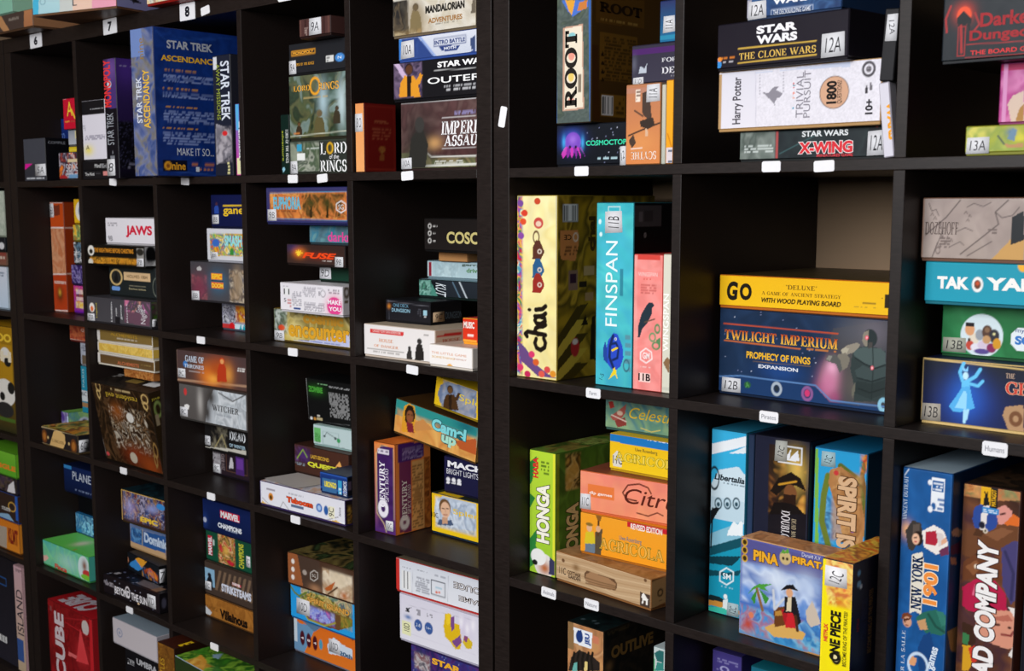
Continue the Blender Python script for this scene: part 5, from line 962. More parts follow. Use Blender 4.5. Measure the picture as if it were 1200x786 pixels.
G('white box with upside down title, barcode and red end, topmost of its pile','B',[-32.15,5.41,62.08,23.39,28,6.86],[1.8,0,0],.35,('dfdfe6','b02a24'),
 F=[('g','e2e4ea','dcdfe8','v'),('p',[-.2,0,1,0,1,6.8,-.2,6.8],'c8322c'),('p',[1.7,.9,4.2,.9,4.2,4.7,1.7,4.7],'e8e8e8'),('b',1.7,.9,4.2,4.7),('m',1.6,5.2,4.3,5.4,'8a8a94',1),('m',5.5,1.1,9.5,4.2,'8a8c98',7),('m',6.1,5.3,9.1,5.6,'8a8c98',1),('l',[10,1.5,13.7,1.5,13.7,4.3,10,4.3,10,1.5],.18,'3a3e4c'),('m',10.7,2.9,12.9,3.2,'6ab0c8',1),('e',11.4,2.11,.3,.25,'e06a4a'),('e',12.13,2.21,.26,.22,'e06a4a'),('m',10.8,5.2,13.8,5.6,'8a8c98',1),('l',[4.9,5.2,4.6,.4],.06,'a8aab4'),('l',[14.6,5.9,14.4,1],.06,'a8aab4'),('t','ROUGE',15.97,3.95,24.51,5.28,'3a2a24',{'rot':180,'b':.05,'ov':('f0ecec',-.01)}),('t','GAME',17.33,1.75,24.1,2.85,'3a2a24',{'rot':180,'b':.05,'ov':('f0ecec',-.01)})],
 T=[('g','8a7a64','8a7a64','v')])
G('white box with yellow and purple bowling shoes, under the upside down titled box','B',[-30.93,5.19,52.42,27.11,27,9.66],[.8,0,0],.35,('dcd8e4','a8a4b4'),
 F=[('g','e4e2ec','dad6e4','v'),('l',[2.5,7.6,21.2,8.8],.06,'b8b4c4'),('l',[1.7,2,21.2,2.1],.06,'c8c4d4'),('p',[1.6,6.8,3.4,7.3,2.5,6.6,3.4,6.4,1.5,6.1,2.2,6.6],'2a2a30'),('o',2.5,5.2,1.1,.5,'5a7ab0',1),('m',4.8,6.2,6.1,7.4,'2a2a34',3),('m',7.9,6.5,9.4,7.3,'2a2a34',2),('e',5.41,4.25,1.13,1.15,'3a5a9a'),('e',8.37,4.29,1.16,1.21,'3a5a9a'),('t','2-8',4.77,3.92,6.04,4.59,'d8e0ee',{}),('t','14+',7.75,4.06,9,4.55,'d8e0ee',{}),('o',18.1,6.5,2.5,2.5,'c8b8d8',.5),('o',17.3,7.6,.7,1.4,'f2eef6',.9),('o',18.9,6.7,.7,1.4,'f2eef6',.9),('o',20.4,7.7,.7,1.3,'f2eef6',.9),('p',[13,8.3,14.3,8.7,15.1,7.4,15.6,6.9,16.8,6.9,17.4,3.9,17,2.3,15.7,1.9,14.2,3.1,12.9,3.7,12.5,5.8],'e0b81c'),('p',[14.3,7.8,15.4,8.4,15.5,5.9,14.7,5.1],'7a4a8a'),('p',[14.7,3.2,17,5,17.4,3.6,15.9,2.3],'7a4a8a'),('p',[13.2,8.2,14.2,8.6,14.5,6.9,13.4,6],'f0cc2c'),('p',[17.9,4.9,19.3,5,20.3,4.3,20,3.1,18.7,2.8,17.7,3.7],'d8b82a'),('p',[18.1,5.3,19.1,5.1,18.7,3.9,17.9,4.3],'8a4a7a'),('p',[.6,1.4,3.3,1.4,3.3,4.3,.6,4.3],'e6e6b8'),('t','10D',1.26,2.27,2.88,3.83,'3a3a34',{'rot':90})])
G('purple space themed box with yellow capitals, below the bowling shoe box','B',[-27.72,5.21,38.64,24,25,13.76],[0,0,0],.35,('3a2460','1c1440'),
 F=[('g','28306a','4a2464','h'),('n',150,2.4,'3a2a70 2a3a80 5a2a70 1c2050',.8,0),('e',12.4,12.26,.08,.08,'d8dcf0'),('e',10.02,13.45,.08,.08,'a8b0d0'),('e',3.35,11.62,.08,.08,'8a90b8'),('e',16,16.21,.08,.08,'8a90b8'),('e',9.58,12.95,.08,.08,'a8b0d0'),('e',10.75,14.72,.08,.08,'a8b0d0'),('e',11.19,12.46,.08,.08,'8a90b8'),('e',1.72,10.82,.08,.08,'8a90b8'),('e',13.66,13.04,.08,.08,'d8dcf0'),('e',2.94,9.18,.08,.08,'d8dcf0'),('e',18.01,14.02,.08,.08,'8a90b8'),('e',.74,8.63,.08,.08,'d8dcf0'),('e',12.94,15.8,.08,.08,'8a90b8'),('e',16.81,16.74,.08,.08,'8a90b8'),('e',1.24,9.71,.08,.08,'8a90b8'),('e',1.26,9.26,.08,.08,'d8dcf0'),('e',16.07,15.75,.08,.08,'a8b0d0'),('e',10.64,14.31,.08,.08,'8a90b8'),('e',14.1,14.79,.08,.08,'a8b0d0'),('e',17.27,16.61,.08,.08,'a8b0d0'),('e',8.99,13.31,.08,.08,'a8b0d0'),('e',3.62,10.9,.08,.08,'8a90b8'),('o',3.1,10.8,1.8,1.6,'6a6a70',1),('n',151,1.2,'a8a0a0 4a4450 d0c8c8 7a3a3a',.8,[1,9.1,5.6,12.5]),('t','STAR',6.17,11.32,14.2,12.55,'f0b02a',{'b':.06})])
G('big red upright box with silver digital letters and a spotlight cone picture, bottom left','B',[-173.91,1.01,3.6,25.86,10,26.33],[-.9,0,0],0,('a81a20','6a1014'),
 F=[('g','7a1216','8a1418','v'),('p',[.8,26.4,10.6,26.8,8.7,7.8,.4,5.5],'8a1a1a'),('n',153,3,'7a1216 a01c22 5a0c10 901a1e',.6,0),('p',[19,22.3,22.9,13.3,15.8,12.5],'e0484c'),('o',19.3,15,4.4,4.4,'d8343a',.5),('p',[24.2,26.2,27.6,26.4,26.6,12.6,23.9,11.9],'c8242c'),('e',21.84,23.24,1.96,2.04,'c8bcb8'),('p',[11.5,14,16.5,14,15.7,13.1,11.2,12.9],'e06a6a'),('l',[10.1,22,23.1,21.2],.2,'c82c32'),('l',[10.2,23.1,24.6,25.8],.2,'b0242a'),('t','CUBE',3.78,5.03,9.41,23.88,'d4c4c8',{'rot':90,'b':.04}),('m',.8,20.4,2.4,25.1,'8a4a4a',2)],
 R=[('g','9a1a20','9a1a20','v')],
 T=[('g','b01c24','9a1218','v'),('t','CUBE',3.51,1.17,18.07,8.45,'c8bcc4',{'rot':180,'b':.05})])
G('plain pale grey white box with a faint round stamp, bottom of the second column','B',[-139.82,2,25.49,21.82,14,6.84],[-.3,0,0],.35,('b8b2b8','a8a2a8'),
 F=[('g','c8c0c4','c4bcc0','v'),('k',3.47,3.48,1.3,1.04,'7a86a8',.25),('e',3.47,3.48,.5,.42,'8a94b0')],
 R=[('g','a09aa0','a09aa0','v')],
 T=[('g','8a98a4','8a98a4','v')])
G('black box with a vertical white title holding up the plain pale box','B',[-135.14,2.64,3.6,18,14,21.86],[0,0,0],0,('1a181c','101012'),
 F=[('g','151418','151418','v'),('t','Trial',1.17,17.55,4.48,19.02,'d0d0d4',{'rot':90}),('t','UMBRA',5.66,18.66,15.53,20.25,'b8b8bc',{'b':.04})])
G('dark starry box with a purple octopus and mint capitals, under the big woodland spine','A',[11.97,2.98,143.77,16.2,24,6.79],[0,0,0],.35,('15171f','0e1016'),
 F=[('g','10141c','161a22','v'),('e',11.1,3.68,.08,.08,'d8dcf0'),('e',9.03,6.04,.08,.08,'8a90b8'),('e',10.42,4.66,.08,.08,'8a90b8'),('e',10.19,.59,.08,.08,'8a90b8'),('e',13.2,2.72,.08,.08,'d8dcf0'),('e',11.47,5.8,.08,.08,'a8b0d0'),('e',7.69,4.4,.08,.08,'8a90b8'),('e',7.54,4.28,.08,.08,'a8b0d0'),('e',8.62,4.44,.08,.08,'d8dcf0'),('e',12.67,5.95,.08,.08,'d8dcf0'),('e',11.8,5.21,.08,.08,'a8b0d0'),('e',12.81,2.1,.08,.08,'8a90b8'),('e',8.34,3.33,.08,.08,'a8b0d0'),('e',6.42,3.81,.08,.08,'a8b0d0'),('e',11.89,4.83,.08,.08,'a8b0d0'),('e',11.04,2.17,.08,.08,'d8dcf0'),('e',6.57,5.33,.08,.08,'8a90b8'),('e',10.37,1.47,.08,.08,'d8dcf0'),('o',3.3,4.3,2.4,1.8,'3a5ac8',1),('e',3.54,3.91,1.7,1.63,'7a4ac0'),('o',3.5,4.4,.9,.8,'a878e0',.7),('p',[1.9,3.3,1.1,2.2,1.4,1.4,2.1,2,2.4,3.2],'c83ab0'),('p',[2.4,3.2,2.1,2.2,2.4,1.4,2.9,2,3,3.2],'8a2a9a'),('p',[3,3.2,3,2.1,3.3,1.4,3.7,2,3.6,3.2],'c83ab0'),('p',[3.6,3.2,4,2.1,4.3,1.3,4.5,2,4.2,3.2],'8a2a9a'),('p',[4.2,3.2,4.9,2.1,5.2,1.3,5.3,1.9,4.7,3.2],'c83ab0'),('p',[4.7,3.2,5.9,2.1,6.2,1.3,6.1,1.9,5.3,3.1],'8a2a9a'),('e',2.93,3.22,.24,.25,'1c1430'),('e',4.17,3.18,.24,.25,'1c1430'),('o',1.6,4,.4,1.1,'4ab0f0',.8),('o',5.6,3.8,.4,1.1,'4ab0f0',.8),('t','COSMOCTOPUS',6.37,3.3,16.07,4.11,'3ad8a8',{'b':.02}),('m',8.7,1,13.2,1.5,'b8d8e0',1),('s','12',13.32,.09,14.48,3.04,20,'dedee2',0)])
G('large slate and moss upright box with a framed vertical word of ornate letters','A',[13.51,1.16,150.59,7.27,26,25],[0,0,0],0,('54605c','3a3020'),
 F=[('g','57625e','4a5652','v'),('n',160,2,'535f5b 4a5551 5a6560 445049 566151',.9,0),('p',[1.3,15,5.5,15.2,5.9,2.1,1.4,2],'c49a84'),('p',[1.7,14.8,5.3,15,5.6,2.4,1.8,2.2],'e8dcc6'),('t','ROOT',1.8,2.52,4.43,14.42,'231f1c',{'rot':90,'b':.07,'se':1}),('e',3.2,10.53,.65,.76,'e89a88'),('e',3.13,7.26,.61,.76,'e8c86a'),('e',3.16,3.45,.66,.63,'e89a88'),('e',3.26,13.62,.74,.48,'8ac4c8'),('m',4.6,3.7,5.3,13.5,'6a5a48',2),('n',161,1.8,'3a6ad0 e8a03a 2a4a90 d8642a 8ab0e0',0,[1,16.5,6.6,19]),('p',[1,19.3,6.6,18.7,6.5,17.7,5.3,17.3,3.4,16.5,2.3,17.5],'4a72c8'),('p',[1.8,19.2,3.9,19,3.2,16.7,2.5,17.6],'e0a03a'),('p',[4.8,18.6,6.4,18.7,6.2,17.4,4.3,17.3],'c87a3c'),('l',[-.3,19.5,0,.3],.4,'3a6ab0'),('l',[6.9,18.7,7.3,0],.5,'3a66b0')],
 R=[('g','4a3414','5a3c14','v'),('p',[1.1,18.8,13.2,20.1,13.3,15.6,1.1,15.4],'6a4818'),('t','ROOT',1.93,17.11,12.62,18.71,'2c1c0a',{'b':.08,'se':1}),('m',2.2,15.8,12.1,16.2,'b8924a',1),('p',[2,6.6,11.6,6.6,11.6,14,2,14],'7a561c'),('m',3.2,6.7,11.3,13.6,'3c280c',13),('p',[2.3,10.3,3.2,10.4,2.8,11.2],'2a1a08'),('p',[2.3,9,3.3,9,2.8,9.8],'2a1a08'),('p',[2.3,7.6,3.3,7.7,2.8,8.5],'2a1a08'),('p',[2.4,6.4,3.3,6.5,2.8,7.3],'2a1a08'),('p',[2.4,1.1,8.6,1.1,8.6,4.6,2.4,4.6],'8a6420'),('p',[2.7,1.3,5.5,1.3,5.5,4.3,2.7,4.3],'e8e8e8'),('b',2.7,1.3,5.5,4.3),('m',5.9,1.4,8.3,4.4,'3c280c',4),('p',[.1,11.9,1.6,12,2.2,.4,.6,.2],'4a2c10')])
G('dark slate box with white capitals and a purple lid, behind the orange upside down box','A',[25.77,5,156.04,11,14,6.14],[0,0,0],.35,('3b3748','2a2634'),
 F=[('g','3a3848','342f40','v'),('p',[.1,4.7,10.8,4.7,10.8,5.6,.1,5.6],'4c2466'),('t','FORBIDDEN',5.85,3.23,14.06,3.89,'dcdce2',{'b':.02,'se':1}),('t','DESERT',5.88,1.46,12.89,2.5,'dcdce2',{'b':.02,'se':1}),('p',[1.4,1.9,1.7,3,2.5,2.5,3,3.3,2.9,1.9],'b8c0cc'),('o',.5,3.3,.6,1.4,'5a5a6a',1),('m',7.1,1,8.4,1.2,'a8a8b0',1),('s','11D',.31,-.16,2.4,1.3,0,'dedee2',0)])
G('teal blue box with a sticker reading 11A, topmost at the edge of the frame','A',[30.91,5.22,162.18,6.5,10,6.25],[0,0,0],0,('2a5a80','1c2a50'),
 F=[('g','1f6a94','2a3060','v'),('p',[.1,.5,4.2,.5,4.2,1.1,.1,1.1],'2a86a8'),('s','11A',.7,1.41,2.96,3.89,90,'dedee2',0)])
G('tan orange upright box with an airship picture and upside down title','A',[28.36,.45,143.77,6.66,7,12.03],[0,0,0],0,('c8824c','8a5a34'),
 F=[('g','d8844a','b87a58','v'),('o',3.2,3.3,3.4,2.3,'e09858',.6),('p',[.1,10.7,6.6,10.7,6.6,11.5,.1,11.5],'b88068'),('p',[3.1,10.6,4.5,11.1,4.9,7.2,4.8,6.4,3.5,7.2,3.1,7.9],'4a3a32'),('p',[2.7,6.5,5.2,7,5.6,5.8,4.2,5.2,2.9,5.7],'3a2e28'),('l',[.6,4.4,2.9,5.1,6.6,6.1],.25,'3c3029'),('l',[1.7,8.1,3.3,7.2],.25,'4a3a32'),('p',[.7,3.7,1.5,4.6,2,3.3,1.3,2.5,.8,3.2],'4a3a30'),('p',[3.8,5.4,4.2,5.2,4.3,4.2,3.8,4.2],'d8b090'),('t','SCYTHE',1.15,.75,5.9,1.96,'f0e0d4',{'rot':180,'se':1}),('l',[1.1,2.4,3.2,2.5],.15,'f0e0d4'),('p',[1.9,9.4,2.8,9.4,2.8,11.2,1.9,11.2],'ecdccc'),('m',2,9.5,2.7,11.1,'6a4a3a',3),('s','11A',3.89,9.21,6.48,11.83,90,'dedee2',0)],
 R=[('g','a89c84','a89c84','v')])
G('thin cream upright book between the two orange boxes','A',[35.15,.5,143.77,.75,7,11.65],[0,0,0],0,('c8c4b4','a8a494'),
 F=[('g','b4b8ac','c4c0b0','v')])
G('narrow bright orange upright box at the edge of the upright in the top right unit','A',[36,.35,143.77,1.45,7,12.25],[0,0,0],0,('e8981c','a86a10'),
 F=[('g','f0a01c','f0a828','v'),('l',[.4,4.4,1.7,1.1],.2,'c87a10'),('p',[.2,0,1.5,0,1.5,2.4,.2,2.4],'d8ccd0'),('t','11',.57,.19,1.38,2.06,'6a7080',{'rot':90})])
G('dark green black box with red and white capitals, bottom of the 12A stickered stack','A',[47.11,3.25,143.77,22.81,25,4.38],[.2,0,0],.35,('22282a','171b1c'),
 F=[('g','1c2226','20282a','v'),('n',165,4,'1c2226 2a3638 20282c 182024',.7,0),('p',[0,.2,5.9,.2,5.9,4.3,0,4.3],'66706a'),('n',166,3,'66706a 828a84 4a544e 727c76',.8,[.1,.1,6,4.4]),('m',.9,1.3,5.6,2.5,'c8d0cc',3),('p',[6,.2,6.4,.2,6.4,4.7,6,4.7],'a84a4a'),('l',[6.7,1.1,10.2,2.6,12.9,3.7],.15,'3a5a5c'),('t','STAR WARS',10.2,3.29,17.27,4.1,'e2e6e8',{'b':.03}),('t','X-WING',9.56,.91,18.07,2.67,'d8303a',{'b':.06,'un':('f0ecec',.1)}),('t','MINIATURES GAME',12.59,.49,18.04,.88,'d84048',{'b':.02}),('p',[20.3,-.2,21.8,-.2,21.8,5.1,20.3,5.1],'1a1e22'),('p',[21.3,4.2,21.6,4.2,21.6,4.5,21.3,4.5],'b84a4a'),('s','12A',20.13,.48,23.01,3.82,0,'dedee2',1)])
G('white box lying on its side with vertical words and a copper disc','A',[43.88,2.36,148.18,26.18,26,8.51],[-2.3,0,0],.35,('dedae0','b08a5a'),
 F=[('g','e2dee6','d8d6e0','v'),('p',[0,.1,.6,.1,.6,8.2,0,8.2],'b89468'),('l',[6.4,8.1,6.7,.2],.08,'b8b4c4'),('n',168,.5,'e2dee6 dad6de e6e2ea',.6,[6.6,-.1,26.2,9.2]),('p',[6.4,7.9,21.5,8.4,21.5,7.7,6.4,8.1],'c4cbe0'),('t','Harry Potter',2.57,1.01,4.43,7.62,'4a464e',{'rot':90,'b':.02}),('p',[7.7,5.2,8.7,5.1,9.1,5.5,9.6,5.9,10.4,5.9,9.9,5.4,11,4.9,10.6,4.4,10.1,4.3,9.7,3.7,9.8,3.1,9.5,3.7,8.9,4.2,8.3,4.7],'8a8690'),('e',7.13,7.62,.11,.12,'a8a4b0'),('e',11.03,7.7,.11,.12,'a8a4b0'),('e',7.15,7.19,.11,.12,'a8a4b0'),('e',11.05,7.28,.11,.12,'a8a4b0'),('e',7.16,6.76,.11,.12,'a8a4b0'),('e',11.06,6.86,.11,.12,'a8a4b0'),('e',7.17,6.33,.11,.12,'a8a4b0'),('e',11.08,6.43,.11,.12,'a8a4b0'),('e',7.19,5.9,.11,.12,'a8a4b0'),('e',11.09,6.01,.11,.12,'a8a4b0'),('e',7.2,5.47,.11,.12,'a8a4b0'),('e',11.1,5.59,.11,.12,'a8a4b0'),('e',7.21,5.04,.11,.12,'a8a4b0'),('e',11.12,5.16,.11,.12,'a8a4b0'),('p',[12.6,6.3,13,6.1,12.6,6],'c83a3a'),('p',[12.6,5.7,13,5.5,12.6,5.4],'c83a3a'),('p',[12.6,5,13.1,4.8,12.6,4.6],'e08a7a'),('p',[12.7,4.3,13.1,4.1,12.7,4],'e0a088'),('p',[12.7,2.9,13.1,2.8,12.7,2.6],'4a9ab8'),('p',[12.6,6,13,5.8,12.6,5.7],'3a7a8a'),('t','TRIVIAL',13.23,1.44,14.37,7.51,'8a8690',{'rot':90}),('t','PURSUIT',14.43,1.38,15.49,7.72,'8a8690',{'rot':90}),('e',19.14,4.51,2.26,2.17,'3a2c24'),('e',19.14,4.51,2.16,2.08,'d0a284'),('t','1800',17.98,3.03,19.55,6.04,'1c1614',{'rot':90,'b':.04}),('t','QUESTIONS!',19.62,3,20.43,6.04,'2a201c',{'rot':90}),('k',24.21,7.19,.84,.86,'4a464c',.35),('e',24.21,7.19,.42,.43,'8a868c'),('m',23.9,6.9,24.5,7.5,'3a363c',2),('p',[23.8,4.1,23.8,4.7,23.9,4.9,24.1,4.9,24.2,4.6,24.2,4.1],'3a363c'),('e',23.98,4.99,.12,.13,'3a363c'),('e',23.98,4.97,.09,.1,'3a363c'),('p',[24.4,4.5,24.4,5,24.4,5.2,24.7,5.2,24.8,5,24.8,4.4],'6a666c'),('e',24.55,5.33,.12,.13,'6a666c'),('e',24.55,5.3,.09,.1,'6a666c'),('t','10+',23.89,1.35,25,3.3,'2a262c',{'rot':90,'b':.04})],
 T=[('g','c8c4c8','c8c4c8','v')])
G('black box with large white two line capitals and gold ruled subtitle','A',[44.18,1.41,156.69,21.72,22,6.55],[-4,0,0],.35,('1f1b24','16131a'),
 F=[('g','211c26','1c1822','v'),('t','STAR',6.88,4.58,13.62,5.69,'ece9ee',{'b':.08}),('t','WARS',6.93,3.21,13.67,4.37,'ece9ee',{'b':.08}),('l',[3.8,2.9,16.7,2.8],.18,'d8b04a'),('l',[3.8,.9,16.8,1],.18,'d8b04a'),('t','THE CLONE WARS',3.98,1.28,16.73,2.27,'e0b85a',{'b':.01,'se':1}),('p',[0,.6,3.6,.6,3.6,2,0,2],'1f1b24'),('m',.9,1.6,3.6,2,'e0822c',1),('m',1,1.1,3.6,1.4,'c8c4cc',1),('p',[0,1.8,.4,1.9,.9,1,.5,.1,.1,.2],'3a8ad0'),('e',.51,1.68,.4,.31,'e88a2c'),('s','12A',17.6,.45,21.16,3.64,0,'dedee2',1)])
G('blue box with white capitals, topmost and cut by the edge of the frame','A',[48.89,1.54,163.24,15.13,18,4.39],[-1.6,0,0],.35,('2a4a78','1c3050'),
 F=[('g','203a66','2c5486','v'),('n',172,3,'203a66 2c4c7c 1c3058 3a6090',.7,0),('t','WARS',4.32,1.86,10.05,2.75,'e6e8ee',{'b':.08}),('l',[4.1,.4,10.7,.4,10.7,1.2,4.1,1.2,4.1,.4],.12,'a8b4cc'),('t','THE DECKBUILDING GAME',4.44,.47,10.38,1.09,'d4d8e2',{'b':.01}),('p',[0,.1,.9,.1,.9,2.9,0,2.9],'a8a4b0'),('s','12A',.31,.17,3.35,2.63,0,'dedee2',1)])
G('white upright box with orange vertical capitals, leaning against an upright','A',[71.13,.45,143.77,1.49,1.9,9.63],[0,0,-6.7],0,('d0ccd6','a8a4ae'),
 F=[('g','d2cfda','d2cfda','v'),('t','WARS',.88,2.21,2.1,7.09,'f0a01c',{'rot':-90,'b':.07})])
G('black upright box with a sideways sticker, leaning above the white orange lettered box','A',[70.12,.37,153.61,1.98,1.9,9.09],[0,0,3.3],0,('17161a','101012'),
 F=[('g','17161a','17161a','v'),('s','12A',.35,5.01,2.26,8.4,-80,'dedee2',0)])
G('black box with red blackletter title and red helm emblem, at the right edge','A',[78.33,.51,155.06,28,28,8.47],[-.1,0,0],.35,('20262c','14181c'),
 F=[('g','1c2228','20262c','v'),('o',2.7,6,1.3,1.3,'c83a2a',1),('e',2.74,5.75,.93,1.04,'e8502c'),('p',[1.8,5.5,2.7,6.3,3.7,5.3,3.5,3.6,3.1,4.7,2.8,3.7,2.4,4.7,2.2,3.7],'14181c'),('l',[2.1,.9,3,.9,3,4.4,2.1,4.4,2.1,.9],.12,'a82a2c'),('l',[1,7,.4,5.5,.6,3.9],.25,'a82a2c'),('l',[4.1,5.9,4.7,4.5,4.1,3.8],.2,'a82a2c'),('t','Darkest',4.8,4.11,12.4,5.79,'a02a30',{'b':.03}),('t','Dungeon',3.54,2.21,12,3.8,'a02a30',{'b':.03}),('t','THE BOARD GAME',3.74,.86,12.6,1.41,'d83a3c',{'b':.02}),('l',[3.2,2.2,10.2,2],.1,'a82a2c'),('l',[3.1,.6,10.3,.5],.1,'a82a2c'),('l',[2.4,4.5,2.6,1.3],.3,'a82a2c')])
G('magenta pink box with a pale creature picture at the right edge of the frame','A',[84.59,3.58,147.42,16,16,7.63],[0,0,.1],.35,('b83a88','7a2458'),
 F=[('g','c05a9a','a83078','v'),('n',176,4,'c05a9a a83a80 d080b0 b84a90',.8,0),('p',[0,6.6,3.2,6.6,3.2,7.5,0,7.5],'a81c54'),('l',[.7,7.3,.7,.5],.5,'d08aba'),('p',[1.1,2.6,1.7,3.6,3,4.1,3.3,.2,1.7,.2],'d0b8a8'),('p',[2.2,.5,2.6,2,3.1,2.5,3.2,.4],'a87a3c')])
G('low yellow green box with bird like picture and sticker 13A, at the right edge','A',[81.82,.72,143.77,23,23,3.61],[0,0,0],.35,('b8b42e','7a7a20'),
 F=[('g','b4b83a','c8b83a','v'),('n',178,3,'c8c03a a0a83a 8aa04a d0c860 6a8a4a',.9,0),('p',[4,2.3,4.9,1.4,5.7,1.2,7.2,1.4,7.2,.9,5.2,.9],'b88a5a'),('o',5.7,2.7,.7,.6,'5a7a9a',1),('p',[5.2,1.9,5.9,3.2,6.4,2.9,6.1,1.6],'6a88a0'),('l',[4.1,2.3,4.9,1.3],.2,'3a4a4a'),('s','13A',.17,.22,3.07,2.24,0,'dedee2',1)])
G('large cream upright box with bold black script and hanging tea bags','A',[4.2,1.76,108.73,9.16,26,30.57],[0,0,0],0,('e8d890','8a7424'),
 F=[('g','f0e09a','f2e4a4','v'),('n',182,5,'f2e4a0 eedc90 f4eab4',.7,0),('n',183,1.3,'c8283a 8a3a90 3a8a5a e8b83a d8506a 6a4ab0 58b0b8 f0e0b0',1,[-.1,.3,1.4,30.6]),('p',[.2,6.2,2.2,4.9,4.8,2.2,7.3,1,9.1,.5,4.8,.5,.9,2.8],'6a4a80'),('e',.83,29.25,.71,.56,'7a4a9a'),('e',1.8,27.62,.71,.56,'d8402c'),('e',1.48,26.21,.71,.56,'e0502c'),('e',4.68,29.58,.7,.55,'c84a2c'),('e',.97,23.85,.72,.57,'8a4aa0'),('e',4.45,2.76,.71,.57,'d8602c'),('e',7.02,1.71,.7,.57,'d84a4a'),('e',8.29,1.11,.69,.57,'e0902c'),('e',3.48,4.02,.71,.57,'d83a6a'),('e',.86,1.63,.73,.58,'d83a6a'),('e',2.51,.57,.72,.58,'c82a5a'),('e',5.74,.87,.7,.57,'e05a4a'),('e',4.95,26.01,1.07,.93,'c84a44'),('e',4.95,25.87,.63,.46,'e8c8b0'),('k',4.44,23.68,.64,.93,'6a4a30',.25),('p',[3.6,20,3.7,22,4.4,23.2,5.3,23.1,6.2,21.5,6.2,21.1,5.5,20],'5a3226'),('e',5.22,21.32,.51,.42,'d8c8b8'),('e',5.22,21.32,.25,.23,'5a3226'),('p',[3.6,16.9,3.7,19,4.4,20.2,5.3,20.1,6.2,18.5,6.2,18,5.5,17],'2a5c88'),('e',5.23,18.28,.51,.42,'d8c8b8'),('e',5.23,18.28,.25,.23,'2a5c88'),('p',[3.6,14.4,3.7,16.5,4.4,17.7,5.4,17.6,6.3,16,6.3,15.6,5.5,14.5],'982c24'),('e',5.24,15.8,.51,.42,'d8c8b8'),('e',5.24,15.8,.25,.23,'982c24'),('l',[4.5,6.7,4.2,6,4.6,5.2,5.5,4.9,6.4,5.4,6.6,6.2,6.2,6.9],.8,'1c140e'),('l',[2.4,7,2,7.4,2.6,7.8,4.1,7.7,6.6,7.5],.8,'1c140e'),('l',[4.9,7.5,4.2,8,4.4,8.5,5.1,8.8,6,8.9,6.6,9.2],.8,'1c140e'),('l',[4.5,10.4,4.2,9.8,4.6,9.3,5.6,9.3,6.5,9.8,6.4,10.3,5.4,10.5,4.2,10.5],.8,'1c140e'),('l',[4.5,10.4,6,10.7,6.6,11.1],.8,'1c140e'),('l',[4.4,11.6,5.9,11.8,6.6,12.3],.8,'1c140e'),('e',2.94,11.52,.45,.29,'1c140e'),('l',[8.9,30.4,9.2,.4],.3,'c8c0a0')],
 R=[('g','8a6c14','6a5410','v'),('n',185,6,'a8861c 6a5412 b8942a 57450e 8a6e18',1,0),('p',[.2,7.3,5,12.2,7.9,12.5,.3,4.5],'4a3a0e'),('p',[.2,5.4,5,9.8,7.9,10,.3,2.8],'c8a83a'),('p',[.2,3.5,5,7.4,7.9,7.5,.4,1.1],'4a3a0e'),('p',[.2,1.6,5,5,8,5,.4,-.6],'c8a83a'),('p',[.2,-.2,5.1,2.6,8,2.4,.4,-2.3],'4a3a0e'),('p',[1.3,26.2,5.1,26.2,5.1,29.2,1.3,29.2],'a8a8ac'),('p',[1.6,26.3,4.8,26.3,4.8,29.1,1.6,29.1],'e8e8e8'),('b',1.6,26.3,4.8,29.1),('p',[.6,24.9,5.2,24.9,5.4,22.7,4.5,19.7,.8,20.1],'d08448'),('m',1.7,20.6,5,22.3,'5a3414',3),('t','CE',1.59,23.27,3.42,24.12,'2a1a0c',{'rot':180}),('k',4.56,23.68,.57,.65,'e8d8c8',.2),('p',[2.9,14.8,5.1,14.8,5.1,18.3,2.9,18.3],'8a6a5a'),('p',[3.2,16,4.8,16,4.8,17.7,3.2,17.7],'3a1c30'),('p',[6.7,17.3,9.4,17.3,9.4,18.8,6.7,18.8],'b89a6a'),('p',[5.5,15.2,7.5,15.2,7.5,16.3,5.5,16.3],'2c2014'),('p',[7.1,13,9.3,13,9.3,14.3,7.1,14.3],'a8845a'),('e',4.6,5.29,1.09,1.62,'b82c2c'),('e',4.59,6.24,.72,.48,'e0d0c8'),('p',[6.1,8.8,7.2,10.6,7.9,8.9],'241a0a'),('p',[8.4,2.8,8.8,10,9.8,10.4,9.9,2.7],'2a1e0c'),('t','chai',7.73,21.25,9.57,27.13,'4a3410',{'rot':90,'b':.05})])
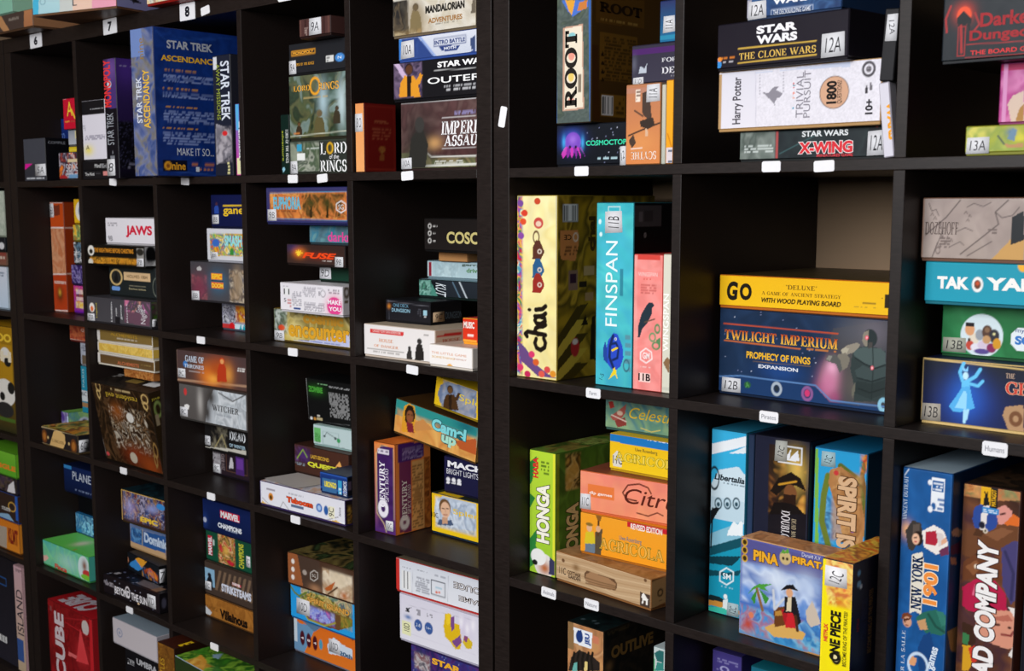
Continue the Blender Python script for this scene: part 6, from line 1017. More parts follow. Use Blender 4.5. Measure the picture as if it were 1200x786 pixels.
G('tall turquoise upright box with thin white vertical letters and a blue fish','A',[20.31,3.34,108.73,7.49,26,29.39],[1.4,0,0],0,('3ab0c0','1c5a64'),
 F=[('g','3aa8c4','44c0bc','v'),('n',187,5,'40b4c0 38a8bc 4ec2c6 44b0c8',.8,0),('t','FINSPAN',1.99,9.74,4.37,23.31,'e8f6f6',{'rot':90}),('m',4.8,13,5.5,20.6,'2a7a90',1),('p',[2.4,3.8,2.2,5.6,2.6,7.4,3.7,8.7,4.5,8.5,5.5,6.7,5.7,4.9,5.2,3.5,4.2,2.6,3.4,2.7],'2a4cc4'),('p',[1.7,4.2,1.6,6,2,7.2,2.4,6,2.5,3.6],'24449a'),('l',[3.6,8.2,3,6.5,2.9,4.7,3.7,3.1],.5,'16285a'),('l',[3.1,6.8,4.2,7.1,4.7,6.2,4.5,4.7,3.6,4.3],.4,'16285a'),('p',[3.3,6,4.5,6.5,4.6,6.2,3.4,5.6],'f0d020'),('e',4.1,7.72,.23,.23,'e8f0f8'),('e',4.1,7.72,.11,.14,'101830'),('p',[3.6,2.9,4.4,2.8,4.2,2.3,3.8,2.2],'f0d020'),('p',[2.8,1.1,4,3.2,4.6,1.3,4,2],'f0d428'),('m',6,2.4,7.2,8.8,'5a8a9a',5),('k',6.3,3.63,.56,.9,'3a6a7a',.2),('e',.72,26.34,.29,.4,'d8f0f0'),('e',.92,24.33,.29,.36,'d8f0f0'),('t','1-5',.78,.85,1.82,1.99,'2a5a6a',{'rot':70}),('s','11B',1.75,24.52,5.25,28.04,90,'dedee2',0),('p',[2.4,28.1,4.7,28.1,4.7,28.7,2.4,28.7],'3ab0c0'),('l',[2.4,27.9,4.7,27.9,4.7,28.7,2.4,28.7,2.4,27.9],.15,'c8e4e4')],
 R=[('g','0e0d10','0e0d10','v'),('p',[-.1,28.9,7.3,28.9,7.3,25.5,.1,25.5],'4a4648'),('p',[2.6,26.3,5,26.3,5,28.1,2.6,28.1],'3a3638'),('k',2.96,24.25,.22,.27,'8a8a8a',.2),('p',[1.3,26.4,2.2,26.4,2.2,27.9,1.3,27.9],'6a6468')])
G('salmon pink upright box with a dark bird, right of the turquoise box','A',[28,3.37,108.73,5.59,16,21.38],[1.8,0,0],0,('f08a84','c84a44'),
 F=[('g','f28c88','f09088','v'),('p',[-.7,21,.6,21.1,1,.2,-.1,.1],'f4aca4'),('n',190,3,'f28c88 f49a94 ee847e',.6,0),('p',[.7,20.5,5,20.5,5,21.4,.7,21.4],'d8463c'),('t','WINGSPAN',.89,17.96,4.54,18.61,'f8d8d4',{}),('m',1.8,17.4,3.3,17.7,'d84a3c',1),('m',1.4,15.2,4.3,16.8,'c85a54',4),('p',[.9,8.3,1,10.1,1.5,11.9,2.4,13.3,3,14,3.7,13.9,4,13.6,3.6,13.1,3.5,12,2.7,10.7,1.8,9.8,1.3,8.4],'23323e'),('p',[4.4,8.1,5.2,8.6,5.3,6.9],'5a8a5a'),('k',3.75,8.53,.54,.62,'6a9a6a',.25),('k',4.64,9.91,.43,.62,'5a8a5a',.25),('k',4.42,7.25,.64,.53,'5a8a5a',.25),('l',[2.2,10.8,4.1,11.4],.2,'5a4a3a'),('l',[2.5,6.7,3.6,6.2,3.7,5.1,2.6,4.4,1.5,4.9,1.5,6,2.5,6.7],.22,'f8e4e2'),('t','GM',1.91,5.03,3.27,6.08,'f8e4e2',{'b':.03}),('m',1.5,3.6,3.6,3.9,'f0d0cc',1),('p',[1.3,1.3,3.4,1.3,3.4,2.8,1.3,2.8],'f8d4cc'),('t','11B',1.15,1.56,3.43,2.7,'2a1a1a',{'b':.03})],
 R=[('g','a82a2c','a82a2c','v')],
 T=[('g','c83a34','c83a34','v')])
G('thin pale cream upright box with white vertical letters, right of the salmon pink box','A',[33.61,3.47,108.73,3.1,18,21.53],[0,0,0],0,('d8d4c0','a8a490'),
 F=[('g','d8d6c4','dcd8c8','v'),('t','WINGSPAN',.18,6.49,1.26,15.45,'faf8f0',{'rot':90,'b':.02}),('p',[.3,4.7,1,5.7,1.6,5.3,1.4,3.1],'8a6a4a'),('p',[.2,.4,1.7,.4,1.7,1,.2,1],'c8c8b8')])
G('large navy box with gradient orange capitals and an armoured robot figure, under the yellow box','A',[40.05,9.54,108.73,28.84,29,13.3],[-2.8,0,0],.35,('1e3450','14223a'),
 F=[('g','1c3250','1a2a42','v'),('n',194,6,'1c3250 182a46 223a5c 1a2e4a',.6,0),('o',11.5,4.4,4.5,1.8,'1f4a90',.7),('e',1.23,5.82,.08,.08,'a8b0d0'),('e',6.14,3.99,.08,.08,'d8dcf0'),('e',17.12,6.96,.08,.08,'8a90b8'),('e',6.1,9.05,.08,.08,'8a90b8'),('e',10.47,4.99,.08,.08,'8a90b8'),('e',11.88,6.4,.08,.08,'d8dcf0'),('e',2.83,12.04,.08,.08,'d8dcf0'),('e',1.05,9.28,.08,.08,'8a90b8'),('e',16.87,4.28,.08,.08,'a8b0d0'),('e',16.27,8.03,.08,.08,'a8b0d0'),('e',7.61,12.65,.08,.08,'8a90b8'),('e',10.57,9.26,.08,.08,'8a90b8'),('e',13.97,11.11,.08,.08,'a8b0d0'),('e',17.38,6.31,.08,.08,'d8dcf0'),('e',10.62,6.14,.08,.08,'a8b0d0'),('e',15.12,7.52,.08,.08,'8a90b8'),('e',7.62,13.05,.08,.08,'8a90b8'),('e',4.33,3.75,.08,.08,'8a90b8'),('e',11.59,12.13,.08,.08,'8a90b8'),('e',8.79,9.51,.08,.08,'8a90b8'),('e',3.67,3.89,.08,.08,'8a90b8'),('e',16.79,9.15,.08,.08,'d8dcf0'),('e',13.61,6.76,.08,.08,'8a90b8'),('e',19.28,4.42,.08,.08,'d8dcf0'),('p',[20.1,11.5,28.7,13.2,28.9,.1,17.3,2.2],'3a3c46'),('o',25.1,11.2,4,3,'6a6664',.8),('o',23.8,7,4.1,3.7,'54504e',.7),('o',19.8,4,1.8,2.4,'d88aa8',.9),('o',18.9,2.7,1.6,1.4,'b85a88',.6),('o',24.5,3.3,3.3,3,'6a6258',.6),('o',23.5,11.3,3.3,2.2,'4a5060',.5),('o',26.8,11.6,2.4,2.2,'6a6470',.7),('o',20.1,5.8,1.1,1.3,'f0b0cc',.9),('o',19.7,3.5,1.3,2.1,'c8789c',.8),('o',20.7,1.7,1.1,.9,'a84a78',.6),('p',[23.2,7.4,23.6,8.9,25,9.3,26.9,9.4,28.5,8.9,28.8,1.9,23.9,1.4,23.7,3.9,23.1,5.9],'333e3e'),('p',[23.4,8.7,25,9.2,27.7,9.3,28.5,8.7,28.6,7.1,27,6.5,25.3,7,23.7,7.8],'4d5c5b'),('p',[23.8,5.8,25.1,6.7,26.6,6.2,28.6,6.8,28.6,5.4,26.5,4.6,24.2,4.9],'3f4c4c'),('p',[23.9,2.6,24.2,4.4,26.5,4.2,28.7,5,28.7,3,26.4,2],'2c3636'),('l',[23.8,7.6,25.3,6.9,27,6.4,28.6,7.1],.18,'20292a'),('l',[24.2,4.8,26.5,4.5,28.6,5.3],.18,'20292a'),('l',[26.5,9.4,26.7,6.4,26.6,2],.15,'242e2e'),('l',[24.5,3.3,26.3,2.9,28.7,3.8],.18,'1f2727'),('p',[23.6,3.5,24,4.3,24,3.2,23.8,2.4,23.6,1.7,23.4,2.6],'6a685c'),('p',[21.5,8.5,22.3,9.2,24,9.8,24.6,9.5,23.6,8.4,22.4,7.9],'928a7c'),('p',[21.5,8.5,22.1,9,22.8,8.8,22.4,8,21.7,8],'b0a894'),('p',[20.9,7.8,22.2,8.2,23,7.4,22.6,6.1,21.8,5.6,21.4,6.7],'7c766a'),('p',[19,6.8,19.4,7.6,20.7,7.8,21.4,7.1,21.8,5.8,21.4,5.2,20.8,6.4,19.5,6.7],'5a5a58'),('p',[19.1,6.9,19.5,7.6,20.1,7.5,19.8,6.8],'8a8880'),('e',26.04,10.56,1.13,1.27,'2b3436'),('p',[24.8,10.2,25,11.3,25.8,11.7,25.7,10.4,25.6,9.3,25.1,9.5],'8a8274'),('p',[25.7,9.9,26.5,10.1,26.5,9.3,25.8,9.1],'4a4644'),('e',25.53,10.6,.24,.29,'ff4664'),('e',25.53,10.6,.1,.13,'ffd0d8'),('e',26.52,6.43,.24,.29,'f06878'),('e',26.52,6.43,.1,.13,'ffe0e0'),('l',[.1,2.6,4.1,3.1,17.5,3,20.1,1.1,29.1,1.2],.22,'5a82b8'),('p',[.1,2.4,4.1,2.9,17.5,2.8,20,.8,29.1,1,29.1,0,.1,0],'1c3a66'),('l',[.8,10.9,20.9,10.8],.18,'c8502a'),('l',[1,8.3,14.7,8.1],.18,'d8702a'),('t','TWILIGHT IMPERIUM',1.05,8.49,20.9,10.05,'e8962a',{'b':.02,'gr':('c8401c','f8c84a'),'se':1}),('m',14.7,8,20.7,8.4,'c87a3a',1),('t','PROPHECY OF KINGS',5.2,5.93,16.49,6.99,'f0b82a',{'b':.03}),('l',[6.4,5.5,16.5,5.7],.07,'8a6a3a'),('t','EXPANSION',7.43,4.64,14.43,5.19,'e0e4ec',{'b':.03}),('e',5.5,1.83,.62,.51,'2a5a3a'),('p',[5.1,1.2,5.4,2.4,6,1.3,5.5,1.7],'4a8a4a'),('k',10.78,1.77,.76,.86,'a8b4c0',.4),('e',10.78,1.84,.42,.5,'26303c'),('k',16.11,1.64,.81,.91,'8a5a90',.4),('e',16.11,1.71,.45,.53,'d03a70'),('k',28.45,1.39,.59,.74,'8ac0d8',.5),('s','12B',.65,.4,4.26,2.62,0,'dedee2',1)],
 T=[('g','22262c','22262c','v')])
G('bright yellow box with black brush letters and bold lines of print, on the navy box','A',[39.89,9.51,122.05,29,29,5.09],[0,0,0],.35,('f0bc14','b8641c'),
 F=[('g','f4c018','f0b814','v'),('t','G',1.4,1.23,3.38,4.12,'1a140c',{'b':.06,'sh':.1}),('t','O',3.73,1.36,5.86,3.93,'1a140c',{'b':.06}),('t','"DELUXE"',11.77,3.32,16.84,4,'5a4010',{'se':1}),('t','A GAME OF ANCIENT STRATEGY',7.63,2.35,20.77,2.88,'6a4c12',{'se':1}),('t','WITH WOOD PLAYING BOARD',7.58,1.2,20.81,1.93,'2a1c08',{'b':.03,'sh':.2}),('m',24.2,1.8,26.2,2.2,'8a6a1c',1),('m',22.9,1.3,26.2,1.5,'a8842a',1),('p',[27.5,1.4,28.2,1.4,28.2,3.4,27.5,3.4],'2a2010'),('m',26.4,2.7,27.3,2.9,'8a6a1c',1),('p',[0,.3,28.3,.4,28.3,0,.1,-.1],'8a4c14')],
 T=[('g','4a3c20','3a3020','v')])
G('dusty pink grey map patterned box, topmost in the right edge compartment','A',[74.6,4.88,130.45,29,25,8.23],[0,0,0],.35,('a89890','6a4a3a'),
 F=[('g','a8988f','a4948e','v'),('p',[-.1,.2,.3,.2,.3,8.2,-.1,8.2],'a06a44'),('n',200,4,'a8988f b0a098 9a8a84',.6,0),('l',[.6,3.4,3.3,5.7,5.1,7.9],.15,'5a4e4c'),('l',[2.3,2.5,1.6,.5,2.9,3.9,2.4,5.2],.12,'5a4e4c'),('l',[5.4,1,8,3.1,10.2,4.9,9.7,6.4,11.3,7.9],.15,'5a4e4c'),('l',[6.3,.8,9.4,2.7],.12,'5a4e4c'),('l',[.9,7.5,1.3,6.5,1.9,6.7,2.3,5.9],.1,'5a4e4c'),('l',[6,7,6.9,7.5,8.1,7.1,9.1,7.6],.1,'5a4e4c'),('l',[4.8,3.9,5.9,4.4,6.9,4],.1,'5a4e4c'),('l',[3.9,1.9,5.3,2.6,5.8,2.2],.1,'5a4e4c'),('l',[9.7,6.4,10.6,5.7,11.9,6,12.7,7],.12,'5a4e4c'),('l',[2.8,3,2.9,3.4,3.1,3],.1,'6a5c58'),('l',[3.2,2.3,3.3,2.6,3.6,2.3],.1,'6a5c58'),('l',[2.4,1.9,2.6,2.3,2.8,1.9],.1,'6a5c58'),('l',[3.5,2.9,3.6,3.3,3.8,2.9],.1,'6a5c58'),('l',[4,2.6,4.1,3,4.3,2.6],.1,'6a5c58'),('l',[5.7,6.2,5.9,6.5,6.1,6.2],.1,'6a5c58'),('l',[6.3,5.8,6.4,6.1,6.6,5.8],.1,'6a5c58'),('l',[6,5.2,6.2,5.5,6.4,5.2],.1,'6a5c58'),('l',[1.2,5.9,1.4,6.3,1.6,5.9],.1,'6a5c58'),('l',[1.6,5.4,1.8,5.8,2,5.4],.1,'6a5c58'),('k',2.37,1.41,.28,.41,'6a5c58',.1),('t','DOZEHOFF',.52,3.47,4.99,5.12,'5a4c48',{'se':1}),('m',2.5,1.7,3.9,3.2,'6a5c58',4),('m',8.9,3.6,10,4.4,'6a5c58',2),('p',[9.3,.3,11.2,2.3,13.4,4.9,13.6,.2],'c89a5a'),('p',[11.8,2.3,11.9,5.8,13.3,6.6,13.5,3],'23262a')])
G('turquoise box with bold white rounded capitals, second from the top in the right edge compartment','A',[75.29,5,124.84,27,25,5.61],[.3,0,0],.35,('1f9cb4','146a7a'),
 F=[('g','1c9cb6','1a96ae','v'),('t','TAK',1.72,2.09,6,3.7,'f4f2ee',{'b':.08}),('t','YAKI',8.23,2.18,15.39,3.78,'f4f2ee',{'b':.08}),('e',7.1,2.81,.72,.97,'f4f2ee'),('e',7.1,2.81,.45,.58,'6a3a24'),('e',7.09,2.95,.23,.27,'c8502c'),('e',12.79,5.57,.69,.95,'f0b030')])
G('green box with a round badge full of cartoon animals and a sticker reading 13B','A',[75.83,9.47,117.57,24,24,7.25],[.1,0,0],.35,('2a7a44','1a4a2a'),
 F=[('g','2a8048','226a3a','v'),('n',204,4,'2a8048 226a3a 348c54',.6,0),('e',5.53,3.11,2.85,2.84,'d8e8ee'),('e',4.52,2.58,.65,.83,'e8dcc8'),('e',4,1.71,.56,.65,'c84a3a'),('e',5.25,3.18,.56,.73,'9aa0a8'),('e',6.25,3.62,.69,.91,'5a4034'),('e',7.2,3.14,.69,.91,'33333c'),('e',4.86,1.49,.75,.55,'e8e4ee'),('e',5.87,1.85,.83,.64,'d8c8dc'),('e',6.91,1.56,.64,.64,'8a2c5a'),('e',7.61,2.17,.55,.73,'d89a2a'),('e',5.63,1,1.02,.37,'5a4a90'),('e',6.21,2.61,.55,.55,'c89a6a'),('e',3.87,2.44,.19,.23,'3a2418'),('e',6.23,3.9,.32,.37,'8a6a50'),('e',7.18,3.42,.18,.18,'e8e0a0'),('e',3.9,3.83,.66,.83,'e0a070'),('p',[3.3,4.2,4.5,4.2,4.5,4.7,3.3,4.7],'241c20'),('p',[10.3,1.5,13.5,1.5,14.4,2.4,14.4,3.6,13.5,4.5,10.3,4.5,9.4,3.6,9.4,2.4],'e8f0f4'),('t','my story',9.98,3.69,13.5,4.33,'2a4a8a',{}),('t','SO',9.95,2.26,12.25,3.43,'3a7ac8',{'b':.06}),('s','13B',.26,.64,3.52,2.63,0,'b8b8a8',1)])
G('midnight blue box edged in cream with a glowing blue dancer','A',[74.91,6.17,108.73,29,28,8.82],[.1,0,0],.35,('20264a','d8b878'),
 F=[('g','1c2450','20242e','v'),('o',6.3,3.5,3.7,3.2,'2a50b8',.8),('l',[0,8.7,13.5,8.4],.2,'e0c078'),('l',[.1,0,14,0],.25,'e0c078'),('l',[0,8.7,.1,0],.25,'e0c078'),('o',6.1,4.4,2.3,3.6,'2c70d8',.6),('p',[3.9,2.6,5.1,4.5,5.6,5.5,6.6,5.6,7,4.1,7.4,2.8,6.5,2.3,5.4,2,4.6,2],'58b4f0'),('p',[4.7,2.5,5.8,4.8,6.2,4.9,6.3,2.5],'9adcff'),('p',[5.5,5.4,5.5,6.3,6.5,6.4,6.6,5.5],'6ac8f8'),('l',[5.6,6.2,5.2,7.3,5.7,8.6],.45,'6ac8f8'),('l',[6.4,6.3,7.3,6.9,7.9,7.9],.45,'6ac8f8'),('l',[6.6,5.9,7.7,5.7,8.3,6.4],.4,'6ac8f8'),('e',5.99,6.88,.37,.5,'c8f0ff'),('p',[5.6,7.4,5.4,8.3,6,7.7,6.3,8.3,6.3,7.4],'8ad0ff'),('l',[6.1,2.3,6.1,.8],.4,'b0e4ff'),('l',[6.5,2.4,6.3,1.2],.35,'b0e4ff'),('t','The',11.27,7.09,12.41,7.73,'d8b8a0',{'se':1}),('t','GHOST',11.27,4.99,19.01,6.73,'d84a3c',{'b':.02,'un':('f0d0b0',.05),'se':1}),('p',[11.4,3.4,13.7,3.9,13.9,.1,12,.3,11.1,2.2],'b8906a'),('k',12.79,1.99,.61,.71,'7a5034',.5),('s','13B',.11,.43,2.87,2.82,0,'b8b0a4',1)])
G('lime green upright box with white stone style vertical letters and masked face','A',[4.2,5.01,73.69,6.26,27,21.96],[-1,0,0],0,('b8d02a','3a5a1c'),
 F=[('g','9ac832','b8d83a','v'),('p',[-.2,19.4,1.8,21,.7,16.4,-.2,15.2],'2a7a34'),('p',[-.2,14.2,1.4,13.4,-.2,11],'2a7a34'),('p',[-.2,5.7,2.2,8.3,1.5,5,2.9,3.2,-.2,.4],'2c8038'),('p',[5.6,.3,6.3,.3,6.3,22.1,5.6,22.1],'e0e03a'),('t','HABA',.87,17.04,2.13,20.68,'d8282c',{'rot':90,'b':.09}),('m',2.8,17.8,4.6,20.3,'4a6a1c',4),('t','HONGA',1.6,5.68,4.95,16.37,'f4f0e0',{'rot':90,'b':.06,'un':('3a3a1c',.1)}),('e',3.61,1.75,2.36,2.1,'e8e4e0'),('o',3.7,1.3,1.7,1.4,'b86a3a',1),('e',2.19,3.04,1.82,1.47,'ecebe8'),('e',1.35,1.92,.64,.48,'1c1c1c'),('p',[4.9,3.6,6.1,3,6.1,.4,4.7,.4],'3a3a5a')],
 R=[('g','6a8a2c','3a5a1c','v'),('p',[0,21.9,.9,21.8,1,0,.1,-.1],'d0d82a'),('n',208,5,'5a8a2c 4a7226 6a9a38 3c5c22',.7,0),('n',209,1.8,'c8a04a 8a642c 4a3414 e0c070',.9,[2.4,15,6.4,21.5]),('t','HONGA',2.49,2.28,6,12.76,'e0c88a',{'rot':90,'b':.06,'un':('241c0e',.1)})],
 T=[('g','4a6a24','4a6a24','v'),('n',210,3,'4a6a24 2c4416 8a6a34 6a8a34',.8,0),('t','HONGA',.14,9.75,5.69,16.1,'8a9a4a',{'b':.05})])
G('pale wood grain box with oval slot print, bottom of the orange stack','A',[11.03,4.37,73.69,22.24,26,5.24],[-5.5,0,0],.35,('c8a47c','8a5c34'),
 F=[('g','c4a47e','bc9a74','v'),('l',[.1,4.7,7.9,5.2,14.1,5,22.1,5.5],.14,'d4b690'),('l',[.2,4.2,7.9,4.6,14.1,4.3,22.1,4.8],.14,'b08c64'),('l',[.2,3.6,7.9,4,14.1,3.6,22.1,4.2],.14,'d4b690'),('l',[.2,3,7.9,3.4,14.1,2.9,22.1,3.6],.14,'b08c64'),('l',[.2,2.5,8,2.8,14.1,2.2,22.1,3],.14,'d4b690'),('l',[.2,1.9,8,2.2,14.1,1.5,22.1,2.4],.14,'b08c64'),('l',[.2,1.3,8,1.6,14.2,.9,22.2,1.7],.14,'d4b690'),('l',[.2,.8,8,1,14.2,.2,22.2,1.1],.14,'b08c64'),('l',[.2,.2,8,.4,14.2,-.5,22.2,.5],.14,'d4b690'),('p',[7.6,1.5,14.1,1.5,14.7,2.1,14.7,2.8,14.1,3.4,7.6,3.4,7,2.8,7,2.1],'6a4c34'),('p',[7.3,1.6,7.4,2.7,8.6,3.4,12.8,3.2,14.4,2.7,14.3,1.7,12.8,1.3,8.7,1.2],'a47c58'),('l',[7.4,2.1,10.7,2.1,14.4,2.3],.18,'7a5a3c'),('l',[7.4,1.6,10.7,1.7,14.4,2],.18,'7a5a3c'),('l',[7.4,1.2,10.8,1.3,14.4,1.7],.18,'7a5a3c'),('o',5,3.3,.9,.7,'8a6844',1),('e',1.85,3.87,.37,.31,'6a4a30'),('t','COTTAGE',2.96,1.8,6.12,2.44,'4a3424',{'b':.03}),('t','GARDEN',3.11,1.1,6.13,1.74,'4a3424',{'b':.03}),('t','11C',.91,1.45,2.52,2.63,'241a14',{}),('p',[19.8,2.7,22,2.6,22,0,19.8,.2],'4a3a32'),('p',[20.3,2.3,20.6,2.7,20.9,2.4,21.2,2.1,21.6,1.8,21.5,.9,21.2,.8,21.2,1.4,20.7,1.5,20.5,.8,20.2,.8,20.4,1.6,20.1,1.9],'f0ece6'),('e',20.96,4.82,.32,.29,'6a4a30')],
 R=[('g','b08a5c','b08a5c','v'),('l',[0,5.1,3,5.4],.6,'6a4628'),('k',2.14,2.66,.55,.53,'4a3420',.3),('m',1.6,1.3,2.9,1.5,'4a3420',1),('l',[.1,.1,3.2,.5],.6,'6a3c1c')],
 T=[('g','9a7048','9a7048','v'),('n',214,2,'9a7048 8a6038 ac8256',.8,0)])
G('orange box with green outlined letters and a red ribbon, on the pale wood grain box','A',[15.06,6.01,78.94,21,24,7.24],[2.7,0,0],.35,('f0981e','a8641c'),
 F=[('g','f49c20','f2a02a','v'),('p',[9.8,6.3,23.8,6.3,23.8,7.7,9.8,7.7],'c8202c'),('t','REVISED EDITION',10.51,6,16.74,6.97,'f8e8e0',{'b':.03}),('t','Uwe Rosenberg',8.22,3.56,12.7,4.54,'5a7a8a',{}),('t','AGRICOLA',4.11,1.46,17.2,3.58,'6a7a1c',{'b':.05,'ov':('f0b04a',.01),'se':1}),('p',[1,-.3,1.1,2.3,3.2,2.7,3.5,.2],'6a7a8a'),('p',[.9,1.8,1.2,3.9,2.8,4.2,3.5,2.2],'d8c02a'),('e',1.96,4.7,.56,.66,'e0b088'),('e',1.96,5.31,.75,.3,'8a6a2a'),('p',[3.1,.1,3.2,4.2,4.7,5,4.5,.4],'5a4a34'),('l',[3.8,3.8,3.9,6.9],.4,'5a3a1c'),('p',[3.1,7.5,3.7,6.2,4.3,6.3,4.8,7.8],'8a5a24'),('e',3.82,4.82,.49,.55,'d8a880')])
G('coral pink to orange box with swirling dark red script and a sticker reading 11C','A',[14.78,6.2,86.18,21,24,7.07],[5.7,0,0],.35,('f08a5e','c8643c'),
 F=[('g','f29468','f08476','v'),('n',217,6,'f29468 f08a70 f4a074',.5,0),('p',[1.6,2.7,6.9,2.7,6.9,5,1.6,5],'e87a3c'),('t','dlp games',1.94,3.15,6.54,3.78,'fae8dc',{'b':.02}),('t','Citrus',8.98,2.76,20.92,5.36,'5a2014',{'sh':.25}),('l',[11.3,3.4,9.3,3.5,8.6,4.4,9.6,5.8,11.8,6.3,13.5,5.9,14.1,5],.25,'5a2014'),('l',[11.4,1.4,13.6,1.2,15.3,2,16.4,1.7],.2,'5a2014'),('s','11C',.03,.5,2.31,3.2,0,'dedee2',0)],
 T=[('g','8a4a34','6a3424','v')])
G('yellow box with a blue top band and outlined capitals, above the coral script box','A',[18.37,9.59,93.27,19,18,6.38],[.3,0,0],.35,('f0c41e','b8901c'),
 F=[('g','f4cc20','f0bc1a','v'),('p',[.1,6.3,18.3,7.1,18.4,4.8,.1,5],'1f78c0'),('t','FAMILY EDITION',7.98,6.11,18.3,6.82,'f0f4f8',{'b':.03}),('t','Uwe Rosenberg',5.46,3.81,10.03,4.55,'4a4a2c',{}),('t','AGRICOLA',1.13,1.82,15.25,3.46,'8a8a1c',{'b':.05,'ov':('f4d450',.01),'se':1}),('p',[.7,2.6,1.6,3.6,2.7,2.8,2.7,.8,.8,.8],'dcd8cc'),('t','11C',.81,1.29,2.76,2.71,'2a2620',{})])
G('blue green box with flowing gold script and a reddish flying ship','A',[15.47,11.88,99.65,20,20,5.39],[.3,0,0],.35,('5a8a7a','3a5a50'),
 F=[('g','7aa06a','3a7488','v'),('n',221,4,'7aa078 5a8a80 8fae84 46788a',.7,0),('p',[1.1,2.3,2.7,3.4,4.6,4.8,4.3,3.2,3.3,1.9,1.7,1.7],'a8544a'),('p',[.7,4.8,1.7,5,2,4,1.1,3.6],'a8342c'),('p',[2.1,1.7,4.3,2.5,4.7,1.2,2.7,.6],'8a3c34'),('l',[1.4,2.6,4.6,1.8],.2,'e0c8b8'),('e',3.19,3.1,.63,.4,'d8b8a0'),('t','Celestia',5.21,2.5,14.86,4.41,'e8c03a',{'sh':.35}),('l',[7.7,1.1,9.9,.7,11.7,1.2],.12,'e8c85a')])
G('tall sky blue and white seascape upright box, leftmost in the pirate compartment','A',[39.52,8.79,73.69,6.45,25,29.53],[.3,0,0],0,('3aa8d0','1c5a70'),
 F=[('g','1a98b8','3ab4e4','v'),('p',[-.1,27,6.6,29.1,6.7,27.6,0,25.3],'f0f4f8'),('p',[3.2,25.9,6.7,27.6,6.7,26.4],'e4eef4'),('p',[-.1,20.3,1.5,23.1,5,24.1,6.5,22.8,6.6,18.8,0,17.2],'cfe2ec'),('p',[-.3,15.2,6.4,15.2,6.4,18.7,-.3,18.7],'c0d8e4'),('p',[-.2,12.5,6.1,15.7,6.2,12.7,-.1,10.4],'8ac0d4'),('p',[3.4,13.6,4.4,15.4,5.2,15,5.7,15.7,6.1,15.5,6.2,13.4,3.3,12.9],'eef4f6'),('p',[-.2,10.4,6.2,13.2,6.2,11.7,-.2,8.9],'12505e'),('p',[-.2,8.9,6.2,11.7,6.2,1.4,-.1,.5],'1896b4'),('p',[-.2,8.9,6,10.1,4.3,8.2,-.2,7.8],'0e3c48'),('p',[-.2,6.8,3.7,7,6.1,8,5.5,6.9,-.2,5.7],'0f4a58'),('p',[-.1,2,2.6,2.1,5.9,1.3,6,.7,3.3,1.2,-.1,1],'c88a3a'),('p',[-.1,2.7,2,2.8,5,1.9,2.6,2,-.1,1.9],'14282c'),('p',[-.1,.7,2.7,1.2,5.7,.5,0,-.3],'3ab8a0'),('t','Libertalia',.71,21.49,6.23,22.47,'1c2a34',{'b':.03,'sh':.2}),('k',.7,21.66,.84,1.74,'1c2a34',.2),('m',2.2,21,6.3,21.3,'4a6a7a',1),('k',1.52,17.73,.6,.82,'2a4a58',.2),('e',1.53,17.58,.3,.36,'2a4a58'),('k',3.19,18.01,.59,.81,'2a4a58',.2),('e',3.19,17.86,.29,.36,'2a4a58'),('k',4.83,18.28,.58,.81,'2a4a58',.2),('e',4.84,18.13,.29,.35,'2a4a58'),('p',[-.2,16.1,1.1,17.1,1.8,17,.8,15.3,-.1,13.6],'14181c'),('l',[.5,16.8,.3,10.5],.3,'14181c'),('l',[3.3,7.7,4.6,7.3,4.6,5.9,3.4,5,2.1,5.4,2.1,6.8,3.3,7.7],.22,'e4f0f2'),('t','SM',2.66,5.89,4.15,6.82,'e4f0f2',{'b':.02}),('m',2.2,4.5,4.6,4.7,'b8dce4',1),('e',3.22,3.04,.36,.41,'e8ecec'),('p',[2.8,2.4,3.7,2.8,3.6,1,2.7,1.1],'dce4e4'),('s','12C',3.52,.14,5.76,2.31,85,'a8bcc0',0)])
G('thin navy upright spine between the seascape box and the black box with orange art','A',[46.18,9,73.69,1.05,22,29.38],[0,0,0],0,('2a3c5c','1c2a40'),
 F=[('g','2a4062','26344e','v')])
G('black upright box with glowing orange picture and slanted white letters, among the pirate boxes','A',[47.31,9,73.69,9.48,20,29.6],[0,0,0],0,('1e1e2e','12121c'),
 F=[('g','1c1e2e','1e2034','v'),('p',[2.5,28.3,8.7,28.9,9.2,14.2,2.7,13.2],'2c1c16'),('n',226,3,'e8b04a a8682c 3a2218 1c1210 c88a3a',1,[2.7,18,8.9,26.3]),('o',7,24.8,2.1,3.4,'f0c860',.8),('o',5.2,22.8,1.6,2.9,'2a1810',.9),('p',[2.9,21.2,4.3,23.4,6.4,24.6,8,23.9,9,22.1,7.2,22.7,5.3,22,4,20.6],'1a100a'),('e',6.37,21.43,1.09,1.27,'7a4c2a'),('p',[5.3,21.1,7.4,21.2,7.2,19.1,6.1,18.4,5.1,19.5],'2a160c'),('p',[2.8,17.5,3.6,19.5,5.3,19.8,7.4,19.7,9,18.5],'140d0c'),('l',[4.4,22.4,7.3,23.3],.3,'c8902a'),('p',[2.7,17.5,9.1,18.6,9.2,14.2,2.7,13],'17131a'),('t','DEAD MAN',6.72,14.37,7.54,17.55,'c0b090',{'rot':-90,'se':1}),('t','DOUBLOONS',4.92,12.19,6.46,18.56,'dcd8dc',{'rot':-90,'b':.01,'se':1}),('l',[4.2,25.9,8.1,25.9,8.1,28.4,4.2,28.4,4.2,25.9],.2,'e8eaee'),('p',[5.1,26.2,6.3,28.1,6.1,26.6,7.4,28,7.8,26.4],'e8eaee'),('s','12C',3.53,25.92,5.62,29.14,80,'b8b8b0',0)])
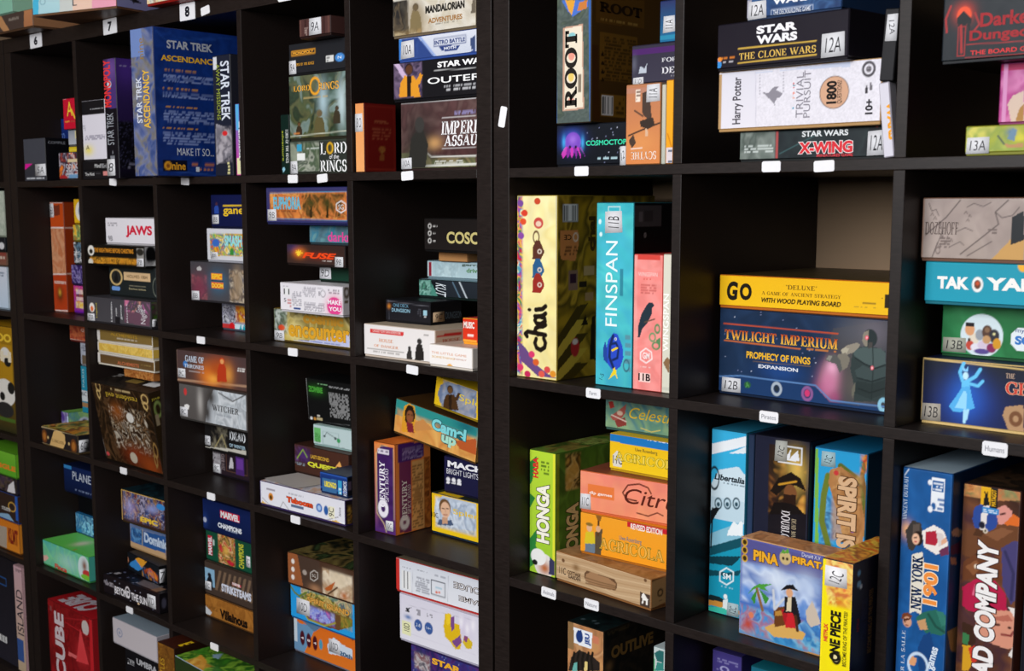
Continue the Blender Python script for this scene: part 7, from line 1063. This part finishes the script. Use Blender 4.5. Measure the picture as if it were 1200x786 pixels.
G('blue upright box with twisting branches and chunky orange brown vertical letters','A',[56.97,10,73.69,8.52,20,28.8],[.4,0,0],0,('2a9ad4','1c5a84'),
 F=[('g','2a98d0','2aa0d8','v'),('p',[0,28.4,.6,28.5,1.1,14,.5,14.2],'7ab84a'),('n',230,1.6,'2a6a9a 4a8ac0 6ab0d8 3a5a80',.8,[1.3,14.3,3.6,21.8]),('l',[2.3,24.7,1.7,21.7,1.5,17.8,2.7,14.3],1,'6a7a2c'),('l',[4.3,26.4,7.7,24.5,7.9,19.9,8.8,16.7],1,'5a6a28'),('l',[8.3,28.4,7.7,25.5,8.7,21.9,8.2,18.5],.7,'7a5a2c'),('p',[2.6,25.7,4.3,26.4,7,24.9,8.5,18.5,8.1,15.4,5.3,14.8,4.1,19.2,2.4,23.7],'b07a48'),('n',231,1.6,'b88450 8a5a30 c89a62',.7,[3,15.2,7.9,25.8]),('t','SPIRIT IS',3.83,14.26,7.15,25.09,'d8b088',{'rot':-90,'b':.08,'un':('5a3a20',.12)}),('e',3.61,25.34,.41,.38,'c83a3a'),('e',6.48,17.32,.35,.38,'7a4ab0'),('n',232,1.2,'e0602c e8a03a c83a2c 3a7a3a',.9,[7.4,26,8.6,28.6]),('s','12C',1.09,26.04,3.48,28.32,80,'a8c8d0',0)],
 R=[('g','16486a','16486a','v')])
G('square picture box of an island pirate scene with yellow lettering, front of the pirate compartment','A',[48.82,3.41,73.69,17,5,14.97],[-2.3,0,0],0,('5a6ab0','c89a6a'),
 F=[('g','3a78c8','5a5a9c','v'),('p',[0,14.8,13.7,14.2,13.9,10.5,0,10.9],'54528e'),('n',235,3.5,'8ab0e0 5a8ad0 c8d8f0 4a70b8',.8,[.3,5.2,13.9,11.4]),('o',6,9.7,3.3,1.9,'dce6f4',.8),('o',11.5,10,2.6,2.4,'c8d8f0',.7),('p',[.1,1.4,14.2,2.5,14.3,.2,0,-.2],'3a8ac0'),('n',236,1.6,'4a9ad0 2a6aa8 8ac8e0 c86a4a',.6,[.2,.3,14.1,4.7]),('p',[4.6,2,7.3,3.7,11.7,2.9,11.2,1.8,6.3,1],'d8a85a'),('p',[6.1,5.4,8.3,6.1,9,3.6,6.4,2.5],'6a3c1c'),('p',[6.4,4.9,8.6,5.7,8.7,4.9,6.4,4.2],'b8843a'),('l',[4.2,4.6,3.1,7.6],.5,'8a6034'),('p',[1.6,6.5,3.1,7.8,5.2,7.6,4.4,8.1,5.8,8.9,3.5,8.4,2.4,7.7],'4a9a3a'),('p',[2.1,5.9,3.2,7.6,2.8,5],'3a8a34'),('p',[5.3,6.6,3.5,7.7,4.7,5.5],'3a8a34'),('p',[8.2,2.9,8.5,5.4,9.7,5.5,10,3.2],'c8242c'),('p',[8.2,3.2,7.4,5.4,8.7,5.8],'a81c24'),('p',[7.9,5,8,7.5,9.8,7.9,10.9,4.3,10.3,3.7,9.4,5.4],'1c1a20'),('p',[8.3,5.4,8.5,7.5,9.2,7.7,9.2,5.5],'d8c8a8'),('e',8.77,8.25,.6,.67,'d8a078'),('p',[7.1,8.2,8.2,9.3,9.3,9.6,10.3,8.8,8.7,8.8],'17151a'),('l',[7.8,7.1,6.3,5.2,6,8],.4,'c8ccd4'),('l',[9.9,5,10.3,3],.5,'4a2c18'),('p',[11.6,6.2,12.6,7.9,13.4,6.6,14.1,4.9,12.5,4,11.8,4.8],'c8b8a8'),('o',1.7,1.8,1.4,1.5,'b8483a',1),('e',2.23,3.33,.46,.49,'d87a5a'),('p',[11.3,.2,14.3,.4,14.3,-.2,12.4,-.2],'b8844a'),('t','PINA',2.31,11.75,6.9,13.55,'e8a82a',{'b':.08,'un':('2a1a10',.13)}),('t','PIRATAS',9,12.77,16.04,13.94,'e8a82a',{'b':.08,'un':('2a1a10',.13)}),('e',7.89,13.3,.98,1.05,'c8b07a'),('p',[7.1,13.8,7.5,14.6,7.9,14.2,8.3,14.9,8.6,14.1],'5a9a3a'),('e',7.56,13.14,.22,.24,'2a1a10'),('e',8.22,13.18,.22,.24,'2a1a10'),('t','Donald X.V',10.68,14.1,13.73,14.68,'d8d8e8',{}),('e',.75,14.23,.52,.59,'d8a82a'),('e',.75,14.23,.35,.39,'3a2a10'),('e',.78,13.01,.52,.59,'d8a82a'),('e',.78,13.01,.35,.39,'3a2a10'),('e',.82,11.78,.52,.59,'d8a82a'),('e',.82,11.78,.35,.39,'3a2a10')],
 R=[('g','3a3a6a','3a3a6a','v')],
 T=[('g','c88a5a','c88a5a','v'),('n',238,2,'c88a5a e0a878 8a5430 b87848',.7,0)])
G('bright yellow upright spine with sticker 12C and orange top, before the island picture box','A',[67.84,-6.02,73.69,4.64,15,17.5],[0,0,0],0,('f4e012','16162a'),
 F=[('g','f6e410','f4dc12','v'),('p',[.5,12.5,4.7,12.5,4.7,17.7,.5,17.7],'f0c060'),('n',240,1.6,'e0603a f0c050 c84a2c f0e080',.8,[1,11.2,4.6,17.7]),('p',[-.2,17.1,.6,17.3,1.2,2,.4,1.8],'f4e012'),('t','NETFLIX',.57,6.1,1.15,8.57,'d8282c',{'rot':90,'b':.06}),('t','ONE PIECE',1.5,3.71,3.06,10.59,'17140e',{'rot':90,'b':.07}),('t','BECOME KING OF THE PIRATES!',3.45,3.31,4.01,10.82,'2a2410',{'rot':90,'b':.02}),('e',2.51,4.21,.75,.97,'17140e'),('e',2.51,4.21,.38,.53,'e8d8a0'),('s','12C',.49,13.78,3.78,16.57,80,'f0eef0',1)],
 R=[('g','121428','101226','v'),('e',1.46,15.95,.44,.4,'6ab0d8'),('e',1.57,14.44,.53,.44,'8ac0e0'),('e',2.12,13.96,.35,.31,'d8e8f0'),('t','NETFLIX',1.28,7.94,1.98,9.78,'a82a2c',{'rot':90}),('t','ONE PIECE',2.45,6.49,4.06,11.98,'2a2c44',{'rot':90,'b':.05}),('t','BECOME KING OF THE PIRATES',4.43,4.16,5.52,13.02,'8a6a3c',{'rot':90})],
 T=[('g','d8782a','d8782a','v'),('n',242,1.4,'e8a03a c84a1c f0c84a 8a3414',1,0)])
G('royal blue upright box with white and orange vertical letters and two period figures','A',[74.52,2.6,73.69,6.96,29,29.5],[0,0,0],0,('1f5c9c','143c6a'),
 F=[('g','1a5a9c','1c5694','v'),('n',245,4,'1a5a9c 17508c 2264a8',.6,0),('n',246,3,'17508c 14477e 1f60a4',.6,[.7,5.4,7.2,10.5]),('t','Vincent Dutrait',.22,22.38,.83,28.25,'d8e4f0',{'rot':90,'se':1}),('l',[.3,28.4,.8,29.2],.15,'d8e4f0'),('p',[4.1,24.2,5.9,24.2,5.9,28.7,4.1,28.7],'e8ecf2'),('p',[4.2,26.8,5.7,26.8,5.7,28.3,4.2,28.3],'1f5c9c'),('m',4.3,26.9,5.6,28.1,'e8ecf2',3),('e',4.44,24.79,.33,.5,'1f5c9c'),('m',4.9,24.3,5.9,26.1,'1f5c9c',3),('e',4.02,24.36,.33,.43,'e8ecf2'),('e',3.85,27.92,.29,.36,'e8ecf2'),('o',.8,21,1,1.3,'f0b078',.9),('p',[.7,20.8,1.6,22.4,2.8,22.3,3.1,21.2,2.6,19.6,1.8,18.2,1.2,18.4],'3c3632'),('p',[1.7,21.8,2.6,22.1,2.6,21.1,1.7,20.3],'5a4e46'),('e',2.49,20.1,.74,.98,'241813'),('e',2.2,19.97,.52,.76,'e8b898'),('l',[2,20.1,2.3,20.2],.18,'3a2018'),('l',[2.1,19.6,2.3,19.6],.2,'b8404a'),('p',[3,21.2,4.6,22.3,6,21.8,6.7,20.2,6.5,19.1,5.1,18.4,3.4,19.1],'ece4de'),('p',[3.6,21.2,4.9,21.6,5.3,20.3,5,19.6,3.5,19.5],'b02438'),('p',[5,21.4,5.9,21.4,6.3,20.1,5.4,19.5],'d8ccc8'),('p',[5.7,20.3,6.3,21,6.5,20.4,5.8,19.8],'e0a888'),('p',[5.4,19,6.7,19.9,6.9,18.8,5.8,18.3],'6a3050'),('p',[1.7,9.6,1.7,13.3,1.8,17.8,3.2,18.4,3.5,16.8,3.5,13.3,3.4,9.8,2.5,10.1],'e4dccc'),('t','NEW YORK',1.86,10.41,3.35,17.75,'16305a',{'rot':90,'b':.05,'se':1}),('t','1901',3.44,11.37,5.65,17.04,'f09040',{'rot':90,'b':.04,'un':('f8e4c4',.08)}),('p',[.6,8.6,.8,9.4,1.5,9.7,2.1,9.4,2,8.9],'7a4028'),('e',1.49,8.38,.61,.74,'d8a080'),('e',1.18,8.31,.11,.11,'2a1810'),('p',[1,8.3,2,8.9,1.8,9,.9,8.7],'5a2c1c'),('l',[1.3,7.9,1.6,7.9],.18,'8a4a3a'),('p',[2.6,9.1,3.6,10.2,5.4,11,6.9,10.5,7.3,8.4,6.3,7.6,4.1,7.5],'28685a'),('p',[2.8,8.8,4,9.4,4.4,8,3.4,7.7],'c8986a'),('l',[4.4,10.1,5.5,8.7,6.7,8.2],.35,'1c4c42'),('p',[5.4,10.9,6.4,10.9,7.1,9.4,6.3,8.9],'347a6a'),('p',[3.8,7,4.8,7.8,5.3,6.1,4.7,2.4,3.4,2,3.1,5.1],'17427a'),('t','Frenier La Salle',.82,-2.03,1.35,7.06,'d8e4f0',{'rot':90,'se':1}),('k',3.26,2.75,1.34,1.62,'c8dcf0',.35),('p',[2,3,2.4,3.9,3.1,3.6,2.8,2.5,2.1,2.5],'e0a070'),('t','games',4.64,2.56,5.97,5.86,'d8e4f0',{'rot':80,'b':.03})],
 R=[('g','143f70','143f70','v'),('p',[0,21.9,1.9,22,3.5,21.3,2.9,20.6,.6,21.2],'d8a888'),('p',[-.2,19.9,3,20,3.6,18.2,.3,18.7],'5a2446'),('p',[.1,18.4,2,17.9,2.3,16.9,.5,17.4],'c88a6a'),('p',[.3,8.2,3.9,8.2,4.3,4.2,1.7,5.3],'b88a58')],
 T=[('g','a8bcc8','3a5a78','v')])
G('upright box crowded with colourful faces and big white vertical letters','A',[81.72,5.25,73.69,7.63,28,28],[0,0,0],0,('8a4a34','3a2420'),
 F=[('g','4a2c20','4a2c20','v'),('n',250,4,'5a3624 3a221a 7a4a2c 4a2c34',.8,0),('p',[.3,28.4,7.3,29.2,7.5,26.8,4.6,26.3,0,26.2],'c08050'),('n',251,1.8,'c87a48 5a7a4a d89a5a a8602c',.8,[.2,26.3,2.4,28.5]),('n',252,1.5,'d08a54 6a8a5a b8683c',.8,[4.7,26.7,7.3,28.9]),('p',[1.4,23.4,1.6,24.9,2.8,25.8,4.3,25.5,4.9,24,4.4,22.2,3.1,21.6,1.8,22.1],'2c4a96'),('p',[2.8,25.7,3.6,25.8,3.3,23.8,3.1,21.6,2.4,21.7,2.5,23.8],'e8e0dc'),('e',2.71,22.76,.42,.49,'1c1c2c'),('p',[4.3,25.2,5.6,25.9,6.6,25.2,6.4,23.6,4.9,23.2],'dc9488'),('p',[5.6,23.5,6.7,24.9,7.6,24.5,7.5,23.5,6.5,23],'dd6c28'),('l',[5.1,24.6,5.6,24.8],.25,'4a2420'),('p',[.1,21.5,2,22.3,3.4,21.9,5.4,23.3,7.7,23.4,7.8,21.6,5.6,20.1,3.1,20,1.4,18.2,.3,18.3],'6c4228'),('p',[2,22.2,3.2,22.1,2.7,21.2,1.6,21.2],'50301c'),('p',[3.1,21.6,5.3,22.9,6.8,22.7,4.8,21],'865638'),('e',3.2,22.07,.31,.32,'e8d8c0'),('e',3.2,22.07,.14,.18,'1c120c'),('p',[5.4,20.2,6.9,21.4,7.8,21.4,8.1,14.6,7,13,5.8,15.2],'474070'),('l',[5.9,19.8,7.1,17.2,7,13.7],.4,'343058'),('p',[.4,17.3,1.8,18.6,3.5,19,5.3,17.9,5.8,16.2,4.1,14.8,1.6,15.4,.5,14.8],'6a3c22'),('p',[.8,16.8,2.2,18,2.9,17.1,1.9,15.8],'8a5634'),('e',2.2,17.11,.25,.29,'f0e0c8'),('p',[.5,14,2.3,15.5,4.8,15.7,6.3,14.2,6.5,12.1,3.9,11,1.4,11,.6,11.5],'b41c46'),('l',[2,13.3,2.3,14.6],.3,'e06a88'),('l',[2.7,13.4,3,14.6],.3,'e06a88'),('p',[2.5,10.5,5,11.8,7,12.2,8.2,10.4,8.1,7.9,6.9,7,4.5,7.3,2.6,8.3],'d8937a'),('p',[4,10.5,6.7,11.6,7.4,10.9,5.7,10.5],'b86a58'),('l',[6,8.8,7.2,8.9,7.5,9.5],.3,'8a3c38'),('l',[4.3,9.8,5.6,10],.3,'4a241c'),('e',6.97,9.92,.24,.18,'3a1c18'),('p',[6.6,12.7,8.2,12.5,8.4,9.7,7.6,11.3],'e8e0da'),('p',[7.6,7.7,8.5,7.6,8.6,5.5,7,6.2],'e4dcd6'),('p',[.7,9.3,2.2,9,2.7,6.9,1.4,5.8,.9,6.1],'3c2418'),('p',[.9,6.1,2,6.3,2.8,4.7,1.8,2.8,1,2.6],'d8a024'),('p',[1.7,5.9,2.7,6.5,3.2,4.8,2.3,3.8],'c8382a'),('p',[.8,7.9,1.8,7.7,1.6,6.2,.8,6.4],'3a7a4a'),('p',[2.4,25.5,3.7,25.5,3.7,27.9,2.4,27.9],'e8b01c'),('p',[2.7,25.3,2.9,26.7,2.8,27.3,3.1,27,3.3,27.4,3.3,26.7,3.6,25.5],'1c1814'),('p',[3.7,25.2,4.6,25.2,4.6,27.9,3.7,27.9],'1c1a18'),('t','MATAGOT',3.79,25.48,4.41,27.68,'e8b01c',{'rot':90,'b':.03}),('p',[2.6,24.4,4.8,24.4,4.8,25.2,2.6,25.2],'3a8ac8'),('m',2.8,24.5,4.6,25,'e8f0f8',2),('t','BAD COMPANY',2.16,1.12,5.25,21.06,'f2eeec',{'rot':90,'b':.05,'sh':.1,'un':('4a2420',.09)})],
 T=[('g','2a2018','2a2018','v'),('n',253,2,'2a2018 4a3422 1c1612',.8,0)])
G('dark upright box cut by the right edge of the frame','A',[89.53,7.06,73.69,5,28,26],[0,0,0],0,('1c1c24','121216'),
 F=[('g','1c1c26','1c1c26','v'),('p',[-.4,19.2,.1,19.2,.1,20.6,-.4,20.6],'4a4a5a')])
G('bronze and black upright box with a blue and white emblem on its spine','A',[14.75,3.24,38.64,8.11,24,29],[-.8,0,0],0,('a8784a','1c1610'),
 F=[('g','c8905a','a87850','v'),('n',256,4,'d0985f b07a50 d8a878 9c6a46 c88a5a',.6,0),('p',[.2,29,1.4,29,1.5,24.1,.1,24.1],'8a6a44'),('p',[1.4,28.1,5.6,28.1,5.4,25.3,1.5,25.4],'e8ecf2'),('e',2.71,26.78,.79,1.03,'1f3a78'),('p',[2.1,27.2,2.4,27.9,3.1,28,3.4,27.4],'1f3a78'),('t','JEU',3.96,25.75,5.27,27.74,'2a4a90',{'rot':90,'b':.07}),('p',[.3,20.2,.9,22.7,2.7,24.5,5.6,24.2,7.3,23.4,7.3,22],'2c2420'),('l',[1.5,20.4,1.3,22.4,1.6,23.7],.5,'1c1814'),('l',[2.6,20.7,2.3,22.7,2.6,23.9],.5,'1c1814'),('l',[3.6,21,3.4,23,3.7,24.2],.5,'1c1814'),('l',[4.8,21.3,4.5,23.3,4.8,24.5],.5,'1c1814'),('l',[5.7,21.6,5.4,23.5,5.7,24.7],.5,'1c1814'),('p',[1.1,20.3,1.5,21.8,2.3,22.2,2.3,20.6],'6ab0a8'),('p',[3.8,21.1,4,22.8,4.6,22.8,4.5,21.3],'e0c880'),('p',[5.6,27.8,7,27.7,7,26.5,5.7,26.5],'c87a5a')],
 R=[('g','14100c','14100c','v'),('t','OUTLIVE',1.91,23.72,13.19,25.86,'7a5a2c',{'b':.06}),('n',257,2,'14100c 2a2014 0e0c08',.7,0),('o',1.4,22.6,1,1,'8a643c',.7),('m',.8,28,6.6,28.7,'4a3c24',2)],
 T=[('g','0e1214','0e1214','v'),('e',1.41,2.4,.4,.43,'5a6a70'),('e',3.39,3,.36,.43,'5a6a70'),('e',4.59,2.32,.36,.5,'5a6a70'),('n',258,2,'0e1214 12201f 182c2c',.5,0)])
G('white and teal narrow upright box at the bottom right of the bronze box','A',[30.33,6.82,38.64,5,20,27.5],[0,0,0],0,('c8d4d4','8a9a9a'),
 F=[('g','d4dedc','c8d4d2','v'),('p',[.2,26.3,1.1,27,2.1,27.1,2.1,25.1,.8,25.1],'2c6a68'),('p',[.4,23.3,.8,24.9,2.1,25.1,2.2,23.8],'3a8a80'),('p',[-.1,26.1,.2,26.2,.4,23.3,.1,23.2],'3aa060')])
G('indigo upright box with pale print in the lowest compartment of the second column','A',[40.36,9.04,38.64,5.59,20,29],[0,0,0],0,('3c3470','241e48'),
 F=[('g','3c3274','443a80','v'),('m',1,27,4.9,27.8,'8a84b8',2),('k',2.38,26.13,.69,.42,'a8a4d0',.2),('m',.3,25.7,1.2,26,'8a84b8',1)])
G('teal box just showing at the bottom edge, right of the indigo box','A',[47.41,9.28,38.64,9,20,28],[0,0,0],0,('1c7a8a','12505a'),
 F=[('g','1c8098','1c6a80','v')])
G('white and pale blue box in the far left unit, bottom of its second row pile','C',[-214.5,1.5,108.73,25,25,11.9],[0,0,0],.35,('c8d4dc','8a9aa8'),
 F=[('g','c4d8ec','d8dce8','v'),('m',20.5,9,23.8,10.5,'6a7a90',2)])
G('brown and white banded box in the far left unit, above the pale blue one','C',[-214.5,1.5,120.65,25.2,24,4],[0,0,0],.35,('8a6a54','4a382c'),
 F=[('g','7a5a48','8a3c34','v'),('m',21.1,1.8,25.4,3.1,'d8c8b8',1)])
G('black box with a white mark in the far left unit, under the tall pale box','C',[-215,1.5,124.7,25.2,24,4],[0,0,0],.35,('1c2026','121418'),
 F=[('g','161a22','161a22','v'),('e',23.07,1.69,1.6,.94,'d8d8dc')])
G('tall pale green grey box in the far left unit, topmost of its second row pile','C',[-214,1.5,128.75,25,24,12.7],[0,0,0],.35,('b0b8a8','7a8274'),
 F=[('g','a8b4a4','bcc4b4','v'),('n',301,2,'b4bcac 9aa898 c4c8bc',.6,0)])
G('bright yellow box with black and white animal pictures in the far left unit','C',[-214,1.8,73.69,25.2,24,30.2],[0,0,0],0,('c8941c','3a2c10'),
 F=[('g','2e2e18','a87c16','v'),('p',[11.5,25.3,24,25.1,24.3,9.5,9.4,7.8],'b4861a'),('t','ZOO',10.57,25.78,24.29,28.18,'e8c03a',{'b':.06}),('t','ISH',9.91,20.21,23.7,23.23,'e8dcc0',{'b':.06}),('e',19.93,22.1,3.25,2.19,'e8e4dc'),('e',21.33,20.29,2.16,1.46,'1c1c1c'),('e',18.66,11.3,6.51,3.94,'e8e4dc'),('e',22.61,12.93,2.15,1.71,'1c1c1c'),('e',16.88,10.14,1.66,1.24,'1c1c1c'),('e',18.07,6.35,5.46,2.23,'2a2a2a'),('p',[8.8,3.1,24.3,3.1,24.3,4.1,8.8,4.1],'4a6a24')])
G('orange box with white corner in the far left unit, lowest of its fourth row','C',[-215,1.5,38.64,24.6,24,8.9],[0,0,0],.35,('d8862a','7a481c'),
 F=[('g','e08a2a','d87a20','v'),('p',[6.6,6.5,16.8,6.8,15.9,-.4,5.7,-.9],'b0a090'),('t','KLMT',17.57,2.5,23.68,6.99,'8a2a1c',{'b':.05})])
G('dark brown box with blue edge in the far left unit, above the orange one','C',[-215,1.5,47.57,24.5,24,8.2],[0,0,0],.35,('3c2a24','1c3a78'),
 F=[('g','33241f','33241f','v'),('p',[8.2,.9,18.4,2.2,22,.3,8,-.7],'8ab0d0'),('p',[23,1,26.2,1,26.2,8,23,8],'2a5ab0'),('k',20.84,4.6,2.21,1.27,'d8a84a',.3),('m',14,2.9,19.7,4,'d8d4d0',2)])
G('dark picture box with small white figure in the far left unit, under the green','C',[-215,1.6,55.82,24.6,24,4.8],[0,0,0],.35,('2a2430','18141c'),
 F=[('g','2a2430','2a2430','v'),('n',302,1.6,'2a2430 4a3a4a 5a4a3a 1c1a20',1,0),('p',[17.7,-.2,19.2,2.5,22.6,4.1,23.3,.7],'e0dce0')])
G('lime green box with orange lettering in the far left unit','C',[-215,1.5,60.67,24.8,24,7.2],[0,0,0],.35,('6ab02a','3a6a1c'),
 F=[('g','5aa82a','74b834','v'),('t','JUNGLE',6.39,1.69,24.42,3.58,'e8842a',{'b':.05})])
G('tall dark grey box with a blue frame in the far left unit, bottom row','C',[-212,2,3.6,15.5,24,32],[0,0,0],0,('26242c','141318'),
 F=[('g','2a2832','1c1a20','v'),('l',[.3,23.5,10.2,23.5,10.2,25.7,.3,25.7,.3,23.5],.3,'2a5a9a'),('p',[.4,5.8,8.7,5.8,8.7,7.8,.4,7.8],'e8e8e8'),('b',.4,5.8,8.7,7.8)])
G('thin pinkish cream upright box in the far left unit, bottom row beside the side panel','C',[-195.4,1.5,3.6,5.2,22,31.5],[0,0,0],0,('c8a0a4','8a6a70'),
 F=[('g','c8b090','d0a8b0','v'),('m',1.3,29.7,5.7,30.7,'4a3a40',2),('t','ISLAND',.94,11.13,4.84,24.56,'2a2a34',{'rot':90}),('p',[-2,3.1,4.1,3.1,4.1,9.7,-2,9.7],'3a5a9a')])
G('dark brown and light wood printed box on top of the left unit above tag 6','T',[-176.5,-5.3,180.84,23.6,26,4.5],[0,0,0],.35,('8a6244','4a3424'),
 F=[('g','a86f4a','b87c54','v'),('p',[-4,7.3,19.3,6,18.6,.1,-4.9,.1],'4a3c36'),('p',[5.8,4.9,11,.1,8.1,0,2.6,3.5],'b8865a'),('t','Stone',10.21,4.63,16.33,5.43,'d8ccc0',{}),('m',10.5,2.7,16.1,3.4,'a09488',2),('m',17.1,2.3,18.5,4.2,'a09488',1)])
G('pale green box lying on the brown and wood printed box','T',[-184,-5,185.39,20,24,6],[0,0,0],.35,('8ab8a0','5a7a6a'),
 F=[('g','8ac0a8','8ac0a8','v')])
G('pastel rainbow coloured box overhanging the front edge of the left unit top','T',[-136.4,-13.2,180.84,27.1,27,7],[14.3,0,0],.35,('d8b8c0','6a4a34'),
 F=[('g','a8d0d8','b8d8dc','v'),('p',[1.5,15.1,-.2,-.2,1.8,-.2,3.5,14.9],'4ab4d8'),('p',[9.9,14.3,8.9,.1,14.5,.1,15.4,13.8],'c8ccc8'),('p',[14.8,13.9,13.1,0,19.9,-.1,21.3,13.2],'e8c4b0'),('p',[20.2,13.3,19.4,-.1,27.2,.1,27.9,12.6],'e8a0b4'),('k',3.5,3.17,.85,.66,'6a9aa8',.15),('t','L',13.27,1.49,14.64,3.06,'4a4a50',{})],
 R=[('g','8a8cc0','9aa0d0','v'),('p',[3.5,2.9,5.5,2.9,7.5,2,4.9,1.7],'1c1c24')])
G('red and cream box on top of the left unit beside tag 8','T',[-103.6,-2.9,180.84,24,25,6],[0,0,0],.35,('c8241c','8a1812'),
 F=[('g','d82a20','d82a20','v'),('p',[.5,6.8,13.5,5.2,13.2,.7,0,.3],'e8dcc8'),('n',305,1.4,'e8d8b0 d8b03a e8e4dc 3a6a3a c83a2a',.7,[.2,-.5,15,5.9])])
G('dark brown upright box with gold lettering on top, jutting out at the bottom','B',[-106.6,-4.5,3.6,7.4,28,32.2],[0,0,0],0,('3a1c10','2a140c'),
 F=[('g','7a4c1c','5c3814','v'),('t','CASTLES',.92,21.4,2.83,28.56,'c89a2a',{'rot':90}),('n',306,1,'7a4c1c 8a5a20 5c3814 a87428',.7,0)],
 R=[('g','2a140c','2a140c','v')],
 T=[('g','3a180e','3a180e','v'),('t','B u',5.91,1.8,11.28,5.48,'e8c020',{'b':.03})])
G('box with a lush green landscape picture on its lid, jutting out at the bottom','B',[-98.6,-4.8,3.6,22,24,30.9],[-4,0,0],0,('3a6a24','8a9aa8'),
 F=[('g','2a3a1c','2a3a1c','v')],
 T=[('g','3a7a20','3a7a20','v'),('n',307,3,'3a7a20 5a9a2c 1c4a14 8ab83a 2a5a1c',.9,0),('p',[6.4,-.3,3.7,4.8,8.4,3.7,13.3,.1,11,-2.5],'d89a3a'),('n',308,2,'e0a84a c8802a f0c860',.7,[4.6,-1,12.3,3.1]),('p',[5.5,6.8,6.5,8.9,9.1,6.2,7.1,5.9],'8aa8b8'),('l',[-.5,.3,-.6,7.6],.5,'a8b8c8'),('l',[-.5,.3,8.9,-4.8],.5,'8aa0b8')])

finish_texts()
